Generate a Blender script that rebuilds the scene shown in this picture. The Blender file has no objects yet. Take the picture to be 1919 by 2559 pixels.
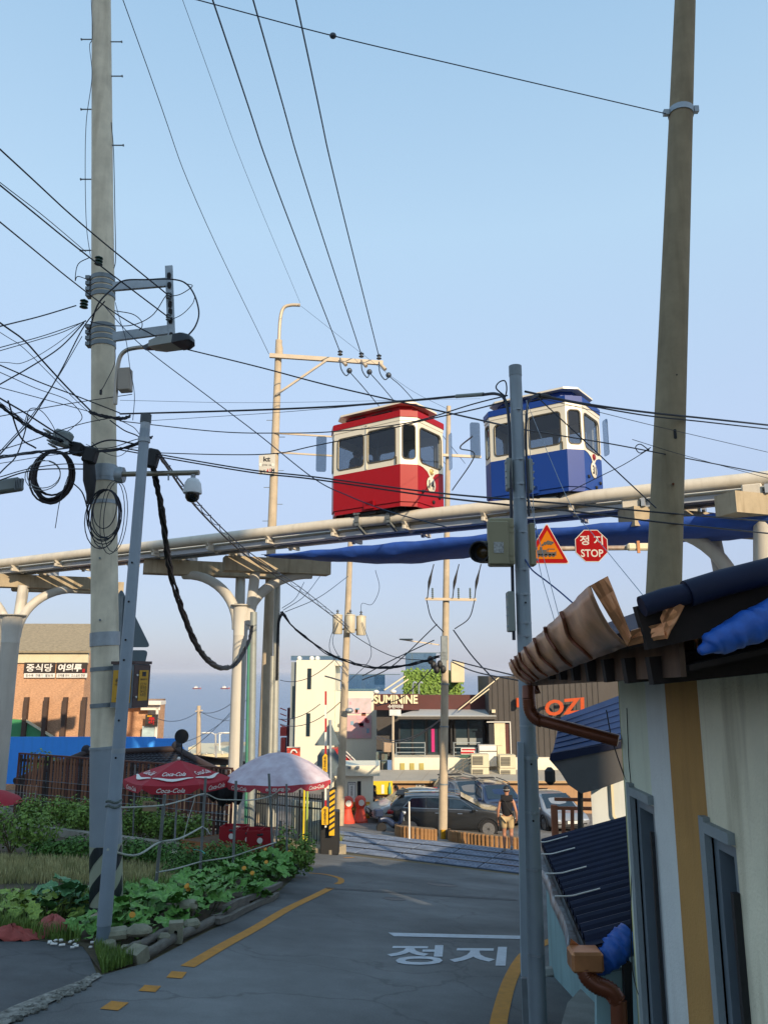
import bpy, bmesh, math, random
from mathutils import Vector as V, Matrix as MX
random.seed(7)
R = math.radians
scene = bpy.context.scene
C = scene.collection
# ------------------------------------------------------------------ camera, sky, sun, exposure
PITCH = R(11.7); FPX = 1920.0; CU, CV = 959.5, 1279.5
cam = bpy.data.cameras.new('camera'); cam.sensor_fit = 'HORIZONTAL'; cam.sensor_width = 36; cam.lens = 36 * FPX / 1919
cam.clip_start = 0.05; cam.clip_end = 60000
camo = bpy.data.objects.new('camera', cam); C.objects.link(camo)
camo.rotation_euler = (R(90) + PITCH, 0, 0); scene.camera = camo
SUN_EL, SUN_AZ = R(23), R(27)          # azimuth measured from behind the camera towards the right
sdir = V((math.sin(SUN_AZ) * math.cos(SUN_EL), -math.cos(SUN_AZ) * math.cos(SUN_EL), math.sin(SUN_EL)))
EXPO = 0.8
SKY_VEIL = 1.19 / (0.15 * 2 ** EXPO)
w = bpy.data.worlds.new('World'); scene.world = w; w.use_nodes = True
nt = w.node_tree; bg = nt.nodes['Background']
sky = nt.nodes.new('ShaderNodeTexSky'); sky.sky_type = 'NISHITA'; sky.sun_disc = False
sky.sun_elevation = SUN_EL; sky.sun_rotation = math.atan2(sdir.x, sdir.y)
sky.altitude = 20; sky.air_density = 1.0; sky.dust_density = 0.6; sky.ozone_density = 2.0
# evening haze: the sky is veiled by a pale layer that thickens evenly towards the whole horizon
tcw = nt.nodes.new('ShaderNodeTexCoord'); sx = nt.nodes.new('ShaderNodeSeparateXYZ'); nt.links.new(tcw.outputs['Generated'], sx.inputs[0])
ramp = nt.nodes.new('ShaderNodeValToRGB'); els = ramp.color_ramp.elements
def _l(h): return tuple((x / 12.92 if x <= .04045 else ((x + .055) / 1.055) ** 2.4) for x in (int(h[i:i + 2], 16) / 255 for i in (0, 2, 4)))
stops = [(0.0, '8e95b2'), (.03, '939ab8'), (.10, 'a3abc5'), (.29, 'b4c5df'), (.52, 'b1cee5'), (.72, '9bbfdd'), (1.0, '9fc6e6')]
for i, (p_, h_) in enumerate(stops):
    e = els[i] if i < 2 else els.new(p_)
    e.position = p_; e.color = (*_l(h_), 1)
nt.links.new(sx.outputs[2], ramp.inputs[0])
scl = nt.nodes.new('ShaderNodeVectorMath'); scl.operation = 'SCALE'; scl.inputs[3].default_value = SKY_VEIL
nt.links.new(ramp.outputs[0], scl.inputs[0])
mixs = nt.nodes.new('ShaderNodeMix'); mixs.data_type = 'RGBA'; mixs.inputs[0].default_value = 0.84
nt.links.new(sky.outputs[0], mixs.inputs[6]); nt.links.new(scl.outputs[0], mixs.inputs[7])
nt.links.new(mixs.outputs[2], bg.inputs[0]); bg.inputs[1].default_value = 0.15
sl = bpy.data.lights.new('sun', 'SUN'); sl.energy = 3.4; sl.angle = R(0.6); sl.color = (1.0, 0.80, 0.56)
so = bpy.data.objects.new('sun', sl); C.objects.link(so); so.rotation_euler = sdir.to_track_quat('Z', 'Y').to_euler()
so.location = (10, -10, 30)
vs = scene.view_settings; vs.view_transform = 'Standard'; vs.look = 'None'; vs.gamma = 1; vs.use_curve_mapping = False
vs.exposure = EXPO
# ------------------------------------------------------------------ pixel -> world
SP, CP = math.sin(PITCH), math.cos(PITCH)
def ray(u, v):
    a, b = u - CU, CV - v
    return V((a, FPX * CP - b * SP, FPX * SP + b * CP))
def W(u, v, y):                        # the point on pixel (u,v) at forward distance y
    r = ray(u, v); return r * (y / r.y)
DT = V((0.887, -0.461, 0)).normalized(); DN = V((-DT.y, DT.x, 0))     # along the railway / across it
def ST(x, y): return DN.x * x + DN.y * y, DT.x * x + DT.y * y
def zs(s):
    if s < 20: return -1.75 - 0.163 * s
    if s < 22.4: return -5.01
    if s < 30: return -5.01 - 0.195 * (s - 22.4)
    if s < 46: return -6.492 - 0.05 * (s - 30)
    return max(-26.5, -7.292 - 0.35 * (s - 46))
def gz(x, y): return zs(ST(x, y)[0])
def G(u, v, dz=0.0):                   # the ground under pixel (u,v)
    r = ray(u, v); lo, hi = 0.5 / r.y, 400 / r.y
    k = lo; st = 0.02 / r.y * 1.0
    a = lo
    while a < hi:
        p = r * a
        if p.z <= gz(p.x, p.y) + dz: break
        a *= 1.01
    l, h = a / 1.01, a
    for _ in range(40):
        m = (l + h) / 2; p = r * m
        if p.z <= gz(p.x, p.y) + dz: h = m
        else: l = m
    return r * h
def onplane(u, v, p0, n):
    r = ray(u, v); return r * (p0.dot(n) / r.dot(n))
def rails(t, s, z=0): q = DT * t + DN * s; return V((q.x, q.y, z))
# ------------------------------------------------------------------ lettering made first, while the scene is small
TXT = {}
def make_texts(items):
    for key, body, off, shear in items:
        c = bpy.data.curves.new('lettering', 'FONT'); c.body = body; c.offset = off; c.shear = shear
        c.align_x = 'CENTER'; c.resolution_u = 3; c.space_line = 0.95
        o = bpy.data.objects.new('lettering', c); C.objects.link(o)
        bpy.context.view_layer.update()
        me = bpy.data.meshes.new_from_object(o.evaluated_get(bpy.context.evaluated_depsgraph_get()))
        xs = [v.co.x for v in me.vertices] or [0, 1]; ys = [v.co.y for v in me.vertices] or [0, 1]
        x0, x1, y0, y1 = min(xs), max(xs), min(ys), max(ys)
        TXT[key] = ([((v.co.x - (x0 + x1) / 2) / max(1e-6, x1 - x0), (v.co.y - (y0 + y1) / 2) / max(1e-6, y1 - y0)) for v in me.vertices],
                    [tuple(p.vertices) for p in me.polygons], (x1 - x0) / max(1e-6, y1 - y0))
        C.objects.unlink(o); bpy.data.objects.remove(o); bpy.data.curves.remove(c); bpy.data.meshes.remove(me)
make_texts([('stop_k', '정 지', .02, 0), ('STOP', 'STOP', .02, 0), ('14', '14', .02, 0), ('31', '31', .02, 0),
    ('jeong', '정', .022, 0), ('ji', '지', .03, 0), ('kt', 'kt', .03, 0), ('kt2', '반여R 100', .0, 0), ('kt3', '높이', .02, 0), ('kt4', '4.5', .02, 0), ('kt5', 'M', .02, 0),
    ('SUM', 'SUMININE', .035, 0), ('sumin', '수민이네', .03, 0), ('jung', '중식당', .02, 0), ('yeo', '여의루', .04, 0.1),
    ('menu1', '탕수육  깐풍기  팔보채', .0, 0), ('menu2', '단체룸 완비  코스요리 전문', .0, 0),
    ('coke', 'Coca-Cola', .015, 0.35), ('hud', '해운대구', .02, 0), ('park', '그이네\n주차장', .03, 0),
    ('dr', '대\n리\n운\n전', .01, 0), ('dr0', '24시간', .02, 0), ('stop_v', '위\n험\n차\n단', .02, 0), ('stop_v2', '멈\n춤\n정\n지', .02, 0),
    ('bin1', '음식물', .02, 0), ('bin2', '배출금지', .0, 0), ('bin3', '불법투기', .02, 0), ('bin4', 'CCTV\n촬영중\n24시간\n녹화중', .0, 0),
    ('card', '찻길', .01, 0), ('ori', 'OZL', .03, 0.2), ('lot', 'OR. DIN', .02, 0), ('ja', '지.', .03, 0), ('pink', '해운대구청', .02, 0), ('cap14', '14', .0, 0), ('cap31', '31', .0, 0),
    ('red_s', '루\n이', .05, 0), ('g', 'G', .05, 0), ('s_tri', '개조', .05, 0)])
# ------------------------------------------------------------------ materials
def lin(c):
    return tuple(x / 12.92 if x <= 0.04045 else ((x + 0.055) / 1.055) ** 2.4 for x in c)
def hexc(h): return lin(tuple(int(h[i:i + 2], 16) / 255 for i in (0, 2, 4)))
MATS = {}
def mat(name, col, rough=0.6, metal=0.0, var=0.10, scale=5.0, bump=0.0, bscale=60.0, col2=None, stain=0.0, spec=0.5, coat=0.0, trans=0.0, ior=1.45, stretch=(1, 1, 1)):
    """a principled material with two octaves of mottling, optional vertical streak stains and fine relief"""
    if name in MATS: return MATS[name]
    m = bpy.data.materials.new(name); m.use_nodes = True
    N, L = m.node_tree.nodes, m.node_tree.links; b = N['Principled BSDF']
    c = hexc(col) if isinstance(col, str) else col
    b.inputs['Roughness'].default_value = rough; b.inputs['Metallic'].default_value = metal
    b.inputs['Specular IOR Level'].default_value = spec; b.inputs['Coat Weight'].default_value = coat; b.inputs['Coat Roughness'].default_value = 0.05
    if trans: b.inputs['Transmission Weight'].default_value = trans; b.inputs['IOR'].default_value = ior
    b.inputs['Base Color'].default_value = (*c, 1)
    if var or col2 or stain or bump:
        tc = N.new('ShaderNodeTexCoord'); mp = N.new('ShaderNodeMapping'); mp.inputs['Scale'].default_value = stretch
        L.new(tc.outputs['Object'], mp.inputs[0])
        n1 = N.new('ShaderNodeTexNoise'); n1.inputs['Scale'].default_value = scale; n1.inputs['Detail'].default_value = 5; n1.inputs['Roughness'].default_value = 0.62
        L.new(mp.outputs[0], n1.inputs[0])
        rp = N.new('ShaderNodeValToRGB'); rp.color_ramp.elements[0].position = 0.30; rp.color_ramp.elements[1].position = 0.70
        d = c if col2 is None else (hexc(col2) if isinstance(col2, str) else col2)
        lo = tuple(max(0, x * (1 - var)) for x in d); hi = tuple(min(1, x * (1 + var)) for x in c)
        rp.color_ramp.elements[0].color = (*lo, 1); rp.color_ramp.elements[1].color = (*hi, 1)
        L.new(n1.outputs[0], rp.inputs[0]); out = rp.outputs[0]
        if stain:
            mp2 = N.new('ShaderNodeMapping'); mp2.inputs['Scale'].default_value = (3.5, 3.5, 0.35); L.new(tc.outputs['Object'], mp2.inputs[0])
            n2 = N.new('ShaderNodeTexNoise'); n2.inputs['Scale'].default_value = 2.2; n2.inputs['Detail'].default_value = 4; L.new(mp2.outputs[0], n2.inputs[0])
            r2 = N.new('ShaderNodeValToRGB'); r2.color_ramp.elements[0].position = 0.50; r2.color_ramp.elements[1].position = 0.72
            r2.color_ramp.elements[0].color = (0, 0, 0, 1); r2.color_ramp.elements[1].color = (stain, stain, stain, 1); L.new(n2.outputs[0], r2.inputs[0])
            mx = N.new('ShaderNodeMix'); mx.data_type = 'RGBA'; L.new(r2.outputs[0], mx.inputs[0]); L.new(out, mx.inputs[6])
            mx.inputs[7].default_value = (c[0] * 0.42, c[1] * 0.38, c[2] * 0.32, 1); out = mx.outputs[2]
        L.new(out, b.inputs['Base Color'])
        if bump:
            n3 = N.new('ShaderNodeTexNoise'); n3.inputs['Scale'].default_value = bscale; n3.inputs['Detail'].default_value = 3; L.new(mp.outputs[0], n3.inputs[0])
            bp = N.new('ShaderNodeBump'); bp.inputs['Strength'].default_value = min(1, bump); bp.inputs['Distance'].default_value = 0.01
            L.new(n3.outputs[0], bp.inputs['Height']); L.new(bp.outputs[0], b.inputs['Normal'])
    MATS[name] = m; return m
def glass(name, col=(0.75, 0.8, 0.82), alpha=0.35, rough=0.03):
    """thin pane: clear film mixed with a mirror-like surface"""
    if name in MATS: return MATS[name]
    m = bpy.data.materials.new(name); m.use_nodes = True; N, L = m.node_tree.nodes, m.node_tree.links
    for n in list(N): N.remove(n)
    o = N.new('ShaderNodeOutputMaterial'); mx = N.new('ShaderNodeMixShader'); t = N.new('ShaderNodeBsdfTransparent'); g = N.new('ShaderNodeBsdfGlossy')
    t.inputs[0].default_value = (*col, 1); g.inputs['Roughness'].default_value = rough; g.inputs[0].default_value = (0.9, 0.93, 0.95, 1)
    lw = N.new('ShaderNodeLayerWeight'); lw.inputs[0].default_value = .5; f = N.new('ShaderNodeMath'); f.operation = 'POWER'; f.inputs[1].default_value = 4.0; L.new(lw.outputs['Facing'], f.inputs[0])
    ad = N.new('ShaderNodeMath'); ad.operation = 'ADD'; ad.inputs[1].default_value = alpha; ad.use_clamp = True
    L.new(f.outputs[0], ad.inputs[0]); L.new(ad.outputs[0], mx.inputs[0]); L.new(t.outputs[0], mx.inputs[1]); L.new(g.outputs[0], mx.inputs[2]); L.new(mx.outputs[0], o.inputs[0])
    MATS[name] = m; return m
# ------------------------------------------------------------------ mesh builder
class MB:
    def __init__(s): s.v = []; s.f = []
    def add(s, vs, fs):
        k = len(s.v); s.v += [V(p) for p in vs]; s.f += [tuple(i + k for i in f) for f in fs]; return s
    def box(s, c, d, rz=0.0, M=None):
        x, y, z = d[0] / 2, d[1] / 2, d[2] / 2
        P = [V((i * x, j * y, k * z)) for i in (-1, 1) for j in (-1, 1) for k in (-1, 1)]
        m = M if M is not None else MX.Rotation(rz, 3, 'Z')
        return s.add([m @ p + V(c) for p in P], [(0, 1, 3, 2), (4, 6, 7, 5), (0, 4, 5, 1), (2, 3, 7, 6), (0, 2, 6, 4), (1, 5, 7, 3)])
    def bbox(s, c, d, bev=0.02, rz=0.0, M=None):
        """box with chamfered edges"""
        x, y, z = d[0] / 2, d[1] / 2, d[2] / 2; b = min(bev, x * .9, y * .9, z * .9)
        bm = bmesh.new(); bmesh.ops.create_cube(bm, size=1)
        for q in bm.verts: q.co = V((q.co.x * 2 * x, q.co.y * 2 * y, q.co.z * 2 * z))
        bmesh.ops.bevel(bm, geom=list(bm.edges), offset=b, segments=1, affect='EDGES')
        m = M if M is not None else MX.Rotation(rz, 3, 'Z')
        bm.verts.index_update()
        s.add([m @ q.co + V(c) for q in bm.verts], [[q.index for q in f.verts] for f in bm.faces]); bm.free(); return s
    def beam(s, a, b, w, h, up=V((0, 0, 1))):
        a, b = V(a), V(b); d = (b - a); L = d.length; d.normalize(); x = d.cross(up)
        if x.length < 1e-4: x = d.cross(V((1, 0, 0)))
        x.normalize(); z = x.cross(d)
        m = MX((x, d, z)).transposed()
        return s.box((a + b) / 2, (w, L, h), M=m)
    def cyl(s, a, b, r0, r1=None, n=12, caps=True):
        return s.tube([a, b], [r0, r0 if r1 is None else r1], n, caps)
    def tube(s, pts, r, n=8, caps=True):
        pts = [V(p) for p in pts]; k = len(pts)
        rs = r if isinstance(r, (list, tuple)) else [r] * k
        ref = None; rings = []
        for i, p in enumerate(pts):
            t = (pts[min(i + 1, k - 1)] - pts[max(i - 1, 0)])
            t = t.normalized() if t.length > 1e-9 else V((0, 0, 1))
            if ref is None: ref = t.orthogonal().normalized()
            ref = (ref - t * ref.dot(t)); ref = ref.normalized() if ref.length > 1e-6 else t.orthogonal().normalized()
            q = t.cross(ref)
            rings.append([p + (ref * math.cos(2 * math.pi * j / n) + q * math.sin(2 * math.pi * j / n)) * rs[i] for j in range(n)])
        vs = [p for g in rings for p in g]; fs = []
        for i in range(k - 1):
            for j in range(n):
                a, b = i * n + j, i * n + (j + 1) % n; fs.append((a, b, b + n, a + n))
        if caps: fs.append(tuple(range(n))[::-1]); fs.append(tuple((k - 1) * n + j for j in range(n)))
        return s.add(vs, fs)
    def lathe(s, prof, c=(0, 0, 0), n=20, axis=None):
        """prof: (radius, height) pairs"""
        c = V(c); vs = []; fs = []; k = len(prof); Q = axis.to_track_quat('Z', 'Y').to_matrix() if axis is not None else MX.Identity(3)
        for r, h in prof:
            for j in range(n): a = 2 * math.pi * j / n; vs.append(Q @ V((r * math.cos(a), r * math.sin(a), h)) + c)
        for i in range(k - 1):
            for j in range(n): a, b = i * n + j, i * n + (j + 1) % n; fs.append((a, b, b + n, a + n))
        fs.append(tuple(range(n))[::-1]); fs.append(tuple((k - 1) * n + j for j in range(n)))
        return s.add(vs, fs)
    def ball(s, c, r, n=10, m=7):
        c = V(c); rr = V(r) if hasattr(r, '__len__') else V((r, r, r))
        P = []
        for i in range(m + 1):
            a = math.pi * i / m
            P.append((max(1e-3, math.sin(a)), -math.cos(a)))
        t = MB().lathe(P, n=n)
        return s.add([V((p.x * rr.x, p.y * rr.y, p.z * rr.z)) + c for p in t.v], t.f)
    def prism(s, poly, ext):
        """poly: closed list of 3d points (planar); ext: vector"""
        n = len(poly); e = V(ext); vs = [V(p) for p in poly] + [V(p) + e for p in poly]
        return s.add(vs, [tuple(range(n))[::-1], tuple(range(n, 2 * n))] + [(i, (i + 1) % n, (i + 1) % n + n, i + n) for i in range(n)])
    def quad(s, *p): return s.add(p, [tuple(range(len(p)))])
    def holed(s, o, xd, yd, w, h, hx0, hx1, hy0, hy1, r, th, seg=4):
        """w x h plate with a rounded window opening; o = lower left corner, thickness towards -normal"""
        xd, yd, o = V(xd).normalized(), V(yd).normalized(), V(o); nn = xd.cross(yd)
        inn = rrect(hx0, hx1, hy0, hy1, r, seg); cx, cy = (hx0 + hx1) / 2, (hy0 + hy1) / 2
        out = []
        for (x, y) in inn:
            dx, dy = x - cx, y - cy; k = 1e9
            if dx > 1e-9: k = min(k, (w - cx) / dx)
            if dx < -1e-9: k = min(k, -cx / dx)
            if dy > 1e-9: k = min(k, (h - cy) / dy)
            if dy < -1e-9: k = min(k, -cy / dy)
            out.append([cx + dx * k, cy + dy * k])
        for (X, Y) in ((0, 0), (w, 0), (w, h), (0, h)):
            i = min(range(len(out)), key=lambda q: (out[q][0] - X) ** 2 + (out[q][1] - Y) ** 2); out[i] = [X, Y]
        n = len(inn); P = lambda q, d: o + xd * q[0] + yd * q[1] - nn * d
        vs = [P(q, 0) for q in out] + [P(q, 0) for q in inn] + [P(q, th) for q in out] + [P(q, th) for q in inn]; fs = []
        for i in range(n):
            j = (i + 1) % n
            fs += [(i, j, j + n, i + n), (i + 2 * n, i + 3 * n, j + 3 * n, j + 2 * n), (i + n, j + n, j + 3 * n, i + 3 * n), (i, i + 2 * n, j + 2 * n, j)]
        return s.add(vs, fs)
    def ring(s, o, xd, yd, x0, x1, y0, y1, r, wd, th, seg=4):
        """rounded frame band around a rectangle"""
        xd, yd, o = V(xd).normalized(), V(yd).normalized(), V(o); nn = xd.cross(yd)
        A = rrect(x0, x1, y0, y1, r, seg); B = rrect(x0 - wd, x1 + wd, y0 - wd, y1 + wd, r + wd, seg); n = len(A)
        P = lambda q, d: o + xd * q[0] + yd * q[1] + nn * d
        vs = [P(q, 0) for q in A] + [P(q, 0) for q in B] + [P(q, th) for q in A] + [P(q, th) for q in B]; fs = []
        for i in range(n):
            j = (i + 1) % n; fs += [(i + 2 * n, j + 2 * n, j + 3 * n, i + 3 * n), (i, j, j + 2 * n, i + 2 * n), (i + n, i + 3 * n, j + 3 * n, j + n)]
        return s.add(vs, fs)
    def build(s, name, m, parent=None, smooth=False, auto=None):
        me = bpy.data.meshes.new(name); me.from_pydata([tuple(p) for p in s.v], [], s.f)
        bm = bmesh.new(); bm.from_mesh(me); bmesh.ops.recalc_face_normals(bm, faces=bm.faces); bm.to_mesh(me); bm.free()
        if isinstance(m, (list, tuple)):
            for q in m: me.materials.append(q)
        elif m: me.materials.append(m)
        if smooth:
            for p in me.polygons: p.use_smooth = True
            me.set_sharp_from_angle(angle=R(auto if auto else 40))
        o = bpy.data.objects.new(name, me); C.objects.link(o)
        if parent is not None: adopt(o, parent)
        return o
def rrect(x0, x1, y0, y1, r, seg=4):
    r = min(r, (x1 - x0) / 2 - 1e-4, (y1 - y0) / 2 - 1e-4); P = []
    for cx, cy, a0 in ((x1 - r, y0 + r, -90), (x1 - r, y1 - r, 0), (x0 + r, y1 - r, 90), (x0 + r, y0 + r, 180)):
        for k in range(seg + 1):
            a = R(a0 + 90 * k / seg); P.append((cx + r * math.cos(a), cy + r * math.sin(a)))
    return P
def wmat(o):
    m = o.matrix_basis.copy()
    if o.parent: m = wmat(o.parent) @ o.matrix_parent_inverse @ m
    return m
def adopt(o, parent):
    o.parent = parent; o.matrix_parent_inverse = wmat(parent).inverted(); return o
def tag(o, label, cat, group=None, kind=None):
    if label: o['label'] = label
    if cat: o['category'] = cat
    if group: o['group'] = group
    if kind: o['kind'] = kind
    return o
def thing(name, label, cat, loc=(0, 0, 0), rz=0.0, group=None):
    o = bpy.data.objects.new(name, None); C.objects.link(o); o.empty_display_size = 0.2
    o.location = loc; o.rotation_euler = (0, 0, rz); return tag(o, label, cat, group)
def struct(o, kind='structure'): o['kind'] = kind; return o
def copy_tree(o, parent=None):
    c = o.copy(); C.objects.link(c); c.parent = parent
    for ch in o.children: copy_tree(ch, c)
    return c
def put_text(key, parent, m, o, xd, yd, w, h, name='lettering', off=0.004, thick=0.0):
    vs, fs, _ = TXT[key]; o, xd, yd = V(o), V(xd).normalized(), V(yd).normalized(); nn = xd.cross(yd)
    mb = MB().add([o + xd * (x * w) + yd * (y * h) + nn * off for x, y in vs], fs)
    if thick:
        n = len(mb.v); mb.v += [p - nn * thick for p in mb.v]
        cnt = {}
        for f in fs:
            for i in range(len(f)):
                e = (f[i], f[(i + 1) % len(f)]); cnt[e] = 1
        for (a, b) in list(cnt):
            if (b, a) not in cnt: mb.f.append((a, b, b + n, a + n))
    me = bpy.data.meshes.new(name); me.from_pydata([tuple(p) for p in mb.v], [], mb.f); me.materials.append(m)
    ob = bpy.data.objects.new(name, me); C.objects.link(ob)
    if parent is not None: adopt(ob, parent)
    return ob
def cat(pts, n=8):
    """catmull-rom through points"""
    P = [V(p) for p in pts]
    if len(P) < 3: return P
    P = [P[0] * 2 - P[1]] + P + [P[-1] * 2 - P[-2]]; out = []
    for i in range(1, len(P) - 2):
        a, b, c, d = P[i - 1:i + 3]
        for k in range(n):
            t = k / n; out.append(0.5 * ((2 * b) + (c - a) * t + (2 * a - 5 * b + 4 * c - d) * t * t + (3 * b - a - 3 * c + d) * t ** 3))
    out.append(P[-2]); return out
def sag(a, b, dz, n=14):
    a, b = V(a), V(b); return [a.lerp(b, i / n) - V((0, 0, dz * 4 * (i / n) * (1 - i / n))) for i in range(n + 1)]
def arc_pts(c, r, a0, a1, xd, yd, n=10):
    return [V(c) + V(xd) * (r * math.cos(R(a0 + (a1 - a0) * i / n))) + V(yd) * (r * math.sin(R(a0 + (a1 - a0) * i / n))) for i in range(n + 1)]
X, Y, Z = V((1, 0, 0)), V((0, 1, 0)), V((0, 0, 1))
# common materials
m_conc = mat('concrete_pole', 'd9cfb6', .9, var=.16, scale=3, bump=.35, bscale=90, stain=.35)
m_conc2 = mat('sunny_concrete_pole', 'b3a48c', .9, var=.12, scale=3, bump=.3, bscale=90, stain=.25)
m_galv = mat('galvanised_steel', '9aa3a8', .5, .55, var=.12, scale=9, bump=.08)
m_galvd = mat('dull_galvanised_steel', '7d868a', .55, .4, var=.14, scale=8)
m_steelpaint = mat('grey_painted_steel', '8d989e', .55, .1, var=.08, scale=4, stain=.12)
m_rust = mat('rusty_steel', '6b4029', .85, .2, var=.3, scale=14)
m_black = mat('black_rubber', '17191c', .6, 0, var=.15, scale=10)
m_wire = mat('cable_sheath', '141a26', .5, 0, var=.1, scale=8)
m_wireb = mat('blue_grey_cable', '26384e', .5, 0, var=.1)
m_white = mat('white_paint', 'dedbd2', .55, var=.05, scale=3, stain=.1)
m_cream = mat('cream_paint', 'cfc4a4', .7, var=.06, scale=2, stain=.12)
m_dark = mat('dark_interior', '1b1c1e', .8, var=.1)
m_yellow = mat('yellow_sheet', 'c59312', .5, var=.06, scale=6)
m_red = mat('red_sheet', 'a8161c', .5, var=.06, scale=6)
m_insul = mat('green_porcelain', '1d3a2c', .25, 0, var=.1)
m_ins2 = mat('grey_porcelain', '3e4650', .3, 0, var=.1)
m_rope = mat('rope', 'a8aaa0', .9, var=.12, scale=40)
m_skin = mat('skin', 'a8775c', .55, var=.05)
m_hair = mat('hair', '17120f', .6, var=.2, scale=30)
# ================================================================== SETTING: ground, road, crossing, lot, sea
m_earth = mat('earth', '5d5038', .95, var=.3, scale=1.2, bump=.6, bscale=25, col2='4a4a2c')
m_asph = mat('asphalt', (0.125, 0.132, 0.132), .85, var=.13, scale=2.5, bump=.7, bscale=220, stain=0)
m_asph2 = mat('patched_asphalt', (0.085, 0.09, 0.092), .88, var=.2, scale=3, bump=.7, bscale=200)
m_asph3 = mat('worn_lot_asphalt', (0.155, 0.145, 0.135), .88, var=.12, scale=.9, bump=.5, bscale=150)
m_rubble = mat('broken_concrete', '8b887f', .95, var=.35, scale=14, bump=1, bscale=50, col2='55564f')
def asphalt_detail(m, tint, amt):
    """patchy wear: slow bands along the carriageway and pale aggregate speckle"""
    N, L = m.node_tree.nodes, m.node_tree.links; b = N['Principled BSDF']
    src = b.inputs['Base Color'].links[0].from_socket; tc = N.new('ShaderNodeTexCoord')
    n = N.new('ShaderNodeTexNoise'); n.inputs['Scale'].default_value = 75; n.inputs['Detail'].default_value = 4; n.inputs['Roughness'].default_value = .8; L.new(tc.outputs['Object'], n.inputs[0])
    n2 = N.new('ShaderNodeTexNoise'); n2.inputs['Scale'].default_value = .45; n2.inputs['Detail'].default_value = 6; L.new(tc.outputs['Object'], n2.inputs[0])
    ad = N.new('ShaderNodeMath'); ad.operation = 'MULTIPLY_ADD'; L.new(n.outputs[0], ad.inputs[0]); ad.inputs[1].default_value = .5; L.new(n2.outputs[0], ad.inputs[2])
    rp = N.new('ShaderNodeMapRange'); rp.inputs[1].default_value = .5; rp.inputs[2].default_value = 1.0; rp.inputs[3].default_value = 1 - amt; rp.inputs[4].default_value = 1 + amt
    L.new(ad.outputs[0], rp.inputs[0]); mx = N.new('ShaderNodeMix'); mx.data_type = 'RGBA'; mx.blend_type = 'MULTIPLY'; mx.inputs[0].default_value = 1
    L.new(src, mx.inputs[6]); L.new(rp.outputs[0], mx.inputs[7])
    # hairline cracks wandering over the surface, fading in and out
    nw = N.new('ShaderNodeTexNoise'); nw.inputs['Scale'].default_value = 1.4; nw.inputs['Detail'].default_value = 4; L.new(tc.outputs['Object'], nw.inputs[0])
    va = N.new('ShaderNodeVectorMath'); va.operation = 'MULTIPLY_ADD'; va.inputs[1].default_value = (.9, .9, .9); L.new(nw.outputs['Color'], va.inputs[0]); L.new(tc.outputs['Object'], va.inputs[2])
    vo = N.new('ShaderNodeTexVoronoi'); vo.feature = 'DISTANCE_TO_EDGE'; vo.inputs['Scale'].default_value = .42; L.new(va.outputs[0], vo.inputs['Vector'])
    cr = N.new('ShaderNodeMapRange'); cr.inputs[1].default_value = .002; cr.inputs[2].default_value = .012; cr.inputs[3].default_value = .55; cr.inputs[4].default_value = 1; L.new(vo.outputs['Distance'], cr.inputs[0])
    m2 = N.new('ShaderNodeMix'); m2.data_type = 'RGBA'; m2.blend_type = 'MULTIPLY'; L.new(n2.outputs[0], m2.inputs[0]); L.new(mx.outputs[2], m2.inputs[6]); L.new(cr.outputs[0], m2.inputs[7])
    L.new(m2.outputs[2], b.inputs['Base Color'])
for q, a in ((m_asph, .55), (m_asph2, .55), (m_asph3, .35)): asphalt_detail(q, None, a)
SS = [-40, -20, -8, 0, 4, 8, 12, 16, 20, 22.4, 26, 30, 34, 38, 42, 46, 60, 80, 96.4, 130, 180]
def sheet(name, tl, tr, s_list, dz, m, kind='structure'):
    mb = MB()
    for s in s_list:
        a, b = (tl(s) if callable(tl) else tl), (tr(s) if callable(tr) else tr)
        for k in range(7): mb.v.append(rails(a + (b - a) * k / 6, s, zs(s) + dz))
    for i in range(len(s_list) - 1):
        for k in range(6): a = i * 7 + k; mb.f.append((a, a + 1, a + 8, a + 7))
    o = mb.build(name, m); return struct(o, kind)
sheet('ground', -160, 120, SS, 0, m_earth)
def patch(name, px, dz, m, parent=None, res=None, kind='structure'):
    """polygon drawn on the sloping ground through pixel corners (split at the slope changes)"""
    P = [G(*q) if len(q) == 2 else V(q) for q in px]
    bm = bmesh.new(); vs = [bm.verts.new((p.x, p.y, 0)) for p in P]; f = bm.faces.new(vs)
    bmesh.ops.triangulate(bm, faces=[f])
    for s in SS[1:-1]:
        bmesh.ops.bisect_plane(bm, geom=list(bm.verts) + list(bm.edges) + list(bm.faces), plane_co=DN * s, plane_no=DN)
    for q in bm.verts: q.co.z = gz(q.co.x, q.co.y) + dz
    bmesh.ops.recalc_face_normals(bm, faces=bm.faces)
    for f in bm.faces:
        if f.normal.z < 0: f.normal_flip()
    me = bpy.data.meshes.new(name); bm.to_mesh(me); bm.free(); me.materials.append(m)
    o = bpy.data.objects.new(name, me); C.objects.link(o)
    if parent: adopt(o, parent)
    elif kind: struct(o, kind)
    return o
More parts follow.
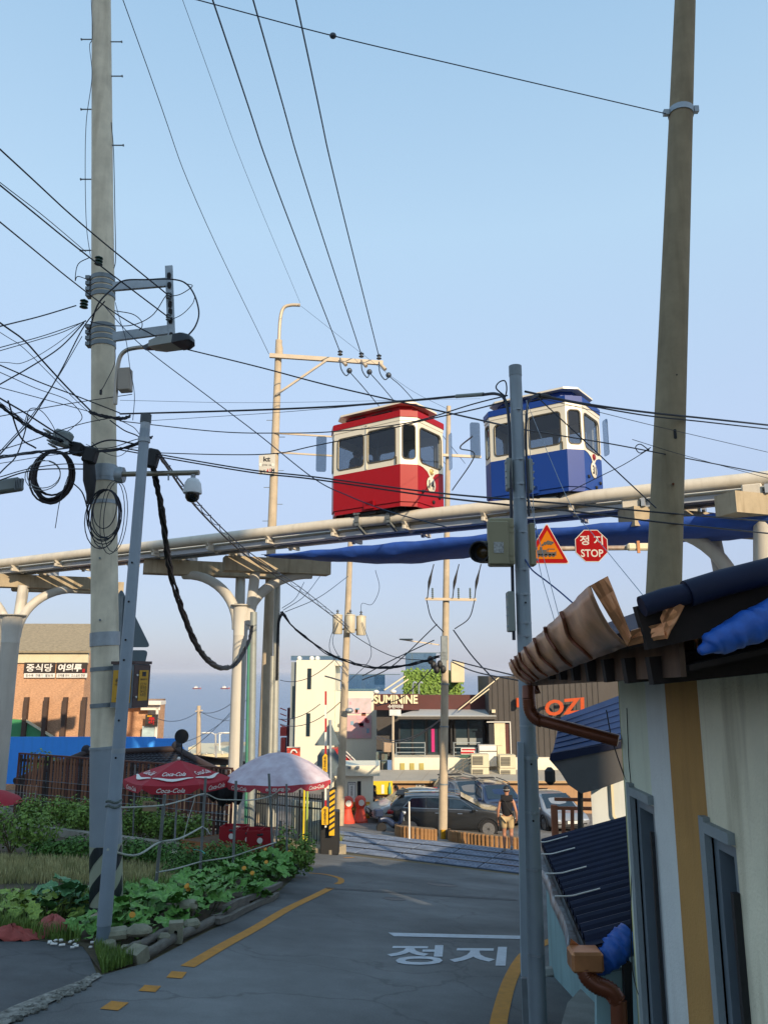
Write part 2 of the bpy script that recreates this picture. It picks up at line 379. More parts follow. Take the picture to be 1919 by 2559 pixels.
# carriageway coming down to the crossing
edge = [(-80, 2640), (120, 2500), (255, 2440), (372, 2408), (480, 2350), (600, 2292), (700, 2228), (745, 2185), (712, 2160), (690, 2145), (706, 2119)]
EL = [G(*q) for q in edge]
near = [V((-9, 1.0, 0)), V((-9, -8, 0)), V((9, -8, 0)), V((9, 3, 0)), V((8.5, 12, 0))]
patch('road', [(p.x, p.y, 0) for p in EL][0:] + [tuple(rails(1.5, 19.99)), tuple(rails(9, 19.99 - 0.0))][0:2] + [tuple(p) for p in near[::-1]], 0.008, m_asph)
patch('driveway', [(-420, 2352), (60, 2345), (215, 2372), (240, 2436), (120, 2494), (-80, 2625), (-420, 2760)], 0.014, m_asph2)
struct(patch('broken_concrete_strip', [(-60, 2570), (30, 2524), (110, 2492), (200, 2458), (245, 2438), (255, 2446), (215, 2470), (130, 2512), (60, 2548), (-40, 2598)], 0.022, m_rubble))
rb = MB(); random.seed(3)
for k in range(90):
    a = random.random(); u = -40 + 290 * a; v = 2580 - 140 * a + random.uniform(-12, 12); p = G(u, v, .02); r = random.uniform(.008, .03)
    q = len(rb.v); rb.ball(p, (r * random.uniform(.7, 1.6), r, r * .7), 6, 4)
    for i in range(q, len(rb.v)): rb.v[i] += V((random.uniform(-.25, .25) * r, random.uniform(-.25, .25) * r, random.uniform(-.2, .2) * r))
tag(rb.build('rubble', m_rubble), 'pale broken concrete crumbs along the driveway seam', 'rubble', kind='stuff')
sheet('parking_lot', -45, 26, [22.41, 26, 30, 34, 38, 42], 0.010, m_asph3)
sheet('railway_bed', -60, lambda s: -13.6, [19.0, 20, 22.4, 23], 0.012, mat('ballast', '6e675c', .95, var=.4, scale=9, bump=1, bscale=30))
# long dark sealed trench across the road
def band(name, pts, wd, dz, m, parent=None, kind='structure', n=6):
    P = cat([G(*q) for q in pts], n) if len(pts) > 2 else [G(*pts[0]).lerp(G(*pts[1]), k / 10) for k in range(11)]
    mb = MB(); L = []
    for i, p in enumerate(P):
        t = P[min(i + 1, len(P) - 1)] - P[max(i - 1, 0)]; t.z = 0; t.normalize(); q = V((-t.y, t.x, 0)) * wd / 2
        for e in (p + q, p - q): L.append(V((e.x, e.y, gz(e.x, e.y) + dz)))
    mb.add(L, [(2 * i, 2 * i + 1, 2 * i + 3, 2 * i + 2) for i in range(len(P) - 1)])
    o = mb.build(name, m, parent)
    if not parent: struct(o, kind)
    return o
m_seal = mat('dark_sealed_joint', (0.06, 0.064, 0.066), .8, var=.3, scale=8)
band('sealed_trench', [(815, 2222), (960, 2231), (1100, 2240), (1290, 2252)], .24, .013, m_seal)
m_pyel = mat('yellow_road_paint', 'b47a1e', .75, var=.16, scale=9, bump=.4, bscale=200)
m_pwht = mat('white_road_paint', 'b4bac0', .75, var=.12, scale=9, bump=.4, bscale=200)
def wear(m, amt):
    """paint worn through to the asphalt in specks"""
    N, L = m.node_tree.nodes, m.node_tree.links; b = N['Principled BSDF']; src = b.inputs['Base Color'].links[0].from_socket
    tc = N.new('ShaderNodeTexCoord'); n = N.new('ShaderNodeTexNoise'); n.inputs['Scale'].default_value = 28; n.inputs['Detail'].default_value = 6; n.inputs['Roughness'].default_value = .8
    L.new(tc.outputs['Object'], n.inputs[0]); rp = N.new('ShaderNodeValToRGB'); rp.color_ramp.elements[0].position = .30; rp.color_ramp.elements[1].position = .44
    rp.color_ramp.elements[0].color = (amt, amt, amt, 1); rp.color_ramp.elements[1].color = (0, 0, 0, 1); L.new(n.outputs[0], rp.inputs[0])
    mx = N.new('ShaderNodeMix'); mx.data_type = 'RGBA'; L.new(rp.outputs[0], mx.inputs[0]); L.new(src, mx.inputs[6]); mx.inputs[7].default_value = (.1, .105, .11, 1); L.new(mx.outputs[2], b.inputs['Base Color'])
wear(m_pyel, .75); wear(m_pwht, .6)
band('yellow_edge_line', [(468, 2420), (560, 2366), (640, 2322), (720, 2274), (790, 2240), (826, 2222)], .14, .013, m_pyel)
for i, (a, b) in enumerate((((413, 2449), (468, 2433)), ((345, 2483), (402, 2468)), ((250, 2529), (320, 2509)))):
    band('yellow_edge_dash', [(a[0] + 22, a[1]), (b[0] - 20, b[1])], .14, .013, m_pyel)
band('yellow_edge_line', [(772, 2184), (815, 2188), (848, 2197), (852, 2206), (842, 2212)], .12, .013, m_pyel)
band('yellow_edge_line', [(1240, 2600), (1252, 2530), (1276, 2450), (1310, 2392), (1350, 2365), (1400, 2345)], .14, .013, m_pyel)
band('yellow_edge_line', [(860, 2146), (884, 2145)], .12, .013, m_pyel)
# stop line and the word painted on the road
pg = thing('road_stop_marking', 'white Korean word and stop line painted across the asphalt', 'road marking', G(1110, 2390))
a, b = G(977, 2339), G(1330, 2347)
sl_ = MB(); q = (b - a); q.normalize(); pn = V((-q.y, q.x, 0))
L = [p + pn * k for p in (a, b) for k in (-.12, .12)]
sl_.add([V((p.x, p.y, gz(p.x, p.y) + .0135)) for p in L], [(0, 1, 3, 2)]).build('stop_line', m_pwht, pg)
def ground_text(key, cx, cy, u0, u1, v0, v1):
    p0, p1, p2 = G(u0, v1), G(u1, v1), G((u0 + u1) / 2, v0)
    p3 = G((u0 + u1) / 2, v1); p2 = G((u0 + u1) / 2 + 12, v0)
    put_text(key, pg, m_pwht, (p2 + p3) / 2, p1 - p0, p2 - p3, (p1 - p0).length, (p2 - p3).length, off=.016)
ground_text('jeong', 0, 0, 957, 1106, 2366, 2416)
ground_text('ji', 0, 0, 1118, 1264, 2370, 2418)
# ---- level crossing deck: separate panels with anti-slip ribs between the rails
m_panel = mat('crossing_panel', '6f7b8e', .6, 0, var=.22, scale=2.2, bump=.4, bscale=60, col2='566175')
m_rail = mat('rail_steel', '3c3a3a', .4, .7, var=.2)
deck = thing('level_crossing_deck', 'ribbed grey-blue panels of the level crossing flush with the road', 'crossing', rails(-5, 21.2, -5.0))
base = MB().box(rails(-4.6, 21.2, -5.03), (19.4, 2.4, .05), rz=math.atan2(DT.y, DT.x)); base.build('deck_bed', mat('deck_bed', '2f3338', .9), deck)
pm = MB(); PL, PWD = 1.16, .50
pm.bbox((0, 0, 0), (PL, PWD, .03), .008)
for i in range(9):
    for j in range(4): pm.box((-.5 + i * .125 + (.03 if j % 2 else 0), -.18 + j * .12, .018), (.075, .045, .010), rz=.5)
pme = None
for j, s in enumerate((20.30, 20.86, 21.56, 22.12)):
    for i in range(16):
        t = -13.7 + i * 1.2
        if pme is None: o = pm.build('deck_panel', m_panel, None); pme = o.data
        else: o = bpy.data.objects.new('deck_panel', pme); C.objects.link(o)
        o.location = rails(t + .6, s, -4.995 + random.uniform(-.004, .004)); o.rotation_euler = (0, 0, math.atan2(DT.y, DT.x)); adopt(o, deck)
for s in (20.585, 21.835):
    MB().beam(rails(-50, s, -4.99), rails(5.5, s, -4.99), .055, .05).build('rail', m_rail, deck)
band('yellow_edge_line', [(1062, 2112), (1100, 2118), (1120, 2121)], .13, .016, m_pyel)
# ---- sea and coast beyond
m_sea = mat('sea_water', (0.04, 0.10, 0.19), .22, 0, var=.18, scale=.012, bump=0, spec=.4, stretch=(1, 3, 1))
N_, L_ = m_sea.node_tree.nodes, m_sea.node_tree.links
tc = N_.new('ShaderNodeTexCoord'); nz = N_.new('ShaderNodeTexNoise'); nz.inputs['Scale'].default_value = .35; nz.inputs['Detail'].default_value = 6
bp = N_.new('ShaderNodeBump'); bp.inputs['Distance'].default_value = .5; bp.inputs['Strength'].default_value = .8
L_.new(tc.outputs['Object'], nz.inputs[0]); L_.new(nz.outputs[0], bp.inputs['Height']); L_.new(bp.outputs[0], N_['Principled BSDF'].inputs['Normal'])
struct(MB().quad((-26000, 70, -26), (26000, 70, -26), (26000, 30000, -26), (-26000, 30000, -26)).build('sea', m_sea))

m_iron = mat('iron_cover', (0.07, 0.075, 0.078), .6, .3, var=.25, scale=12, bump=.5, bscale=60)
for (u, v, r, lab) in ((1105, 2213, .32, 'round iron manhole cover set in the road before the crossing'), (985, 2249, .20, 'small iron valve cover set in the road')):
    p = G(u, v); nn = V((DN.x * .163, DN.y * .163, 1)).normalized(); tag(MB().lathe([(r, 0), (r, .012), (r * .9, .014), (r * .88, .010), (r * .1, .012)], p, 24, nn).build('manhole_cover', m_iron, None, True), lab, 'manhole')
# ================================================================== ELEVATED CAPSULE RAILWAY
m_pipe = mat('cream_track_pipe', 'c9c1b0', .5, .05, var=.06, scale=2, stain=.18)
m_beamc = mat('beige_concrete_beam', 'a3957c', .9, var=.14, scale=2.2, bump=.3, bscale=50, stain=.5)
m_pillar = mat('pale_painted_pillar', 'bdb8ac', .6, var=.05, scale=2, stain=.15)
m_tray = mat('cable_tray', 'a9adb0', .45, .4, var=.1, scale=3)
m_trayd = mat('dark_tray_side', '55585a', .6, .2, var=.1)
m_net = mat('blue_mesh_net', '1e4898', .75, var=.2, scale=3, bump=.5, bscale=40)
def zp(t):
    P = [(-60, 3.5), (-24.8, 3.98), (-10.6, 4.18), (-1.05, 4.24), (20, 4.3)]
    for (a, x), (b, y) in zip(P, P[1:]):
        if t <= b: return x + (y - x) * (t - a) / (b - a)
    return 4.3
T0, T1 = -40, 8.0
S_N, S_F = 18.80, 20.30                       # near and far running pipe
def tp(t, s, dz=0): return rails(t, s, zp(t) + dz)
trk = thing('monorail_track', 'cream twin-pipe elevated capsule track with cable trays and cross ties', 'track', rails(-12, 19.5, -5))
ts = [T0 + (T1 - T0) * i / 40 for i in range(41)]
for s in (S_N, S_F):
    MB().tube([tp(t, s) for t in ts], .165, 16).build('running_pipe', m_pipe, trk, True)
MB().tube([tp(t, S_N + .26, -.17) for t in ts], .045, 8).build('guide_pipe', m_pipe, trk, True)
MB().tube([tp(t, S_F - .26, -.17) for t in ts], .045, 8).build('guide_pipe', m_pipe, trk, True)
for s, zz, m, wd, h in ((S_N + .30, -.29, m_tray, .26, .13), (S_N + .66, -.31, m_trayd, .28, .10), (S_F - .45, -.30, m_tray, .22, .05)):
    mb = MB()
    for a, b in zip(ts, ts[1:]): mb.beam(tp(a, s, zz), tp(b, s, zz), wd, h)
    mb.build('cable_tray', m, trk)
tie = MB().bbox((0, 0, -.30), (.10, 1.75, .11), .012); tie.prism([(-.05, -.95, -.15), (-.05, -.60, -.15), (-.05, -.62, -.28), (-.05, -.78, -.30)], (.10, 0, 0)).prism([(-.05, .95, -.15), (-.05, .60, -.15), (-.05, .62, -.28), (-.05, .78, -.30)], (.10, 0, 0))
tie.bbox((0, -.40, -.36), (.09, .09, .10), .01).bbox((0, .40, -.36), (.09, .09, .10), .01)
tme = None
t = T0 + 1
while t < T1:
    if tme is None: o = tie.build('cross_tie', m_pipe); tme = o.data
    else: o = bpy.data.objects.new('cross_tie', tme); C.objects.link(o)
    o.location = tp(t, 19.55); o.rotation_euler = (0, 0, math.atan2(DT.y, DT.x)); adopt(o, trk); t += 2.3
# grey clamp brackets gripping the near pipe below the red capsule
def clamp(t):
    mb = MB(); c = tp(t, S_N); q = math.atan2(DT.y, DT.x)
    for a in range(-60, 241, 30):
        p = c + DN * (-.185 * math.cos(R(a))) + Z * (.185 * math.sin(R(a))); mb.box(p, (.12, .05, .11), rz=q)
    mb.box(c + DN * (-.20) + Z * .30, (.04, .05, .26), rz=q); mb.box(c + DN * (-.20) + Z * .30 + DT * .1, (.04, .05, .26), rz=q); mb.box(c + DN * (-.20) + Z * .20, (.17, .05, .08), rz=q)
    mb.beam(c + DN * -.16 - Z * .12, c + DN * .1 + DT * .12 - Z * .36, .10, .05)
    return mb.build('pipe_clamp', mat('clamp_grey', '6b706f', .5, .4, var=.1), trk)
clamp(-10.55); clamp(-9.55)
# ---- pillars
BD = V((.94, .34, 0)).normalized()            # the cap beams stand skewed to the track
def pillar(label, u, ycol, rad, A, B, armpx, group='forked pillars of the elevated track', lens=(4.6, 3.6)):
    zt = zp(ST(W(u, 1400, ycol).x, ycol)[1]) - .38
    x = W(u, 1500, ycol).x; c = V((x, ycol, gz(x, ycol)))
    th = thing('track_pillar', label, 'pillar', c, 0, group)
    zc = zt - 1.62
    MB().cyl(c - Z * .3, V((x, ycol, zc - .95)), rad * 1.0, rad, 24).build('column', m_pillar, th, True)
    MB().lathe([(rad * 1.03, 0), (rad * 1.03, .04), (rad * 1.01, .05), (rad * 1.12, .95), (rad * 1.5, 1.0), (rad * 1.5, 1.03)], (x, ycol, zc - .98), 24).build('column_head', m_pillar, th, True)
    def bm_(p, ln, nm):
        mb = MB(); a = V((p[0], p[1], 0)); b = a + BD * ln
        zz = zt - .24; mb.beam(a + Z * zz, b + Z * zz, .62, .48); o = mb.build('cap_beam', m_beamc, th)
        return a, b
    a0, a1 = bm_(A, lens[0], 0); b0, b1 = bm_(B, lens[1], 1)
    # saddles carrying the pipes, where the track line crosses each beam
    for (p, q) in ((a0, a1), (b0, b1)):
        for s in (S_N, S_F):
            k = (s - DN.dot(p)) / DN.dot(q - p)
            if -.15 <= k <= 1.15:
                r = p.lerp(q, min(.96, max(.04, k)))
                MB().bbox(V((r.x, r.y, zt + .12)), (.42, .36, .26), .03, rz=math.atan2(DT.y, DT.x)).build('saddle_block', m_pipe, th)
                MB().box(V((r.x, r.y, zt + .1)) + DT * .3, (.08, .5, .2), rz=math.atan2(DT.y, DT.x)).build('saddle_plate', m_tray, th)
    top = zt - .47
    def arm(dst, r0, bend):
        p0 = V((x, ycol, zc - .75)); d = V((dst.x - x, dst.y - ycol, 0)); L = d.length; d.normalize(); P = []
        p0 = p0 + d * rad * .55
        H = top - p0.z
        for i in range(13):
            a = R(90 * i / 12); P.append(p0 + d * ((L - rad * .55) * (1 - math.cos(a)) ** bend) + Z * (H * math.sin(a) ** (1 / 1.0)))
        MB().tube(P, [r0 * (1.05 - .15 * i / 12) for i in range(13)], 14).build('curved_arm', m_pillar, th, True)
    for dst, kind in armpx:
        d = V((dst[0], dst[1], 0))
        if kind == 'arc': arm(d, .17, 1.0)
        else: MB().tube([V((x, ycol, zc - .6)).lerp(V((d.x, d.y, zc - .6)), .45), V((x, ycol, zc)).lerp(V((d.x, d.y, zc)), .8), V((d.x, d.y, top))], [.18, .18, .17], 14).build('post_arm', m_pillar, th, True)
    return th
col2 = W(604, 1500, 25.6)
A2 = W(360, 1400, 26.0); B2 = W(560, 1395, 25.3)
def along(p, k): return (p.x + BD.x * k, p.y + BD.y * k)
pillar('pale forked pillar between the dark tiled roof and the grey parasol', 604, 25.6, .23, (A2.x, A2.y), (B2.x, B2.y),
       [(along(A2, 1.35), 'arc'), (along(B2, 3.0), 'arc'), (along(A2, 3.3), 'post'), (along(B2, 1.05), 'post')])
A1 = W(-110, 1450, 28.6); B1 = W(-30, 1450, 27.6)
pillar('thick pale pillar beside the fence end and the brick restaurant', 36, 28.4, .31, (A1.x, A1.y), (A1.x + 1.2, A1.y + 1.9),
       [(along(A1, 4.2), 'arc'), ((A1.x - .2, A1.y), 'arc'), ((W(36, 1500, 28.4).x + .1, 28.75), 'post'), ((W(36, 1500, 28.4).x - .1, 29.3), 'post')], lens=(5.2, 4.2))
A3 = W(1565, 1300, 18.2); B3 = W(1815, 1290, 16.6)
pillar('forked pillar rising behind the gutter house roof', 1865, 18.4, .25, (A3.x, A3.y), (B3.x, B3.y),
       [(along(A3, .9), 'arc'), (along(B3, 3.0), 'arc'), (along(A3, 2.6), 'post'), (along(B3, 1.0), 'post')])
# ---- blue protective net slung under the track, from the second pillar to the right hand one
nb = MB(); n = 46; random.seed(5)
for i in range(n + 1):
    k = i / n; t = -13.8 + (1.6 + 13.8) * k; env = min(1, k * 4.0) ** .8
    for j in range(9):
        pq, pz = ((0, 0), (.02, -.28), (.06, -.50), (.16, -.60), (.35, -.64), (.55, -.62), (.75, -.56), (.90, -.40), (1, -.05))[j]
        s = S_N - .10 + 2.5 * pq * (.15 + .85 * env); p = tp(t, s, -.72 + pz * env * (.52 + .10 * math.sin(k * 9)) + .02 * math.sin(k * 70 + j * 1.7)); nb.v.append(p)
for i in range(n):
    for j in range(8): a = i * 9 + j; nb.f.append((a, a + 1, a + 10, a + 9))
no = nb.build('safety_net', m_net, None, True); sm = no.modifiers.new('thick', 'SOLIDIFY'); sm.thickness = .02
tag(no, 'long blue mesh net slung beneath the elevated track', 'net')
# ================================================================== CAPSULES
m_cwhite = mat('capsule_cream', 'd6cfba', .35, var=.03, scale=2, coat=.3)
m_cframe = mat('window_rubber', '4a4436', .6, var=.1)
m_cglass = glass('capsule_glass', (.42, .46, .50), .06)
m_under = mat('undercarriage', '141416', .7, var=.2)
def capsule(label, paint, num, t_front, lampcol, sc=1.0, dz=0.0):
    m_p = mat('capsule_' + num, paint, .4, var=.03, scale=2, coat=.08, spec=.18)
    L, Wd, ch = 2.90, 1.96, .33
    tc_ = t_front + .33 - L / 2; s_c = 19.50
    base = rails(tc_, s_c, zp(tc_) + .24 + dz)
    th = thing('capsule_car', label, 'capsule', base, math.atan2(DT.y, DT.x) - R(8), 'capsules on the elevated track')
    M0 = wmat(th) @ MX.Scale(sc, 4)
    hx, hy = L / 2, Wd / 2
    plan = [(-hx + ch, -hy), (hx - ch, -hy), (hx, -hy + ch), (hx, hy - ch), (hx - ch, hy), (-hx + ch, hy), (-hx, hy - ch), (-hx, -hy + ch)]
    def bld(mb, name, m, smooth=False, parent=th):
        mb.v = [M0 @ p for p in mb.v]; return mb.build(name, m, parent, smooth)
    def ringwall(z0, z1, off, th_=.05):
        mb = MB(); n = 8
        def o(k): return [(x * (1 + (off + k) / hx), y * (1 + (off + k) / hy)) for x, y in plan]
        A, B = o(0), o(-th_); vs = [(x, y, z0) for x, y in A] + [(x, y, z1) for x, y in A] + [(x, y, z0) for x, y in B] + [(x, y, z1) for x, y in B]; fs = []
        for i in range(n):
            j = (i + 1) % n; fs += [(i, j, j + 8, i + 8), (i + 16, i + 24, j + 24, j + 16), (i + 8, j + 8, j + 24, i + 24), (i, i + 16, j + 16, j)]
        return mb.add(vs, fs)
    ZW, ZT, ZC = 1.10, 2.42, 2.56
    bld(ringwall(.10, ZW, 0), 'lower_panel', m_p)
    bld(ringwall(-.02, .10, -.03), 'skirt', m_p)
    bld(ringwall(2.30, 2.42, .012), 'header', m_cwhite)
    bld(ringwall(2.40, ZC, .03), 'cornice', m_p)
    lid = MB().prism([(x * 1.01, y * 1.01, ZC - .01) for x, y in plan], (0, 0, .03)); bld(lid, 'roof', m_p)
    lan = MB().prism([(x * .78, y * .66, ZC + .02) for x, y in plan], (0, 0, .27)); lo = bld(lan, 'roof_lantern', m_p)
    cap = MB().prism([(x * .92, y * .84, ZC + .285) for x, y in plan], (0, 0, .05)); bld(cap, 'lantern_cap', m_cwhite, parent=lo)
    for sy in (-1, 1):
        for xx in (-.55, .35):
            v = MB().box((xx, sy * hy * .665, ZC + .15), (.55, .02, .11)); bld(v, 'vent', m_dark, parent=lo)
            f = MB().beam((xx - .28, sy * (hy * .67 + .08), ZC + .12), (xx + .28, sy * (hy * .67 + .08), ZC + .12), .2, .012); bld(f, 'flap', m_under, parent=lo)
    v = MB().box((hx * .783, 0, ZC + .15), (.02, .5, .13)); bld(v, 'vent', m_dark, parent=lo)
    # walls with openings
    H = 2.31 - ZW
    def wall(a, b, holes, rr=.09):
        a, b = V((a[0], a[1], ZW)), V((b[0], b[1], ZW)); xd = (b - a); ln = xd.length; xd.normalize(); k = 0
        cuts = [0] + [(holes[i][1] + holes[i + 1][0]) / 2 for i in range(len(holes) - 1)] + [ln]
        for i, (x0, x1, y0, y1) in enumerate(holes):
            w0, w1 = cuts[i], cuts[i + 1]; mb = MB().holed(a + xd * w0, xd, Z, w1 - w0, H, x0 - w0, x1 - w0, y0, y1, rr, .05)
            po = bld(mb, 'window_panel', m_cwhite)
            bld(MB().ring(a, xd, Z, x0 + .005, x1 - .005, y0 + .005, y1 - .005, rr, .03, .015), 'window_seal', m_cframe, parent=po)
            g = MB().add([a + xd * x - Z * 0 + Z * y - xd.cross(Z) * .025 for x, y in rrect(x0 - .01, x1 + .01, y0 - .01, y1 + .01, rr)], [tuple(range(20))]); bld(g, 'pane', m_cglass, parent=po)
    sl_ = 2 * (hx - ch)
    wall(plan[0], plan[1], [(.15, 1.03, .14, 1.02), (1.18, 2.08, .18, 1.06)])
    wall(plan[4], plan[5], [(.15, 1.03, .14, 1.02), (1.18, 2.08, .18, 1.06)])
    for i in (1, 3, 5, 7): wall(plan[i], plan[(i + 1) % 8], [(.07, .40, .16, 1.08)], .08)
    for i in (2, 6): wall(plan[i], plan[(i + 1) % 8], [(.12, 1.18, .10, 1.06)], .12)
    # door posts, handles, mirror plates
    MB_ = MB().box((.02, -hy - .012, 1.72), (.035, .02, 1.2)); bld(MB_, 'door_edge', m_cwhite)
    bld(MB().box((hx - ch - .12, -hy - .02, 1.22), (.03, .03, .20)), 'door_handle', m_cframe)
    m_mirror = glass('smoked_wing', (.50, .55, .60), .10)
    for (x, y, sx) in ((-hx - .05, -hy + .10, -1), (hx - .05, hy + .06, 1)):
        P = [V((x + sx * .0, y, 1.30)) + V((dx, dy, dz)) for dx, dy, dz in [(0, 0, q[1]) if 0 else (sx * q[0] * .6, -q[0] * .55, q[1]) for q in rrect(0, .34, 0, 1.05, .07)]]
        bld(MB().prism(P, (.015, .01, 0)), 'side_plate', m_mirror)
    # nose: white badge plate with lamp and number roundel
    xs = hx + .055
    bpoly = [(-.56, 0), (-.40, -.02), (-.20, -.09), (-.09, -.20), (0, -.30), (.09, -.20), (.20, -.09), (.40, -.02), (.56, 0), (.56, .03), (-.56, .03)]
    bld(MB().prism([(hx + .002, y, ZW + z) for y, z in bpoly], (.012, 0, 0)), 'nose_badge', m_cwhite)
    lampm = mat('capsule_lamp_' + num, lampcol, .2, .3, var=.05)
    bld(MB().lathe([(.085, 0), (.085, .03), (.06, .05), (.055, .045)], (hx + .012, 0, ZW - .06), 20, X), 'head_lamp', lampm, True)
    bld(MB().lathe([(.215, 0), (.215, .012), (.21, .016)], (hx + .002, 0, ZW - .42), 28, X), 'number_roundel', m_cwhite, True)
    bld(MB().lathe([(.228, 0), (.228, .006), (.2, .008)], (hx + .002, 0, ZW - .42), 28, X), 'roundel_rim', m_cframe, True)
    tx = put_text(num, None, m_black, (hx + .022, 0, ZW - .42), Y, Z, .27, .24); tx.data.transform(M0); adopt(tx, th)
    pl = MB().prism([(x, -hy - .014, 2.33 + z) for x, z in rrect(-.12, .12, -.04, .05, .045)], (0, -.012, 0)); bld(pl, 'number_plate', m_cwhite)
    tx = put_text('cap' + num, None, m_black, (0, -hy - .028, 2.335), X, Z, .08, .06); tx.data.transform(M0); adopt(tx, th)
    for y, z in ((-.42, .42), (.42, .40), (.1, .22)): bld(MB().lathe([(.05, 0), (.05, .03), (.03, .05)], (hx, y, z), 12, X), 'coupler_socket', m_under, True)
    # floor, bench, ceiling, undercarriage
    bld(MB().prism([(x * .96, y * .96, .66) for x, y in plan], (0, 0, .05)), 'floor', m_dark)
    bld(MB().prism([(x * .96, y * .96, 2.36) for x, y in plan], (0, 0, .03)), 'ceiling', mat('capsule_lining', '3a3a3a', .7, var=.05))
    bld(MB().bbox((-.1, .0, .94), (2.2, .5, .30), .03), 'bench_base', m_dark); bld(MB().bbox((-.1, .0, 1.12), (2.2, .5, .05), .02).bbox((-.1, .28, 1.35), (2.2, .07, .42), .02), 'bench', mat('bench_wood', '6a4a2c', .6, var=.15, scale=12))
    bld(MB().bbox((0, 0, .01), (1.5, 1.7, .2), .02).box((-.1, -hy + .25, -.02), (.7, .3, .16)), 'bogie', m_under)
    for xx in (-.72, .72):
        for yy in (-.74, .74): bld(MB().cyl((xx, yy - .07, -.02), (xx, yy + .07, -.02), .15, n=16), 'wheel', m_under, True)
    bld(MB().beam((.0, -hy - .01, .18), (.25, -hy - .01, .18), .03, .14).box((.12, -hy - .01, .12), (.34, .03, .20)), 'step_box', m_p)
    bld(MB().cyl((.55, .1, .15), (.55, .1, 1.2), .02, n=8), 'grab_pole', m_galv, True); bld(MB().cyl((-.4, .1, 1.1), (-.4, .1, 2.36), .016, n=8), 'grab_pole', m_galv, True)
    return th, M0
red_caps, MR = capsule('bright red and cream capsule numbered 14 above the track', '960810', '14', -8.92, 'c9b070', 1.05)
blu_caps, MBL = capsule('blue and cream capsule numbered 31 behind the steel signal pole', '173a82', '31', -4.25, '8e1c1c', .95, -.08)
# ================================================================== POLES AND WHAT HANGS ON THEM
def pole_line(top, bot):
    """point on the pole axis at height z"""
    return lambda z: bot.lerp(top, (z - bot.z) / (top.z - bot.z))
def zat(f, v, u0=None):
    """height on axis f whose pixel row is v"""
    lo, hi = f.b.z - 5, f.t.z + 5
    for _ in range(50):
        m = (lo + hi) / 2; p = f(m); row = CV - FPX * (p.z * CP - p.y * SP) / (p.y * CP + p.z * SP)
        if row > v: lo = m
        else: hi = m
    return (lo + hi) / 2
class Axis:
    def __init__(s, top, bot): s.t, s.b = V(top), V(bot)
    def __call__(s, z): return s.b.lerp(s.t, (z - s.b.z) / (s.t.z - s.b.z))
    def px(s, v): return s(zat(s, v))
def band_on(ax, z, h, r, n=20):
    d = (ax.t - ax.b).normalized(); c = ax(z)
    return MB().lathe([(r, -h / 2), (r, h / 2)], c, n, d)
# ---- big concrete pole on the left
yb = 9.8; Lp = Axis(W(253, -60, yb), V((W(266, 2340, yb).x, yb, gz(-3.2, 9.8) - .1)))
rL = lambda z: .180 - .0034 * (z - Lp.b.z)
lp = thing('utility_pole', 'weathered concrete pole wrapped in striped sheeting at the garden corner', 'utility pole', Lp.b)
MB().tube([Lp(Lp.b.z + (Lp.t.z - Lp.b.z) * i / 8) for i in range(9)], [rL(Lp.b.z + (Lp.t.z - Lp.b.z) * i / 8) for i in range(9)], 28).build('shaft', m_conc, lp, True)
m_wrap = mat('grey_vinyl_wrap', '87929a', .45, var=.06, scale=3); m_stripe = mat('black_vinyl_stripe', '1c2528', .45, var=.1); m_stripe_l = mat('pale_vinyl_stripe', '969b86', .5, var=.06)
z0, z1, z2 = zat(Lp, 2268), zat(Lp, 2110), zat(Lp, 1866)
MB().tube([Lp(z1), Lp(z2)], [rL(z1) + .010, rL(z2) + .008], 28).build('vinyl_wrap', m_wrap, lp, True)
MB().tube([Lp(z0), Lp(z1 - .002)], [rL(z0) + .010, rL(z1) + .009], 28).build('stripe_wrap', m_stripe_l, lp, True)
for k in range(4):                                     # diagonal black stripes wound round the wrap
    mb = MB(); n = 16
    for i in range(n + 1):
        a = -2.9 + 2.9 * i / n + 0; zz = z0 - .75 + k * .36 + .58 * i / n
        for e in (0, .17):
            z = min(z1 - .004, max(z0 + .004, zz + e)); r = rL(z) + .0135; c = Lp(z); mb.v.append(c + V((r * math.cos(a), r * math.sin(a), 0)))
    mb.f = [(2 * i, 2 * i + 2, 2 * i + 3, 2 * i + 1) for i in range(n)]
    mb.build('black_stripe', m_stripe, lp)
for v, h, dr, m in ((2262, .03, .014, m_black), (1868, .03, .016, m_steelpaint), (1598, .17, .012, m_galv), (1182, .16, .018, m_galv), (1258, .05, .01, m_galv)):
    z = zat(Lp, v); band_on(Lp, z, h, rL(z) + dr).build('steel_band', m, lp, True)
for v in (1672, 1762):
    z = zat(Lp, v); band_on(Lp, z, .05, rL(z) + .008).build('steel_band', m_galvd, lp, True)
for v, sd in ((97, -1), (103, 1), (189, 1), (272, -1), (362, 1), (447, -1), (625, -1)):
    z = zat(Lp, v); c = Lp(z); MB().cyl(c + X * sd * rL(z) * .9, c + X * sd * (rL(z) + .16), .010, n=6).cyl(c + X * sd * (rL(z) + .155), c + X * sd * (rL(z) + .17), .018, n=6).build('step_bolt', m_galvd, lp)
for v in (1372, 1552, 1400):
    z = zat(Lp, v); c = Lp(z) - Y * rL(z); MB().cyl(c, c - Y * .03 + X * .01, .014, n=6).build('anchor_bolt', m_galvd, lp)
def clampset(v, n=4):
    for k in range(n):
        z = zat(Lp, v) + (k - (n - 1) / 2) * .085; band_on(Lp, z, .06, rL(z) + .012).build('steel_band', m_galvd, lp, True)
        c = Lp(z); MB().box(c - X * (rL(z) + .03) - Y * .03, (.06, .12, .05)).build('band_lug', m_galvd, lp)
clampset(720, 4); clampset(842, 4)
br = thing('cable_bracket', 'grey U-shaped steel outrigger holding a slotted cable bar', 'bracket', Lp.px(780))
yk = 9.55
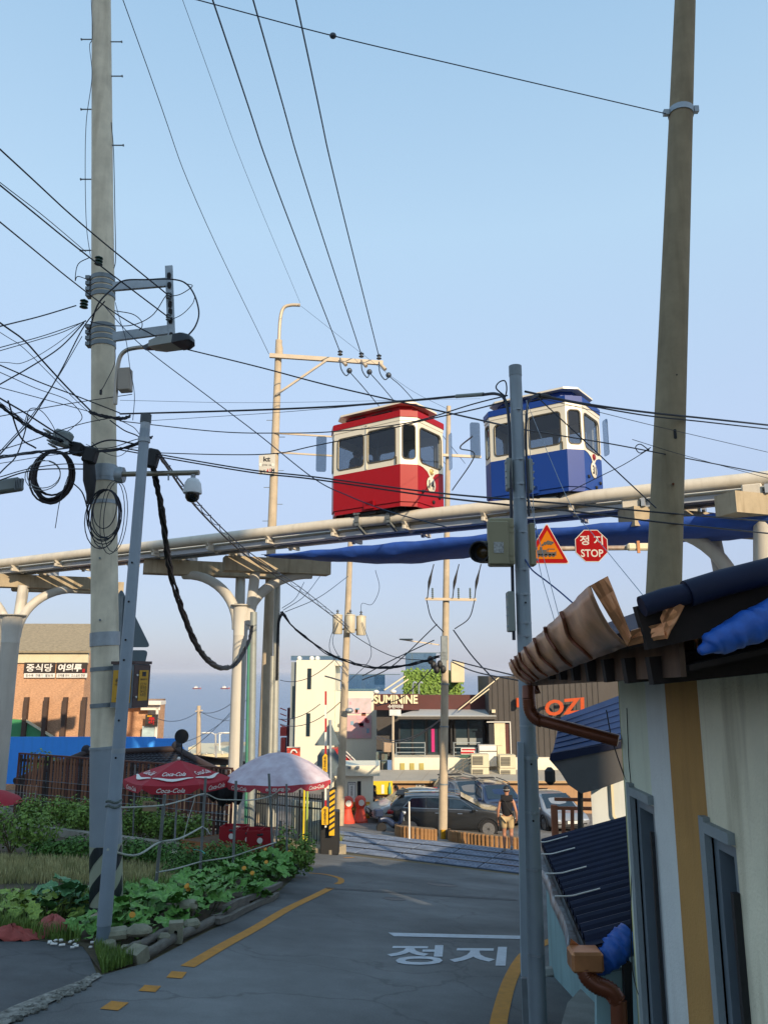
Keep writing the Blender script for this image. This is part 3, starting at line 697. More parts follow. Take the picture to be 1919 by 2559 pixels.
MB().beam(W(283, 716, yk), W(418, 705, yk), .05, .12).build('upper_arm', m_galv, br); MB().beam(W(283, 842, yk), W(420, 824, yk), .05, .12).build('lower_arm', m_galv, br)
sb = MB().beam(W(422, 664, yk), W(429, 862, yk), .10, .03, up=Y); so_ = sb.build('slotted_bar', m_galv, br)
for v in (688, 712, 738, 760, 778, 800, 838): 
    p = W(421.5 + (v - 664) * .035, v, yk - .022); MB().prism([p + V((x * .5, 0, z)) for x, z in rrect(-.05, .05, -.045, .045, .03)], (0, -.006, 0)).build('slot', m_dark, so_)
def insulator(c, r, h, m, parent, ax=Z, name='insulator', n=3):
    pr = []
    for k in range(n): z = h * k / n; pr += [(r * .45, z), (r, z + h * .10 / n * 3), (r * .95, z + h * .5 / n), (r * .45, z + h * .75 / n)]
    return MB().lathe(pr + [(r * .3, h)], c, 14, ax).build(name, m, parent, True)
for i, v in enumerate((738, 792, 852)): insulator(W(421, v, yk - .06) - Z * .05, .035, .10, m_galvd, br, n=3, name='spool')
for (u, v, t) in ((246, 662, 'dark green insulator on the front of the concrete pole'), (209, 770, 'dark green insulator hanging left of the concrete pole')):
    o = insulator(W(u, v, 9.45), .055, .13, m_insul, None, n=3); tag(o, t, 'insulator')
# ---- street lamp on that pole
m_lamp = mat('lamp_grey_housing', '8f918a', .5, .2, var=.08); m_lampd = mat('lamp_dark_cover', '16191f', .3, 0, var=.1)
sl = thing('street_lamp', 'street lamp on a bent steel pipe with dark hood beside concrete pole', 'street lamp', W(291, 1005, 9.55))
yl = 9.5
pts = cat([W(288, 1010, yl), W(293, 930, yl), W(300, 892, yl), W(316, 875, yl), W(340, 869, yl), W(362, 867, yl - .1)], 6)
MB().tube(pts, .028, 10).build('bent_pipe', mat('shiny_conduit', 'a39c8f', .3, .8, var=.1), sl, True)
a, b = W(362, 868, yl - .1), W(480, 850, yl - .35); d = (b - a).normalized(); sd = d.cross(Z).normalized(); up = sd.cross(d)
def lampbody(prof, name, m):
    mb = MB()
    for k, wd, zt_, zb in prof:
        p = a + d * ((b - a).length * k)
        mb.v += [p - sd * wd + up * zb, p + sd * wd + up * zb, p + sd * wd * .9 + up * zt_ * .7, p + sd * wd * .4 + up * zt_, p - sd * wd * .4 + up * zt_, p - sd * wd * .9 + up * zt_ * .7]
    n = len(prof)
    for i in range(n - 1):
        for j in range(6): q = i * 6 + j; r_ = i * 6 + (j + 1) % 6; mb.f.append((q, r_, r_ + 6, q + 6))
    mb.f += [tuple(range(6)), tuple((n - 1) * 6 + j for j in range(6))[::-1]]
    return mb.build(name, m, sl, True)
lampbody([(0, .03, .03, -.03), (.15, .06, .05, -.03)], 'neck', m_lampd)
lampbody([(.151, .08, .08, -.03), (.35, .12, .10, -.05), (.70, .13, .09, -.05)], 'housing', m_lamp)
lampbody([(.701, .135, .095, -.055), (.85, .14, .10, -.05), (.96, .11, .07, -.03), (1, .06, .03, -.01)], 'hood', m_lampd)
bx = W(313, 950, yl); tag(MB().bbox(bx, (.16, .14, .31), .012, M=MX.Rotation(R(-4), 3, 'Y')).build('lamp_control_box', mat('beige_box', 'a39a8c', .6, var=.06)), 'small beige control box strapped beside the street lamp pipe', 'box')
# ---- dome camera
m_cam = mat('camera_white', 'd5d8d8', .35, var=.03)
cc = thing('dome_camera', 'white dome security camera on a horizontal steel arm', 'camera', W(300, 1185, 9.5))
MB().cyl(W(306, 1185, 9.5), W(497, 1181, 9.3), .034, n=14).build('arm', mat('brushed_arm', '8f8a7c', .35, .7, var=.1), cc, True)
MB().lathe([(.10, -.05), (.11, 0), (.10, .05)], W(300, 1187, 9.55), 16, X).build('swivel_mount', m_galv, cc, True)
z = zat(Lp, 1186); band_on(Lp, z, .22, rL(z) + .014).build('mount_plate', m_galv, cc, True)
h = W(483, 1190, 9.3); px_ = 9.1 / FPX
MB().cyl(h + Z * .02, h - Z * .03, .03, n=10).build('neck', m_galv, cc, True)
MB().lathe([(.02, 0), (.07, -.02), (.10, -.07), (.115, -.17), (.115, -.20), (.10, -.205)], h - Z * .02, 24).build('housing', m_cam, cc, True)
MB().lathe([(.09, 0), (.086, -.06), (.06, -.10), (.02, -.115)], h - Z * .22, 20).build('dome', mat('smoked_dome', '0b0d10', .08, 0, var=0), cc, True)
MB().cyl(W(421, 1186, 9.35), W(421, 1200, 9.35), .012, n=6).build('drip_bolt', m_galv, cc)
# ---- leaning guard pipe in front
gb = G(255, 2374); Gp_ = Axis(W(365, 1040, gb.y + .05), gb - Z * .05)
gp = thing('leaning_pipe', 'pale grey steel pipe leaning against the striped concrete pole', 'pipe pole', gb)
MB().tube([Gp_(Gp_.b.z), Gp_.px(2310)], .068, 20).build('foot_sleeve', mat('blue_grey_sleeve', '6f7e88', .5, .1, var=.1), gp, True)
MB().tube([Gp_.px(2312), Gp_.px(1072)], [.074, .058], 20).build('shaft', mat('pale_grey_pipe', '8b98a2', .5, .15, var=.07, scale=3, stain=.1), gp, True)
MB().tube([Gp_.px(1072), Gp_.px(1045)], .056, 18).build('banded_top', m_galv, gp, True); MB().tube([Gp_.px(1056), Gp_.px(1036)], .063, 18).build('cap', mat('grey_cap', '4c5257', .6), gp, True)
for v in (1408, 1505, 1600, 1650, 1800, 1893): p = Gp_.px(v) - Y * .064; MB().cyl(p, p - Y * .008, .012, n=8).build('bolt_hole', m_dark, gp)
for v in (1100, 1876): band_on(Gp_, zat(Gp_, v), .05, .07).build('strap', m_galv, gp, True)
# seen from behind: warning triangle and plate on their own post
sg = thing('warning_sign', 'grey back of a tall triangle sign with small plate behind leaning pipe', 'road sign', V((W(303, 1900, 11.2).x, 11.2, gz(-3.6, 11.2))))
ys = 11.2
def plate(pix, y, th_, name, m, parent, rad=None):
    P = [W(u, v, y) for u, v in pix]; return MB().prism(P, (0, th_, 0)).build(name, m, parent)
def roundpoly(P, r, seg=4):
    out = []; n = len(P)
    for i in range(n):
        a, b, c = V((*P[i - 1], 0)), V((*P[i], 0)), V((*P[(i + 1) % n], 0)); d1 = (a - b).normalized(); d2 = (c - b).normalized()
        for k in range(seg + 1):
            t = k / seg; q = b + d1 * r * (1 - t) ** 2 + d2 * r * t * t; out.append((q.x, q.y))
    return out
m_back = mat('sign_back_grey', '66757c', .5, .35, var=.08)
plate(roundpoly([(230, 1618), (376, 1618), (303, 1470)], 12), ys, .012, 'triangle_plate', m_back, sg)
plate(roundpoly([(245, 1625), (370, 1625), (352, 1700), (262, 1700)], 12), ys, .012, 'lower_plate', m_back, sg)
MB().cyl(V((W(303, 1900, ys).x, ys - .04, gz(-3.6, 11.2) - .2)), W(303, 1490, ys - .04), .03, n=12).build('post', m_galvd, sg, True)
# ---- brown collection box with yellow notices, banded to the pole
yb2 = 9.55; ang = R(-38)
bxo = thing('notice_box', 'brown street box with yellow notice sheets strapped to the concrete pole', 'box', W(320, 1760, yb2))
m_bbox = mat('brown_box_paint', '4a3733', .5, .1, var=.08, stain=.1); m_bbox2 = mat('grey_box_side', '6c767c', .5, .2, var=.08)
f0, f1, f2 = W(280, 1700, yb2), W(333, 1700, yb2 - .22), W(372, 1700, yb2 + .10)
Hh = (W(333, 1660, yb2).z - W(333, 1768, yb2).z)
zt_ = W(333, 1660, yb2 - .2).z; zb_ = zt_ - Hh
def vq(p, q, z0, z1, off=0):
    n = (q - p).cross(Z).normalized() * off; return [V((p.x, p.y, z0)) + n, V((q.x, q.y, z0)) + n, V((q.x, q.y, z1)) + n, V((p.x, p.y, z1)) + n]
MB().prism([V((p.x, p.y, zb_)) for p in (f0, f1, f2, f0 + f2 - f1)], (0, 0, zt_ - zb_)).build('case', m_bbox2, bxo)
MB().prism(vq(f1, f2, zb_ + .01, zt_ - .01, .002), (f2 - f1).cross(Z).normalized() * .012).build('brown_door', m_bbox, bxo)
lidp = [V((p.x, p.y, zt_)) for p in (f0, f1, f2, f0 + f2 - f1)]; cen = sum(lidp, V()) / 4
MB().prism([cen + (p - cen) * 1.12 for p in lidp], (0, 0, .035)).build('lid', m_bbox, bxo)
def notice(p, q, k0, k1, h0, h1, keys, off):
    a_, b_ = p.lerp(q, k0), p.lerp(q, k1); z0, z1 = zb_ + (zt_ - zb_) * h0, zb_ + (zt_ - zb_) * h1; nn = (q - p).cross(Z).normalized()
    o = MB().prism(vq(a_, b_, z0, z1, off), nn * .004).build('notice_sheet', m_yellow, bxo)
    wd = (b_ - a_).length; xd = (b_ - a_).normalized()
    for key, kw, kh, zc in keys: put_text(key, o, m_black, (a_ + b_) / 2 + nn * (off + .006) + Z * (z0 + (z1 - z0) * zc - a_.z), xd, Z, wd * kw, (z1 - z0) * kh, off=0)
    MB().prism(vq(a_.lerp(b_, .3), a_.lerp(b_, .7), z0 + (z1 - z0) * .80, z0 + (z1 - z0) * .95, off + .006), nn * .002).build('pictogram', m_black, o)
notice(f0, f1, .06, .92, .12, .86, [('bin1', .7, .12, .68), ('bin2', .7, .08, .55), ('bin2', .6, .05, .12)], .003)
notice(f1, f2, .28, .86, .16, .86, [('bin3', .75, .06, .70), ('bin4', .7, .45, .36)], .016)
for k in (.25, .75): MB().cyl(f1.lerp(f2, .14) - Z * (f1.z - zb_ - Hh * k), f1.lerp(f2, .14) - Z * (f1.z - zb_ - Hh * k) + (f2 - f1).cross(Z).normalized() * .03, .012, n=8).build('lock', m_white, bxo)
# ---- sunlit pole with three-wire crossarm
yk2 = 27.6; kb = W(653, 2050, yk2); kb.z = gz(kb.x, yk2); KP = Axis(W(697, 850, yk2), kb)
kp = thing('utility_pole', 'sunlit tan pole with a one-sided crossarm and swan-neck top', 'utility pole', kb)
MB().tube([KP(kb.z + (KP.t.z - kb.z) * i / 6) for i in range(7)], [.21 - .085 * i / 6 for i in range(7)], 20).build('shaft', m_conc2, kp, True)
MB().tube(cat([W(697, 870, yk2), W(698, 850, yk2), W(700, 800, yk2), W(708, 770, yk2), W(726, 762, yk2), W(750, 762, yk2)], 5), [.13, .13] + [.065] * 24, 12).build('swan_neck', m_conc2, kp, True) if False else MB().tube(cat([W(697, 856, yk2), W(700, 800, yk2), W(708, 770, yk2), W(726, 762, yk2), W(750, 762, yk2)], 5), .065, 12).build('swan_neck', mat('tan_steel', 'b9ab95', .5, .2, var=.08), kp, True)
MB().lathe([(.15, -.1), (.15, .25), (.07, .55)], W(697, 885, yk2), 14).build('socket', m_conc2, kp, True)
m_tan = mat('tan_steel', 'b9ab95', .5, .2, var=.08)
MB().beam(W(674, 888, yk2 - .2), W(957, 907, yk2 - .2), .12, .16).build('crossarm', m_tan, kp); MB().beam(W(816, 900, yk2 - .25), W(690, 986, yk2 - .2), .06, .08).build('brace', m_tan, kp)
for i, (u, v, u2, v2) in enumerate(((850, 888, 873, 926), (903, 893, 923, 929), (947, 898, 971, 937))):
    insulator(W(u, v, yk2 - .2) + Z * .0, .10, .22, m_ins2, kp, n=2)
    MB().tube([W(u + 4, v + 12, yk2 - .2), W(u2 - 8, v2 - 14, yk2 - .3)], .07, 10).build('dead_end_rod', m_tan, kp, True); MB().ball(W(u2, v2, yk2 - .3), .11).build('end_shoe', m_ins2, kp, True)
    MB().tube(cat([W(u, v + 6, yk2 - .35), W(u + 2, v + 32, yk2 - .5), W(u + 14, v + 50, yk2 - .5), W(u2, v2 + 6, yk2 - .4)], 5), .022, 6).build('jumper', m_wireb, kp, True)
for v, u in ((1082, 640), (1130, 640), (1390, 660)):
    MB().beam(W(695 - (v - 900) * .045, v, yk2 - .15), W(830 if v < 1200 else 700, v + (9 if v < 1200 else 0), yk2 - .15), .05, .06).build('stay_bar', m_tan, kp)
for k in range(9):
    v = 1050 + k * 42; sd = 1 if k % 2 else -1; z = zat(KP, v); c = KP(z); MB().cyl(c + X * sd * .12, c + X * sd * .36, .012, n=6).build('step_bolt', m_galvd, kp)
ks = thing('company_sign', 'square pole sign reading kt with height limit 4.5M', 'sign', W(667, 1158, yk2 - .3))
plate([(647, 1138), (688, 1134), (688, 1183), (647, 1186)], yk2 - .3, .02, 'plate', mat('sign_pale_grey', 'b4b2a8', .5, var=.06), ks)
for key, u, v, w_, h_, m in (('kt', 667, 1147, .26, .19, m_black), ('kt2', 667, 1162, .36, .07, m_black), ('kt3', 656, 1178, .20, .15, m_black), ('kt4', 672, 1176, .17, .16, m_red), ('kt5', 682, 1175, .11, .14, m_black)):
    put_text(key, ks, m, W(u, v, yk2 - .305), X, Z, w_, h_, off=.004)
for u in (651, 682): MB().cyl(W(u, 1161, yk2 - .3), W(u, 1161, yk2 - .315), .055, n=14).build('white_disc', m_white, ks)
# grey conduits and green sleeve standing beside the second pillar
cd = thing('conduit_riser', 'grey conduit post with green sleeve beside the forked pillar', 'conduit', V((W(632, 1900, 24.9).x, 24.9, gz(-4.3, 24.9))))
for u, r, m, v0 in ((632, .11, mat('conduit_grey', '8f958f', .5, .2, var=.1), 1530), (621, .06, mat('green_sleeve', '3f7d68', .5, var=.1), 1600)):
    p = W(u, 1900, 24.9); MB().cyl(V((p.x, 24.9, gz(p.x, 24.9) - .1)), W(u + 2, v0, 24.9), r, n=12).build('riser_pipe', m, cd, True)
cd2 = thing('steel_mast', 'pair of tall pale steel masts right of the tan pole', 'mast', V((W(690, 1900, 26.8).x, 26.8, gz(-3.7, 26.8))))
for u, r, v0 in ((694, .11, 1400), (682, .09, 1640)):
    p = W(u - 6, 1900, 26.8); MB().cyl(V((p.x, 26.8, gz(p.x, 26.8) - .1)), W(u, v0, 26.8), r, n=12).build('mast_tube', mat('mast_steel', 'a9aaa0', .45, .3, var=.08), cd2, True)
# ---- transformer pole
yt = 35; tb_ = W(848, 2010, yt); tb_.z = gz(tb_.x, yt); TP_ = Axis(W(876, 1352, yt), tb_)
tp_ = thing('transformer_pole', 'sunlit pole carrying three cream transformer cans', 'utility pole', tb_)
MB().tube([TP_.b, TP_.t], [.20, .12], 16).build('shaft', m_conc2, tp_, True)
m_can = mat('transformer_cream', 'c9c0a8', .5, .1, var=.05, stain=.15)
for u, v0, v1, dy in ((843, 1537, 1585, -.1), (875, 1537, 1582, -.35), (902, 1540, 1588, -.1)):
    b_ = W(u, v1, yt + dy); hgt = W(u, v0, yt + dy).z - b_.z; q = MB().lathe([(.20, 0), (.22, .03), (.22, hgt - .05), (.235, hgt - .04), (.235, hgt), (.1, hgt + .04)], b_, 18).build('transformer_can', m_can, tp_, True)
    insulator(b_ + Z * (hgt + .02), .07, .22, m_ins2, q, n=2, name='bushing')
MB().beam(W(838, 1572, yt - .05), W(905, 1575, yt - .05), .06, .08).build('mount_bar', m_galvd, tp_)
MB().tube(cat([W(862, 1728, yt - .1), W(858, 1706, yt - .3), W(840, 1698, yt - .5), W(812, 1690, yt - .8)], 5), .035, 8).build('lamp_arm', m_tan, tp_, True)
MB().ball(W(873, 1776, yt - .5), (.18, .18, .12)).build('floodlight', m_galv, tp_, True)
# ---- pole in the middle by the planters
ym = 27.5; mb_ = G(1106, 2098); ym = mb_.y; MP_ = Axis(W(1121, 1015, ym), mb_ - Z * .1)
mp = thing('utility_pole', 'tall tan pole standing between the planters by the dark SUV', 'utility pole', mb_)
MB().tube([MP_(MP_.b.z + (MP_.t.z - MP_.b.z) * i / 6) for i in range(7)], [.165 - .075 * i / 6 for i in range(7)], 18).build('shaft', m_conc2, mp, True)
MB().beam(W(1062, 1497, ym - .2), W(1190, 1499, ym - .2), .08, .10).build('crossarm', m_tan, mp); MB().beam(W(1104, 1137, ym - .2), W(1202, 1142, ym - .2), .08, .10).build('crossarm', m_tan, mp)
for u in (1081, 1146, 1175): insulator(W(u, 1497, ym - .22), .045, .42, m_insul, mp, n=6)
for u in (1068, 1131, 1186): MB().tube(cat([W(u, 1495, ym - .3), W(u + 5, 1455, ym - .3), W(u + 16, 1410, ym - .3)], 4), [.02, .02, .02, .04, .06, .05, .03, .02, .02], 8).build('cable_boot', m_black, mp, True)
for u, v, sx, sz in ((1110, 1620, .25, .9), (1108, 1652, .22, .7), (1143, 1680, .5, .75)): MB().bbox(W(u, v, ym - .28 if u < 1140 else ym + .2), (sx, .2, sz), .02).build('equipment_box', m_cream if u > 1140 else m_galvd, mp)
MB().beam(W(1098, 1612, ym - .2), W(998, 1598, ym - .4), .06, .04).build('lamp_arm', m_tan, mp); MB().bbox(W(1015, 1598, ym - .4), (.5, .14, .05), .015).build('lamp_head', m_lamp, mp)
for v in (1710, 1816, 1960): band_on(MP_, zat(MP_, v), .05, .165).build('steel_band', m_galvd, mp, True)
MB().cyl(MP_.px(2072) - Y * .17, MP_.px(2098) - Y * .17, .085, n=12).build('yellow_can', m_yellow, mp, True)
mbn = MB()
for k in range(5): mbn.ball(W(1075 + k * 8, 1650 + (k * 37) % 25, ym - .35), (.12, .1, .16), 7, 5)
tag(mbn.build('cable_knot', m_black, None, True), 'black knot of cable joints on the middle pole', 'cable', kind=None)
# ---- concrete pole behind the gutter house
yr = 7.4; rb_ = W(1645, 2500, yr); rb_.z = gz(rb_.x, yr); _t, _m = W(1714, -60, yr), W(1659, 1460, yr); _k = (rb_.z - _m.z) / (_t.z - _m.z); RP = Axis(_t, _m + (_t - _m) * _k)
rp_ = thing('utility_pole', 'bare stained concrete pole rising behind the copper gutter house', 'utility pole', RP.b)
rR = lambda z: .205 - .0098 * (z - RP.b.z) if False else .192 - .0075 * (z - RP.b.z)
MB().tube([RP(RP.b.z + (RP.t.z - RP.b.z) * i / 8) for i in range(9)], [rR(RP.b.z + (RP.t.z - RP.b.z) * i / 8) for i in range(9)], 28).build('shaft', mat('brown_concrete_pole', '8e8065', .9, var=.18, scale=3, bump=.35, bscale=90, stain=.35), rp_, True)
z = zat(RP, 281); band_on(RP, z, .07, rR(z) + .012).build('steel_band', m_galv, rp_, True)
c = RP(z); MB().box(c - X * (rR(z) + .04), (.06, .05, .06)).build('band_lug', m_galv, rp_); MB().box(c + X * (rR(z) + .02) - Y * .05, (.05, .05, .07)).build('band_lug', m_galv, rp_)
z = zat(RP, 1096); MB().prism([RP(z) - Y * (rR(z) + .001) + V((x, .0, zz)) for x, zz in rrect(-.012, .016, -.05, .05, .01)], (0, -.004, 0)).build('bolt_slot', m_dark, rp_)
z = zat(RP, 1219); c = RP(z) - Y * rR(z); MB().cyl(c, c - Y * .05 - Z * .01 - X * .02, .012, n=8).build('step_bolt', m_rust, rp_)
z = zat(RP, 950); c = RP(z) - Y * (rR(z)); MB().cyl(c, c - Y * .004, .008, n=8).build('bolt_hole', m_dark, rp_)
# ---- steel signal pole with control cabinets
ysg = 6.0; sb_ = W(1345, 2600, ysg); sb_.z = gz(sb_.x, ysg); SPo = Axis(W(1287, 915, ysg), V((W(1341, 2540, ysg).x + .005, ysg, sb_.z - .05)))
sgp = thing('signal_pole', 'galvanised railway signal pole with cable bands beside the road', 'signal pole', V((SPo.b.x, ysg, sb_.z)))
MB().tube([SPo.b, SPo.px(1885)], .066, 24).build('lower_shaft', m_steelpaint, sgp, True)
MB().tube([SPo.px(1885), SPo.px(928)], [.060, .050], 24).build('upper_shaft', m_steelpaint, sgp, True); MB().tube([SPo.px(940), SPo.px(915)], .053, 24).build('cap', m_galvd, sgp, True)
for v in (1026, 1150, 1211, 1247, 1331, 1424, 1486, 1557, 1590, 1814, 2028, 2170, 2382):
    z = zat(SPo, v); r = .070 if v > 1885 else .062 - .010 * (1885 - v) / 960; band_on(SPo, z, .012, r).build('strap', m_galv, sgp, True); MB().box(SPo(z) - Y * (r + .004) + X * .01, (.03, .012, .018)).build('buckle', m_galv, sgp)
z = zat(SPo, 1893); band_on(SPo, z, .022, .072).build('hose_clamp', m_galv, sgp, True)
for v in (1508, 2048, 1908): p = SPo.px(v) - Y * .066 + X * .006; MB().cyl(p, p - Y * .003, .008, n=8).build('bolt_hole', m_dark, sgp)
m_chan = mat('pale_channel', '98a6b0', .45, .15, var=.06)
MB().beam(W(1300, 1855, 5.93), W(1310, 2440, 5.93), .045, .03, up=Y).build('cable_channel', m_chan, sgp)
MB().beam(W(1309, 2445, 5.93), W(1316, 2620, 5.93), .040, .03, up=Y).build('cable_channel', m_galvd, sgp)
m_cab = mat('cabinet_beige', '8c8566', .55, .05, var=.06, stain=.1); m_cabg = mat('cabinet_grey', '868b83', .55, .05, var=.06, stain=.1)
cab = thing('signal_cabinet', 'beige cabinet and black signal lamp clamped to the steel pole', 'signal', W(1255, 1412, 5.95))
MB().bbox(W(1251, 1356, 5.92), (.195, .14, .37), .012).build('case', m_cab, cab)
MB().bbox(W(1245, 1356, 5.84), (.16, .02, .34), .008).build('door', m_cab, cab)
for v in (1316, 1330, 1388, 1402): MB().box(W(1279, v, 5.86), (.03, .03, .012)).build('hinge', m_cab, cab)
MB().box(W(1246, 1368, 5.828), (.075, .004, .085)).build('worn_sticker', mat('worn_sticker', '9a9a94', .8, var=.5, scale=60), cab)
MB().bbox(W(1222, 1380, 6.08), (.17, .12, .17), .02).build('lamp_case', m_black, cab)
lc = W(1208, 1380, 6.02)
MB().lathe([(.085, 0), (.09, .02), (.085, .10), (.075, .10), (.07, .02)], lc, 18, V((-.45, -.85, -.1)).normalized()).build('lamp_visor', m_black, cab, True)
MB().lathe([(.068, 0), (.05, .02), (.01, .03)], lc, 16, V((-.45, -.85, -.1)).normalized()).build('lamp_lens', mat('signal_lens', '4a3a1c', .15, 0, var=.5, scale=60), cab, True)
for (u, v, sx, sz, y, t) in ((1328, 1362, .05, .34, 6.05, 'narrow beige cable box on the far flank of the signal pole'), (1271, 1186, .045, .26, 5.98, 'slim grey terminal box high on the signal pole, left flank'), (1323, 1190, .04, .27, 6.02, 'slim grey terminal box high on the signal pole, right flank'), (1276, 1529, .055, .31, 5.97, 'pale grey terminal box below the beige signal cabinet')):
    o = thing('terminal_box', t, 'box', W(u, v, y)); mm = m_cab if u == 1328 else m_cabg
    MB().bbox(W(u, v, y), (sx, .11, sz), .008).build('case', mm, o)
    for k in (-.36, -.1, .1, .36): MB().box(W(u, v, y) + V((sx / 2 + .005 if u > 1300 else -sx / 2 - .004, -.03, sz * k)), (.014, .03, .014)).build('latch', m_galv, o)
# ---- warning signs on a horizontal arm, pole hidden behind the concrete pole
ysn = 13.6; pb = V((W(1668, 1400, ysn).x, ysn, gz(4.8, ysn)))
arm = thing('sign_gantry', 'rusting steel arm on a mast carrying the crossing signs', 'sign post', pb)
MB().cyl(pb - Z * .1, W(1668, 1330, ysn), .09, n=16).build('mast', m_steelpaint, arm, True)
MB().cyl(W(1668, 1368, ysn + .06), W(1330, 1372, ysn + .06), .045, n=12).build('arm', mat('rust_streaked_arm', '9a9184', .6, .2, var=.2, scale=3, col2='7a4c2c'), arm, True)
MB().bbox(W(1597, 1367, ysn - .02), (.44, .12, .13), .03).build('arm_joint', m_cream, arm); MB().box(W(1595, 1367, ysn - .09), (.05, .03, .22)).build('joint_clip', mat('copper_clip', '8a5a34', .5, .3), arm)
m_sred = mat('sign_red', '86090e', .8, var=.04, spec=.1); m_sorg = mat('sign_orange', 'a85f08', .8, var=.04, spec=.1); m_swht = mat('sign_white', 'b4b0a8', .8, var=.03, spec=.1)
st = thing('stop_sign', 'red octagonal stop sign in Korean and English with white rim', 'stop sign', W(1478, 1408, ysn))
c = W(1478, 1364, ysn); ro = .315
oc = lambda r, dy: [c + V((r * math.cos(R(22.5 + 45 * k)), dy, r * math.sin(R(22.5 + 45 * k)))) for k in range(8)]
MB().prism(oc(ro, 0), (0, .02, 0)).build('rim', m_swht, st); MB().prism(oc(ro * .955, -.004), (0, .002, 0)).build('face', m_sred, st)
put_text('stop_k', st, m_swht, c + V((0, -.006, .10)), X, Z, .41, .175, off=.002); put_text('STOP', st, m_swht, c + V((0, -.006, -.135)), X, Z, .40, .14, off=.002)
tr = thing('train_warning_sign', 'red and orange triangle sign with a black steam train', 'road sign', W(1366, 1408, ysn - .06))
yq = ysn - .06
plate(roundpoly([(1306, 1409), (1424, 1409), (1366, 1306)], 7), yq, .02, 'rim', m_swht, tr); plate(roundpoly([(1309, 1407), (1421, 1407), (1366, 1309)], 7), yq - .006, .004, 'border', m_sred, tr); plate(roundpoly([(1326, 1397), (1408, 1397), (1367, 1325)], 2), yq - .012, .004, 'field', m_sorg, tr)
lo = MB(); q = lambda u, v: W(u, v, yq - .018)
P_ = lambda pts: lo.prism([q(*p) for p in pts], (0, .004, 0))
P_([(1343, 1384), (1343, 1376), (1346, 1374), (1366, 1374), (1366, 1380), (1386, 1380), (1390, 1377), (1390, 1388), (1346, 1388)])
P_([(1349, 1374), (1349, 1368), (1352, 1366), (1355, 1368), (1355, 1374)]); P_([(1368, 1380), (1368, 1371), (1386, 1371), (1386, 1373), (1370, 1373), (1370, 1380)])
for u in (1347, 1355, 1364, 1374, 1383):
    lo.lathe([(.028, 0), (.028, .004)], q(u, 1388), 12, Y)
for u, v, r in ((1356, 1362, .02), (1362, 1358, .03), (1370, 1356, .04), (1376, 1357, .036), (1381, 1356, .02)): lo.lathe([(r, 0), (r, .004)], q(u, v), 12, Y)
lo.build('train_pictogram', m_black, tr)
# ================================================================== HOUSES ON THE RIGHT
WX = 1.55; WP0 = V((WX, 0, 0))
def wp(u, v): return onplane(u, v, WP0, X)
m_w_ygreen = mat('wall_yellow_green', 'b8b870', .85, var=.07, scale=3, bump=.35, bscale=70, stain=.55)
m_w_pgreen = mat('wall_pale_green', 'd4dac2', .85, var=.06, scale=3, bump=.35, bscale=70, stain=.25)
m_w_grey = mat('wall_blue_grey', 'd6dad4', .85, var=.06, scale=3, bump=.35, bscale=70, stain=.2)
m_w_ochre = mat('wall_ochre', 'b58a4c', .85, var=.07, scale=3, bump=.4, bscale=70, stain=.25)
m_w_sage = mat('wall_sage', 'e8e2c4', .85, var=.09, scale=2.5, bump=.5, bscale=70, stain=.6)
m_copper = mat('copper_sheet', 'b58565', .36, .45, var=.18, scale=4, col2='8f6c50', bump=.1, bscale=12)
m_copper2 = mat('bright_copper', 'c08458', .35, .6, var=.2, scale=6, bump=.15, bscale=12)
m_cpipe = mat('copper_brown_pipe', '6e3a20', .35, .25, var=.15, scale=6)
m_navy = mat('navy_roof_metal', '0f1730', .6, 0, var=.2, scale=6, spec=.25)
m_soffit = mat('shade_dark_soffit', '241a14', .9, var=.3, scale=8, stretch=(1, 8, 1))  # brown board taken to near-black, the under-eave shade held in its colour
m_tarp = mat('blue_tarp', '1b52a4', .45, var=.25, scale=12, bump=.6, bscale=14)
h1 = thing('gutter_house', 'pale striped house with copper gutter and navy roof beside the road', 'house', (3.2, 3.3, gz(1.6, 5)))
zb, ztp = -3.2, .20
ys_ = [5.22] + [wp(u, 2150).y for u in (1572, 1640, 1692, 1777)] + [-1.5]
strips = [m_w_ygreen, m_w_pgreen, m_w_grey, m_w_ochre, m_w_sage]
W1 = (wp(1596, 2150).y, wp(1643, 2150).y, -2.25, wp(1620, 2010).z); W2 = (wp(1790, 2250).y, wp(1850, 2250).y, -2.9, wp(1790, 2095).z)
for i, m in enumerate(strips):
    y1, y0 = ys_[i], ys_[i + 1]
    cuts = [(y0, y1, zb, ztp)]
    for (wa, wb, wz0, wz1) in (W1, W2):           # leave the window openings free
        new = []
        for (a0, a1, c0, c1) in cuts:
            lo_, hi_ = max(a0, wb), min(a1, wa)
            if hi_ <= lo_: new.append((a0, a1, c0, c1)); continue
            if a0 < lo_: new.append((a0, lo_, c0, c1))
            if hi_ < a1: new.append((hi_, a1, c0, c1))
            new += [(lo_, hi_, c0, wz0), (lo_, hi_, wz1, c1)]
        cuts = new
    mb = MB()
    for (a0, a1, c0, c1) in cuts: mb.box((WX + .1, (a0 + a1) / 2, (c0 + c1) / 2), (.2, a1 - a0, c1 - c0))
    mb.build('painted_wall_strip', m, h1)
MB().box((3.7, 5.11, (zb + ztp) / 2), (3.9, .2, ztp - zb)).build('end_wall', m_w_ygreen, h1)
m_alu = mat('grey_window_frame', '7f8b92', .45, .35, var=.06); m_wgl = mat('window_grey_glass', '39454c', .1, 0, var=.1); m_sill = mat('sill_grey', '8a9495', .8, var=.1, bump=.3)
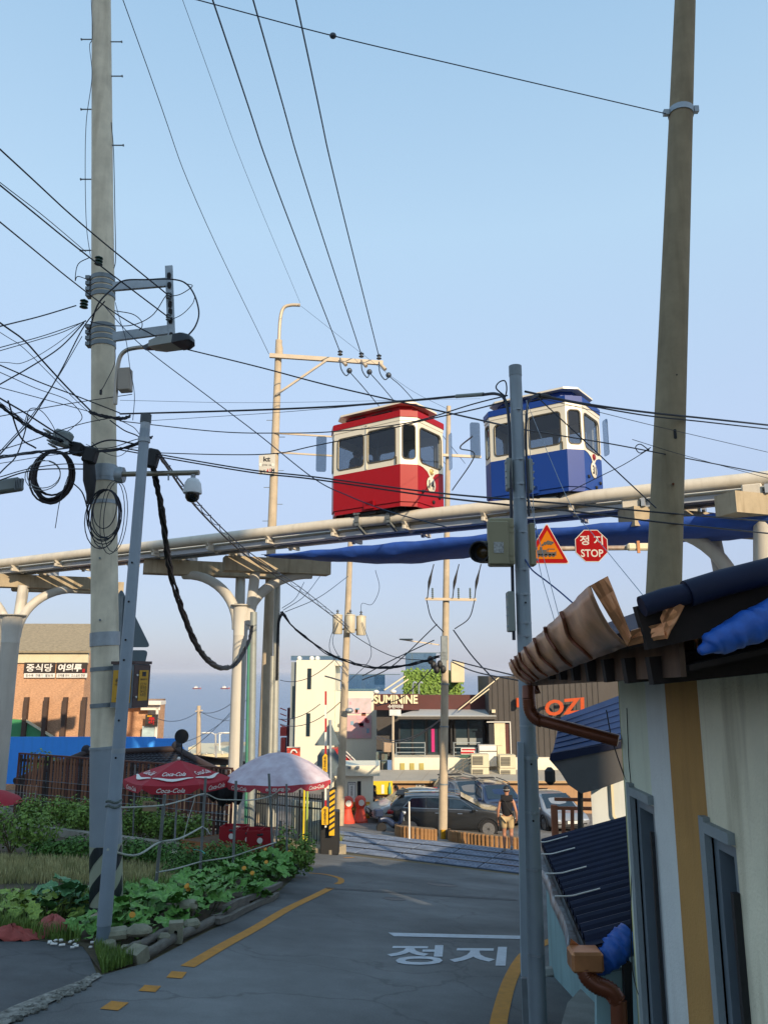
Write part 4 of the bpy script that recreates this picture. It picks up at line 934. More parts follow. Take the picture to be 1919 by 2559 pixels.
for (wa, wb, z0, z1), nm in ((W1, 1), (W2, 2)):
    wn = thing('window_tmp', '', ''); bpy.data.objects.remove(wn)
    fr = MB().box((WX + .06, wa - .025, (z0 + z1) / 2), (.10, .05, z1 - z0)).box((WX + .06, wb + .025, (z0 + z1) / 2), (.10, .05, z1 - z0)).box((WX + .06, (wa + wb) / 2, z1 - .025), (.10, wa - wb - .1, .05)).box((WX + .06, (wa + wb) / 2, z0 + .025), (.10, wa - wb - .1, .05)).box((WX + .08, (wa + wb) / 2, (z0 + z1) / 2), (.05, .04, z1 - z0 - .1))
    fo = fr.build('window', m_alu, h1)
    MB().box((WX + .10, (wa + wb) / 2, (z0 + z1) / 2), (.012, wa - wb - .1, z1 - z0 - .1)).build('pane', m_wgl, fo)
    MB().box((WX - .008, wa + .03, (z0 + z1) / 2 + .02), (.05, .06, z1 - z0 + .12)).build('surround', m_sill, fo); MB().box((WX - .008, (wa + wb) / 2, z1 + .035), (.05, wa - wb, .05)).build('lintel', m_sill, fo)
MB().box((WX - .02, W1[1] + .0, -1.7), (.02, .02, 1.6)).build('black_rail', m_black, h1); MB().box((WX - .015, W2[0] - .25, -1.9), (.03, .03, 1.9)).build('black_rail', m_black, h1)
# roof: sloping slab, underside darkened as shade, rolled verge cap
e0, e1 = V((.95, 5.55, .07)), V((.95, 2.66, .12)); rdir = V((.94, 0, .33)).normalized()
MB().prism([e0, e1, e1 + rdir * 3.2, e0 + rdir * 3.2], (-.015, 0, .035)).build('roof_slab', m_navy, h1)
MB().prism([p - Z * .012 for p in (e0 + V((.02, -.02, 0)), e1 + V((.02, .02, 0)), e1 + V((0, .02, 0)) + rdir * 3.2, e0 + V((0, -.02, 0)) + rdir * 3.2)], (0, 0, -.012)).build('shade_boarding', m_soffit, h1)  # dark sheet added so the slab's underside reads as black shade
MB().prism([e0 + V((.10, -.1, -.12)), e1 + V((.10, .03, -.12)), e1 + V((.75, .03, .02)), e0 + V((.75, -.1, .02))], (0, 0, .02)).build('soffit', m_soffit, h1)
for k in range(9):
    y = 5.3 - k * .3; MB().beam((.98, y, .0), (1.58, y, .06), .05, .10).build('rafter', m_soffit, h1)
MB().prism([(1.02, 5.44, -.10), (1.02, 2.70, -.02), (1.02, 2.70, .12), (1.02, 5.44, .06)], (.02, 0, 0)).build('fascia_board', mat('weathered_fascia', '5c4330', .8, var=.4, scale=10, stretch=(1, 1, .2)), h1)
P = [W(1604, 1516, 2.60), W(1660, 1496, 2.6), W(1716, 1484, 2.6), W(1800, 1458, 2.6), W(1919, 1428, 2.6), W(2100, 1372, 2.6)]
for a_, b_, r in ((0, 2, .036), (2, 5, .046)):
    MB().tube(P[a_:b_ + 1], r, 14).build('verge_cap', m_navy, h1, True)
MB().beam(W(1600, 1570, 2.66), W(2050, 1470, 2.66), .04, .15).build('verge_board', m_soffit, h1)
# gutter trough with straps and folded ends
gt = []
Tf, Tn, Bf, Bn = W(1272, 1658, 5.5), W(1476, 1463, 2.75), W(1319, 1711, 5.42), W(1572, 1612, 2.75)
NJ = 60
random.seed(11)
gm = MB()
for i in range(NJ + 1):
    k = i / NJ
    for j in range(7):
        q = j / 6; p = Tf.lerp(Tn, k).lerp(Bf.lerp(Bn, k), q)
        out = V((-.6, 0, -.3)) * (.035 * math.sin(math.pi * q)) + V((-1, 0, 0)) * (.003 * math.sin(k * 41 + q * 5) + .0015 * math.sin(k * 97 - q * 9))
        gm.v.append(p + out)
for i in range(NJ):
    for j in range(6): a = i * 7 + j; gm.f.append((a, a + 1, a + 8, a + 7))
go = gm.build('gutter', m_copper, h1, True, 60); sm = go.modifiers.new('thick', 'SOLIDIFY'); sm.thickness = .006
for k in (.10, .17, .25, .36, .49, .64, .80):
    pts = []
    for j in range(9):
        q = j / 8; p = Tf.lerp(Tn, k).lerp(Bf.lerp(Bn, k), q); pts.append(p + V((-.6, 0, -.3)) * (.035 * math.sin(math.pi * q) + .012) + V((-.006, .02 * math.sin(q * 9 + k * 20) + .03 * q, 0)))
    so_ = MB().tube(pts, .0075, 6).build('strap', m_cpipe, go, True)
    MB().tube([p + V((0, .018, 0)) for p in pts], .006, 6).build('strap_wire', m_cpipe, so_, True)
MB().prism([Tf + V((0, .01, 0)), Bf + V((0, .01, 0)), Bf + V((.02, .02, -.07)), Bf + V((.09, .02, -.06)), Tf + V((.14, .02, .02))], (0, .012, 0)).build('gutter_end', m_cpipe, h1)
def crumple(quadpts, name, m, amp=.005, n=4):
    a, b, c, d = [V(p) for p in quadpts]; mb = MB()
    for i in range(n + 1):
        for j in range(n + 1):
            p = a.lerp(b, i / n).lerp(d.lerp(c, i / n), j / n); nn = (b - a).cross(d - a).normalized(); mb.v.append(p + nn * amp * (math.sin(i * 2.1 + j * .7) + math.sin(j * 2.9 - i * .5)) * .6)
    for i in range(n):
        for j in range(n): q = i * (n + 1) + j; mb.f.append((q, q + 1, q + n + 2, q + n + 1))
    o = mb.build(name, m, h1, False); s_ = o.modifiers.new('t', 'SOLIDIFY'); s_.thickness = .005; return o
crumple([W(1476, 1463, 2.75), W(1519, 1440, 2.72), W(1579, 1590, 2.66), W(1570, 1612, 2.72)], 'gutter_lip', m_copper2)
crumple([W(1571, 1614, 2.72), W(1577, 1575, 2.68), W(1655, 1556, 2.62), W(1668, 1595, 2.60)], 'gutter_lip', m_copper2)
crumple([W(1650, 1545, 2.62), W(1670, 1497, 2.60), W(1712, 1515, 2.58), W(1668, 1598, 2.60)], 'gutter_lip', m_copper2)
crumple([W(1714, 1530, 2.74), W(1752, 1530, 2.74), W(1742, 1620, 2.78), W(1735, 1600, 2.78)], 'gutter_flashing', m_copper2)
dp = thing('downpipe', 'copper-brown downpipe with ribbed elbow under the long gutter', 'downpipe', W(1535, 1850, 5.15))
def ribbed(pts, r, name, parent, m=m_cpipe):
    P = cat(pts, 10); rs = [r * (1.06 if i % 2 else .95) for i in range(len(P))]; return MB().tube(P, rs, 14).build(name, m, parent, True, 80)
MB().cyl(W(1321, 1716, 5.46), W(1321, 1748, 5.44), .045, n=14).build('outlet', m_cpipe, dp, True)
ribbed([W(1321, 1745, 5.44), W(1325, 1775, 5.44), W(1338, 1795, 5.42), W(1356, 1803, 5.40)], .044, 'elbow', dp)
MB().cyl(W(1352, 1801, 5.40), W(1545, 1852, 5.22), .040, n=16).build('pipe', m_cpipe, dp, True)
# rolled blue tarpaulin under the verge
def lump(pix, y, r, name, label, n=22, m=m_tarp):
    P = cat([W(u, v, y + dy) for u, v, dy, _ in pix], 9); k = len(P); rad = cat([V((q[3], 0, 0)) for q in pix], 9)
    mb = MB().tube(P, [max(.004, rad[i].x) * (1 + .04 * math.sin(i * 1.3) + .03 * math.sin(i * 2.1)) for i in range(k)], n)
    mb.v = [p + V((math.sin(p.z * 95 + p.x * 60), math.sin(p.x * 80), math.sin(p.x * 70 + p.y * 50))) * .0035 + V((math.sin(p.x * 150 + p.z * 90), 0, math.sin(p.z * 170))) * .0022 for p in mb.v]
    return tag(mb.build(name, m, None, True, 70), label, 'tarp')
lump([(1752, 1628, .0, .015), (1790, 1605, 0, .040), (1850, 1578, 0, .052), (1919, 1548, 0, .058), (2020, 1510, 0, .07)], 2.55, .05, 'blue_tarp', 'bright blue tarpaulin bundled under the navy verge')
# black service wire running down the wall
tag(MB().tube(cat([W(1515, 1775, 5.3), W(1530, 1850, 5.24), wp(1560, 1940), wp(1585, 1990), wp(1578, 2200), wp(1580, 2420), wp(1612, 2530)], 8), .004, 6).build('service_wire', m_black, None, True), 'thin black wire hanging down the striped house wall', 'wire')
tag(MB().tube([wp(1570, 1770) - X * .01, wp(1575, 1900) - X * .01, wp(1584, 1990) - X * .012], .003, 6).build('service_wire', m_black, None, True), 'short straight wire on the yellow-green wall strip', 'wire')
# ---- lower neighbour: navy ribbed roof falling to the road
h2 = thing('ribbed_roof_house', 'low house with navy ribbed sheet roof below the copper downpipe', 'house', (3.0, 7.2, gz(2.5, 7)))
eF, eN = W(1352, 2108, 8.5), W(1466, 2368, 5.42); up_ = V((.955, -.12, .27)).normalized()
ln = 2.6; nr = 18
MB().prism([eF - Z * .03, eN - Z * .03, eN - Z * .03 + up_ * ln, eF - Z * .03 + up_ * ln], (0, 0, .02)).build('roof_deck', m_soffit, h2)
for i in range(nr):
    a, b = eF.lerp(eN, i / nr), eF.lerp(eN, (i + .985) / nr)
    prof = [(0, 0), (.12, .045), (.35, .055), (.5, .04), (.62, .008), (1, 0)]; mb = MB()
    for k, hh in prof:
        p = a.lerp(b, k); mb.v += [p + Z * hh, p + Z * hh + up_ * ln, p + Z * (hh - .008), p + Z * (hh - .008) + up_ * ln]
    for q in range(len(prof) - 1): o_ = q * 4; mb.f += [(o_, o_ + 1, o_ + 5, o_ + 4), (o_ + 2, o_ + 6, o_ + 7, o_ + 3), (o_, o_ + 4, o_ + 6, o_ + 2)]
    mb.build('roof_rib_sheet', m_navy, h2)
gpts = [eF.lerp(eN, k / 12) for k in range(13)]; gb_ = MB()
for i, p in enumerate(gpts):
    w_ = V((-.012 * math.sin(i * 1.7), 0, .006 * math.sin(i * 2.3)))
    gb_.v += [p + V((-.10, 0, .05)) + w_, p + V((-.115, 0, -.02)) + w_, p + V((-.08, 0, -.10)), p + V((0, 0, -.10)), p + V((.01, 0, -.02))]
for i in range(12):
    for j in range(4): a = i * 5 + j; gb_.f.append((a, a + 1, a + 6, a + 5))
g2 = gb_.build('gutter', mat('pale_worn_gutter', '8f9aa0', .5, .3, var=.2, scale=8, col2='6b4a36'), h2, True); g2.modifiers.new('t', 'SOLIDIFY').thickness = .006
for k in (.08, .25, .48, .70):
    p = eF.lerp(eN, k); MB().tube(cat([p + V((-.10, 0, .06)), p + V((.02, -.01, .065)), p + V((.10, -.02, .085)), p + V((.24, -.04, .125))], 4), .006, 6).build('gutter_hook', m_white, h2, True)
cbx = MB().bbox(W(1462, 2398, 5.34), (.20, .16, .12), .015); cbx.build('outlet_box', m_copper2, h2)
MB().prism([eN + V((-.115, 0, -.02)), eN + V((-.10, 0, .05)), eN + V((.0, -.02, -.02)), eN + V((0, 0, -.12))], (0, .01, 0)).build('gutter_end', m_copper2, h2)
MB().box((3.4, 7.4, -2.7), (3.2, 3.6, 1.6)).build('wall', mat('teal_grey_wall', '7fa0a2', .85, var=.12, scale=2, stain=.3), h2)
MB().prism([W(1490, 2440, 5.5), W(1560, 2425, 5.5), W(1570, 2640, 5.5), W(1492, 2640, 5.5)], (0, .05, 0)).build('front_panel', mat('pale_teal_panel', '8fb0b2', .7, var=.12, scale=3, stain=.3), h2)
MB().beam(W(1566, 2405, 5.4), W(1572, 2640, 5.4), .05, .05, up=Y).build('door_post', m_dark, h2)
dp2 = thing('downpipe', 'rust-brown downpipe with ribbed bends at the navy roof corner', 'downpipe', W(1545, 2559, 5.2))
ribbed([W(1458, 2408, 5.32), W(1466, 2440, 5.30), W(1490, 2462, 5.28), W(1525, 2478, 5.26), W(1545, 2505, 5.25)], .052, 'ribbed_bend', dp2)
MB().cyl(W(1545, 2500, 5.25), W(1552, 2680, 5.2), .050, n=16).build('pipe', m_cpipe, dp2, True)
lump([(1484, 2438, .0, .025), (1500, 2415, 0, .06), (1525, 2388, 0, .085), (1550, 2362, .02, .09), (1575, 2340, .04, .09)], 5.42, .1, 'blue_tarp', 'blue tarpaulin bundle stuffed beneath the ribbed navy roof')
tag(MB().bbox(G(1372, 2432, .03), (.24, .16, .10), .045, rz=.3).build('kerb_stone', mat('pale_stone', '8b8b84', .9, var=.15, bump=.6)), 'small pale stone lying beside the signal pole', 'stone')
tag(MB().prism([G(1420, 2560), G(1470, 2500), G(1500, 2500), G(1500, 2640), G(1400, 2640)], (0, 0, .16)).build('concrete_ramp', mat('rough_concrete', '83847f', .95, var=.2, scale=4, bump=.6)), 'sloping concrete ramp edge below the ribbed navy roof', 'ramp')
# ---- third house: deep grey eave with blue tiles, white wall below
h3 = thing('grey_eave_house', 'white house with deep grey rounded eave and blue roof tiles', 'house', (4.5, 12.5, gz(3.5, 11)))
y3 = 10.2
MB().prism([(2.62, 10.25, -5), (3.5, 12.9, -5), (6.2, 16.5, -5), (9, 15.6, -5), (7.5, 9.6, -5)], (0, 0, 3.7)).build('wall', mat('white_render', 'c2c8c8', .8, var=.05, scale=1.5, stain=.2), h3)
MB().prism([W(1472, 2010, 10.15), W(1540, 2000, 10.15), W(1540, 2075, 10.15), W(1472, 2075, 10.15)][0:4], (0, .06, 0)) if False else None
ep = [(1378, 1905), (1400, 1930), (1420, 1962), (1452, 1984), (1500, 1972), (1560, 1950), (1560, 1850), (1388, 1888)]
MB().prism([W(u, v, y3 - .5) for u, v in ep], (.85, 2.9, 0)).build('eave', mat('grey_eave_sheet', '4f4d4c', .7, var=.12, scale=2), h3)
MB().prism([W(u, v, y3 - .53) for u, v in [(1372, 1898), (1378, 1905), (1560, 1868), (1560, 1852), (1376, 1884)]], (.85, 2.9, 0)).build('gutter', m_navy, h3)
for i in range(7):
    a, b = (1380 + i * 3, 1884 - i * 13), (1560, 1846 - i * 16)
    MB().prism([W(a[0], a[1], y3 - .45 + i * .1), W(b[0], b[1], y3 - .45 + i * .1), W(b[0], b[1] - 16, y3 - .33 + i * .1), W(a[0] + 3, a[1] - 13, y3 - .33 + i * .1)], (.1, .05, .0)).build('tile_course', mat('dark_blue_tile', '1c2e54', .5, 0, var=.2, scale=5), h3)
MB().bbox(W(1374, 1940, y3 - .5), (.12, .12, .20), .04).build('gutter_outlet', m_black, h3)
MB().cyl(W(1450, 1975, y3 - .1), W(1450, 2300, y3 - .1), .035, n=10).build('black_post', m_black, h3, True)
MB().ring(W(1536, 2050, y3 - .02), X, Z, 0, .5, .02, .55, .05, .03, .02).build('window_surround', m_cream, h3)
# timber guard rail beyond
fy = 15.5; tf = thing('timber_railing', 'orange-brown timber railing beyond the white house', 'railing', V((W(1384, 2100, fy).x, fy, gz(3.3, fy))))
m_tim = mat('brown_timber', '8a4f30', .7, var=.15, scale=6)
p = W(1384, 2012, fy); MB().bbox(V((p.x, fy, (p.z + gz(p.x, fy)) / 2)), (.115, .115, p.z - gz(p.x, fy)), .012).build('post', m_tim, tf)
for v, u2 in ((1998, 1450), (2020, 1460), (2092, 1460)): MB().beam(W(1386, v, fy), W(u2 + 40, v + 2, fy + .1), .06, .06).build('rail', m_tim, tf)
for u in (1408, 1430, 1452): MB().beam(W(u, 2022, fy), W(u, 2092, fy), .06, .06, up=Y).build('baluster', m_tim, tf)
# ---- unseen block added behind the camera on the right to shade the near street
hx_, qx = V((math.sin(SUN_AZ), -math.cos(SUN_AZ), 0)), V((math.cos(SUN_AZ), math.sin(SUN_AZ), 0))
bl = thing('shade_block', 'tall plain block added unseen behind the viewer to shade the street', 'building', hx_ * 26 + Z * -3)
QE, QW = 6.85, 13.0
c = hx_ * 26 + qx * (QE - QW / 2); Mr = MX((qx, hx_, Z)).transposed()
MB().box(c + Z * 10.4, (QW, 8, 28.2), M=Mr).build('wall', mat('block_render', 'e6e0d2', .8, var=.05), bl)
for i in range(3):
    for k in range(5): MB().box(hx_ * 21.98 + qx * (QE - 2 - i * 4) + Z * (-1 + k * 3.8), (1.6, .06, 1.5), M=Mr).build('window', m_wgl, bl)
# ================================================================== GARDEN CORNER ON THE LEFT
def leafmat(name, c1, c2, rough=.55):
    m = mat(name, c1, rough, var=.25, scale=7, col2=c2, spec=.3); return m
m_lf1 = leafmat('shrub_leaf', '7a9640', '4c6c2c'); m_lf2 = leafmat('pepper_leaf', '567c32', '365a24'); m_lf3 = leafmat('pumpkin_leaf', '6f9c48', '45752f', .5); m_lf4 = leafmat('lime_leaf', '93a84a', '66863a'); m_lf5 = leafmat('dry_leaf', '7d6a3a', '5c4a2a'); m_lf6 = leafmat('weed_leaf', '70863c', '4a682a')
m_stem = mat('plant_stem', '56653a', .8, var=.2); m_twig = mat('brown_twig', '5a4632', .9, var=.2)
soil = [(-460, 2350), (0, 2345), (205, 2370), (250, 2432), (300, 2425), (372, 2404), (480, 2346), (600, 2288), (700, 2222), (740, 2183), (706, 2158), (685, 2140), (690, 2122), (500, 2085), (300, 2055), (-100, 2040), (-520, 2060)]
patch('garden_soil', soil, .018, mat('garden_soil', '4b3b2a', .98, var=.3, scale=2, bump=1, bscale=22, col2='3b3a22'))
def leafquad(mb, p, sz, nrm, rot, bend=.25):
    """small bent leaf: 2 quads folded along the midrib"""
    n = nrm.normalized(); a = n.orthogonal().normalized(); a = MX.Rotation(rot, 3, n) @ a; b = n.cross(a)
    w = sz * .33; k = len(mb.v)
    mb.v += [p, p + a * sz * .5 + b * w + n * sz * bend * .4, p + a * sz, p + a * sz * .5 - b * w + n * sz * bend * .4, p + a * sz * .5 - n * 0]
    mb.f += [(k, k + 4, k + 2, k + 1), (k, k + 3, k + 2, k + 4)]
def shrub(label, c, rad, n, sz, m, seed, group, name='shrub', stems=5, catg='shrub', lumps=7):
    rng = random.Random(seed); c = V(c); th = thing(name, label, catg, c, 0, group); mb = MB()
    L = [(V((rng.uniform(-.62, .62) * rad[0], rng.uniform(-.6, .6) * rad[1], rng.uniform(.35, .85) * rad[2])), rng.uniform(.35, .55)) for _ in range(lumps)]
    for i in range(n):
        o, s = rng.choice(L); d = V((rng.gauss(0, 1), rng.gauss(0, 1), rng.gauss(0, 1))).normalized(); r = s * rng.uniform(.55, 1.08) ** .6
        p = c + o + V((d.x * rad[0] * r, d.y * rad[1] * r, d.z * rad[2] * r * .9))
        p.z = max(p.z, c.z + .01)
        leafquad(mb, p, sz * rng.uniform(.6, 1.25), (d + V((rng.uniform(-.6, .6), rng.uniform(-.6, .6), rng.uniform(0, .9)))), rng.uniform(0, 6.3))
    struct(mb.build('foliage', m, th), 'stuff')
    for i in range(stems):
        a = rng.uniform(0, 6.3); q = V((math.cos(a) * rad[0] * .5, math.sin(a) * rad[1] * .5, rad[2] * rng.uniform(.7, 1.05)))
        MB().tube([c - Z * .02, c + q * .5 + V((0, 0, .03)), c + q], [.012, .009, .004], 5).build('stem', m_twig, th)
    return th
FS_ = ['dense green shrub at the fence end by the thick pillar', 'dense green shrub second along the fence from the thick pillar', 'dense green shrub by the fence directly behind the striped pole', 'dense green shrub by the fence between leaning pipe and rope stake', 'tallest fence shrub, growing under the cardboard sign', 'dense green shrub under the red parasol by the fence', 'dense green shrub by the fence next to the red crates']
LB_ = ['low dark bush beside the rounded one at the kerb', 'low dark bush left of the striped pole below the kerb', 'low dark bush right of the leaning pipe below the kerb', 'low dark bush by the kerb end near the leaning stake']
PB_ = ['dark pepper bush between the kerb end and the knotted stake', 'largest dark pepper bush, left of the red crates', 'dark pepper bush directly under the red crates', 'smallest dark pepper bush beside the stake crossing the parasol']
PP_ = ['pumpkin plant sprawling at the leaning pipe foot', 'pumpkin plant behind the holed concrete block', 'pumpkin plant sprawling above the long grey log', 'pumpkin plant behind the stub of grey timber', 'pumpkin plant behind the stacked timber planks', 'last pumpkin plant of the row, at the road bend']
LP_ = ['lime green plant behind the faded red cloth', 'lime green plant behind the pink cloth', 'lime green plant just right of the striped pole']
SQ_ = ['blue-green squash plant beside the pink cloth', 'blue-green squash plant touching the striped pole']
gA, gB = 'shrubs along the slatted fence', 'low bushes below the concrete kerb'
for i, (u, v, w_, h_) in enumerate(((95, 2078, .95, .95), (170, 2088, 1.0, 1.0), (215, 2096, .8, .95), (290, 2098, .9, .85), (352, 2103, .8, 1.15), (410, 2108, .8, .85), (470, 2114, .8, .85))):
    c = G(u, v); shrub(FS_[i], c, (w_ * .72, .45, h_ * .80), 1500, .085, m_lf1, 20 + i, gA, lumps=12)
c = G(25, 2135); shrub('rounded green bush in front of the thick pale pillar', c, (.85, .6, .85), 1500, .085, m_lf1, 40, None, lumps=10)
for i, (u, v, w_, h_) in enumerate(((130, 2148, .75, .50), (195, 2156, .75, .55), (300, 2160, .75, .60), (375, 2168, .7, .60))):
    c = G(u, v); shrub(LB_[i], c, (w_ * .85, .38, h_ * .66), 1300, .07, m_lf2, 50 + i, gB, lumps=10)
for i, (u, v, w_, h_) in enumerate(((478, 2200, .7, .75), (545, 2196, .8, .85), (618, 2192, .7, .75), (665, 2186, .5, .55))):
    c = G(u, v); shrub(PB_[i], c, (w_ * .78, .45, h_ * .68), 1500, .065, m_lf2, 60 + i, 'pepper bushes by the crates', lumps=10, name='pepper_bush')
c = G(735, 2192); shrub('bright green leafy plant at the road bend beside the stakes', c, (.40, .36, .78), 1100, .085, m_lf1, 70, None, lumps=8, name='leafy_plant', catg='plant')
# concrete kerb step
kp_ = [G(*q) for q in ((40, 2078), (130, 2090), (230, 2103), (330, 2116), (445, 2132))]
kb_ = MB()
for a, b in zip(kp_, kp_[1:]): kb_.beam(a + Z * .08, b + Z * .08, .20, .24)
tag(kb_.build('garden_kerb', mat('old_concrete_kerb', '8d897c', .95, var=.2, scale=5, bump=.5, stain=.3)), 'old concrete kerb step running below the fence shrubs', 'kerb')
# dry grass and weeds: blades
def blades(px, n, h, m, label, seed, name='grass', wd=.006, lean=.4):
    rng = random.Random(seed); mb = MB(); P = [G(*q) for q in px]; xs = [p.x for p in P]; ys = [p.y for p in P]
    def inside(x, y):
        r = False; j = len(P) - 1
        for i in range(len(P)):
            if (P[i].y > y) != (P[j].y > y) and x < (P[j].x - P[i].x) * (y - P[i].y) / (P[j].y - P[i].y) + P[i].x: r = not r
            j = i
        return r
    k = 0; tries = 0
    while k < n and tries < n * 20:
        tries += 1; x, y = rng.uniform(min(xs), max(xs)), rng.uniform(min(ys), max(ys))
        if not inside(x, y): continue
        k += 1; hh = h * rng.uniform(.4, 1.2); a = rng.uniform(0, 6.3); d = V((math.cos(a), math.sin(a), 0)); l = rng.uniform(.1, lean) * hh; q = V((-d.y, d.x, 0)) * wd
        b = V((x, y, gz(x, y) + .015)); s = len(mb.v)
        mb.v += [b - q, b + q, b + d * l * .4 + Z * hh * .6 + q * .7, b + d * l * .4 + Z * hh * .6 - q * .7, b + d * l + Z * hh]; mb.f += [(s, s + 1, s + 2, s + 3), (s + 3, s + 2, s + 4)]
    return tag(mb.build(name, m), label, 'grass', kind='stuff')
blades([(-40, 2150), (230, 2160), (450, 2180), (440, 2215), (230, 2212), (-40, 2215)], 9000, .16, mat('straw', 'b3a878', .9, var=.25, scale=3, col2='7f8850'), 'dry straw-coloured grass between the bushes and pumpkins', 1)
blades([(235, 2372), (255, 2440), (330, 2416), (350, 2395), (280, 2400)], 1500, .12, m_lf6, 'tuft of green grass below the concrete blocks', 2, wd=.005)
blades([(-40, 2340), (200, 2362), (200, 2345), (-40, 2320)], 900, .15, m_lf6, 'sparse weeds along the driveway edge', 3)
blades([(690, 2112), (860, 2100), (850, 2110), (770, 2122), (700, 2130)], 1600, .22, mat('sunny_weeds', '7d7a3a', .8, var=.3, scale=3, col2='4f6a2c'), 'sunlit weeds along the railway fence foot', 4)
blades([(90, 2240), (560, 2190), (520, 2240), (230, 2290), (60, 2330), (-60, 2330), (-60, 2250)], 2600, .16, m_lf6, 'mixed green weeds below the dry grass', 6, lean=.8, wd=.009)
# big-leaved plants: every leaf is its own piece
def leaf_mesh(seed, lobes=5, cup=.16):
    rng = random.Random(seed); mb = MB(); n = 20; mb.v.append(V((0, 0, -.04)))
    for i in range(n):
        a = 2 * math.pi * i / n; r = .5 * (.86 + .14 * math.cos(lobes * a)) * rng.uniform(.95, 1.05)
        if i == 0: r *= .45                                   # notch at the stalk
        mb.v.append(V((r * math.cos(a), r * math.sin(a), cup * (r * 2) ** 2 * rng.uniform(-.5, .9) + .05 * math.cos(3 * a))))
    for i in range(n): mb.f.append((0, 1 + i, 1 + (i + 1) % n))
    return mb
LM = {}
def leafset(key, m, lobes, cup):
    LM[key] = []
    for k in range(4):
        o = leaf_mesh(100 + k, lobes, cup).build('leaf', m, None, True, 80); LM[key].append(o.data); bpy.data.objects.remove(o)
leafset('pumpkin', m_lf3, 5, .20); leafset('lime', m_lf4, 7, .12); leafset('squash', leafmat('squash_leaf', '6a9660', '427654', .5), 5, .15)
def bigplant(label, c, nl, spread, h, key, sz, seed, name, group=None, flowers=0):
    rng = random.Random(seed); c = V(c); th = thing(name, label, 'plant', c, 0, group)
    for i in range(nl):
        a = rng.uniform(0, 6.3); r = rng.random() ** .6; x, y = c.x + math.cos(a) * r * spread[0], c.y + math.sin(a) * r * spread[1]
        z = gz(x, y) + h * rng.uniform(.25, 1.0) * (1 - .45 * r)
        o = bpy.data.objects.new('leaf', rng.choice(LM[key])); C.objects.link(o); o.location = (x, y, z); s = sz * rng.uniform(.6, 1.2); o.scale = (s, s, s)
        o.rotation_euler = (rng.uniform(-.5, .25) + .35, rng.uniform(-.5, .5), rng.uniform(0, 6.3)); adopt(o, th)
        if i % 4 == 0: MB().tube([V((c.x + (x - c.x) * .7, c.y + (y - c.y) * .7, gz(x, y))), V((x, y, z))], .006, 5).build('stalk', m_stem, th)
    for i in range(flowers):
        x, y = c.x + rng.uniform(-.8, .8) * spread[0], c.y - rng.uniform(-.2, .9) * spread[1]; p = V((x, y, gz(x, y) + h * rng.uniform(.55, 1.05)))
        MB().lathe([(.006, 0), (.012, .025), (.02, .05), (.034, .065), (.028, .07)], p, 10, V((rng.uniform(-.5, .5), -.6, .6)).normalized()).build('flower', mat('squash_flower', 'c98a20', .6, var=.1), th, True)
gP = 'pumpkin plants along the timber edging'
for i, (u, v, n_, sx, sy, h_) in enumerate(((300, 2345, 46, .55, .5, .42), (380, 2315, 52, .60, .55, .52), (470, 2285, 56, .62, .6, .55), (560, 2252, 56, .62, .6, .60), (640, 2222, 52, .6, .6, .62), (692, 2200, 36, .45, .5, .55))):
    bigplant(PP_[i], G(u, v), n_, (sx, sy), h_, 'pumpkin', .26, 300 + i, 'pumpkin_plant', gP, 2 if i % 2 else 1)
for i, (u, v) in enumerate(((30, 2305), (100, 2298), (265, 2300))):
    bigplant(LP_[i], G(u, v), 40, (.5, .4), .36, 'lime', .17, 400 + i, 'lime_plant', 'lime green plants by the driveway')
for i, (u, v) in enumerate(((150, 2296), (205, 2288))):
    bigplant(SQ_[i], G(u, v), 26, (.42, .4), .48, 'squash', .28, 420 + i, 'squash_plant', 'squash plants left of the striped pole')
# stakes and ropes
m_stake = mat('grey_stake', '6f7270', .7, .1, var=.15, scale=6)
def stake(top, bot, yy, label, r=.020):
    b = G(*bot); t = W(top[0], top[1], b.y + yy); o = MB().cyl(b - Z * .12, t, r, n=8).build('garden_stake', m_stake, None, True); return tag(o, label, 'stake', 'garden stakes strung with rope'), t, b
S = {}
for k, top, bot, lab in (('a', (338, 1912), (332, 2110), 'grey stake standing behind the cardboard sign'), ('b', (412, 1986), (384, 2262), 'leaning grey stake in the pumpkins nearest the striped pole'), ('c', (514, 1944), (498, 2210), 'grey stake with pale rope knots between the parasols'),
    ('d', (590, 1952), (581, 2206), 'grey stake left of the red crates'), ('e', (672, 1934), (686, 2196), 'grey stake crossing the middle of the grey parasol'), ('f', (716, 1960), (718, 2198), 'pale stake beside the road bend plant'), ('g', (701, 2052), (700, 2160), 'short pale stake next to the table edge')):
    S[k] = stake(top, bot, 0, lab, .024 if k in 'bcde' else .02)
def rope(pix, label, r=.011, m=m_rope):
    P = [p if isinstance(p, V) else W(*p) for p in pix]; return tag(MB().tube(cat(P, 6), r, 6).build('rope', m, None, True), label, 'rope')
def on(k, v):
    o, t, b = S[k]; f = Axis(t, b); return f(zat(f, v)) - Y * .03
gpx = lambda v: Gp_.px(v) - Y * .075
rope([gpx(2016), (330, 2018, 10.6), on('b', 2012), (460, 2000, (S['b'][2].y + S['c'][2].y) / 2), on('c', 1984), (545, 1998, 14.5), on('d', 1999), (630, 2000, 14.6), on('e', 1990), (705, 1972, 14.8)], 'upper rope strung from the leaning pipe along the stakes')
rope([gpx(2120), (320, 2138, 10.2), (352, 2134, 10.5), on('b', 2105), (450, 2096, 11.6), on('c', 2066)], 'sagging white rope between the leaning pipe and the knotted stake', .014)
rope([on('b', 2180), (440, 2172, 12), on('c', 2154), (545, 2148, 13.6), on('d', 2140), (640, 2122, 14.4), (690, 2106, 14.9)], 'lower rope threaded along the stakes above the pumpkins')
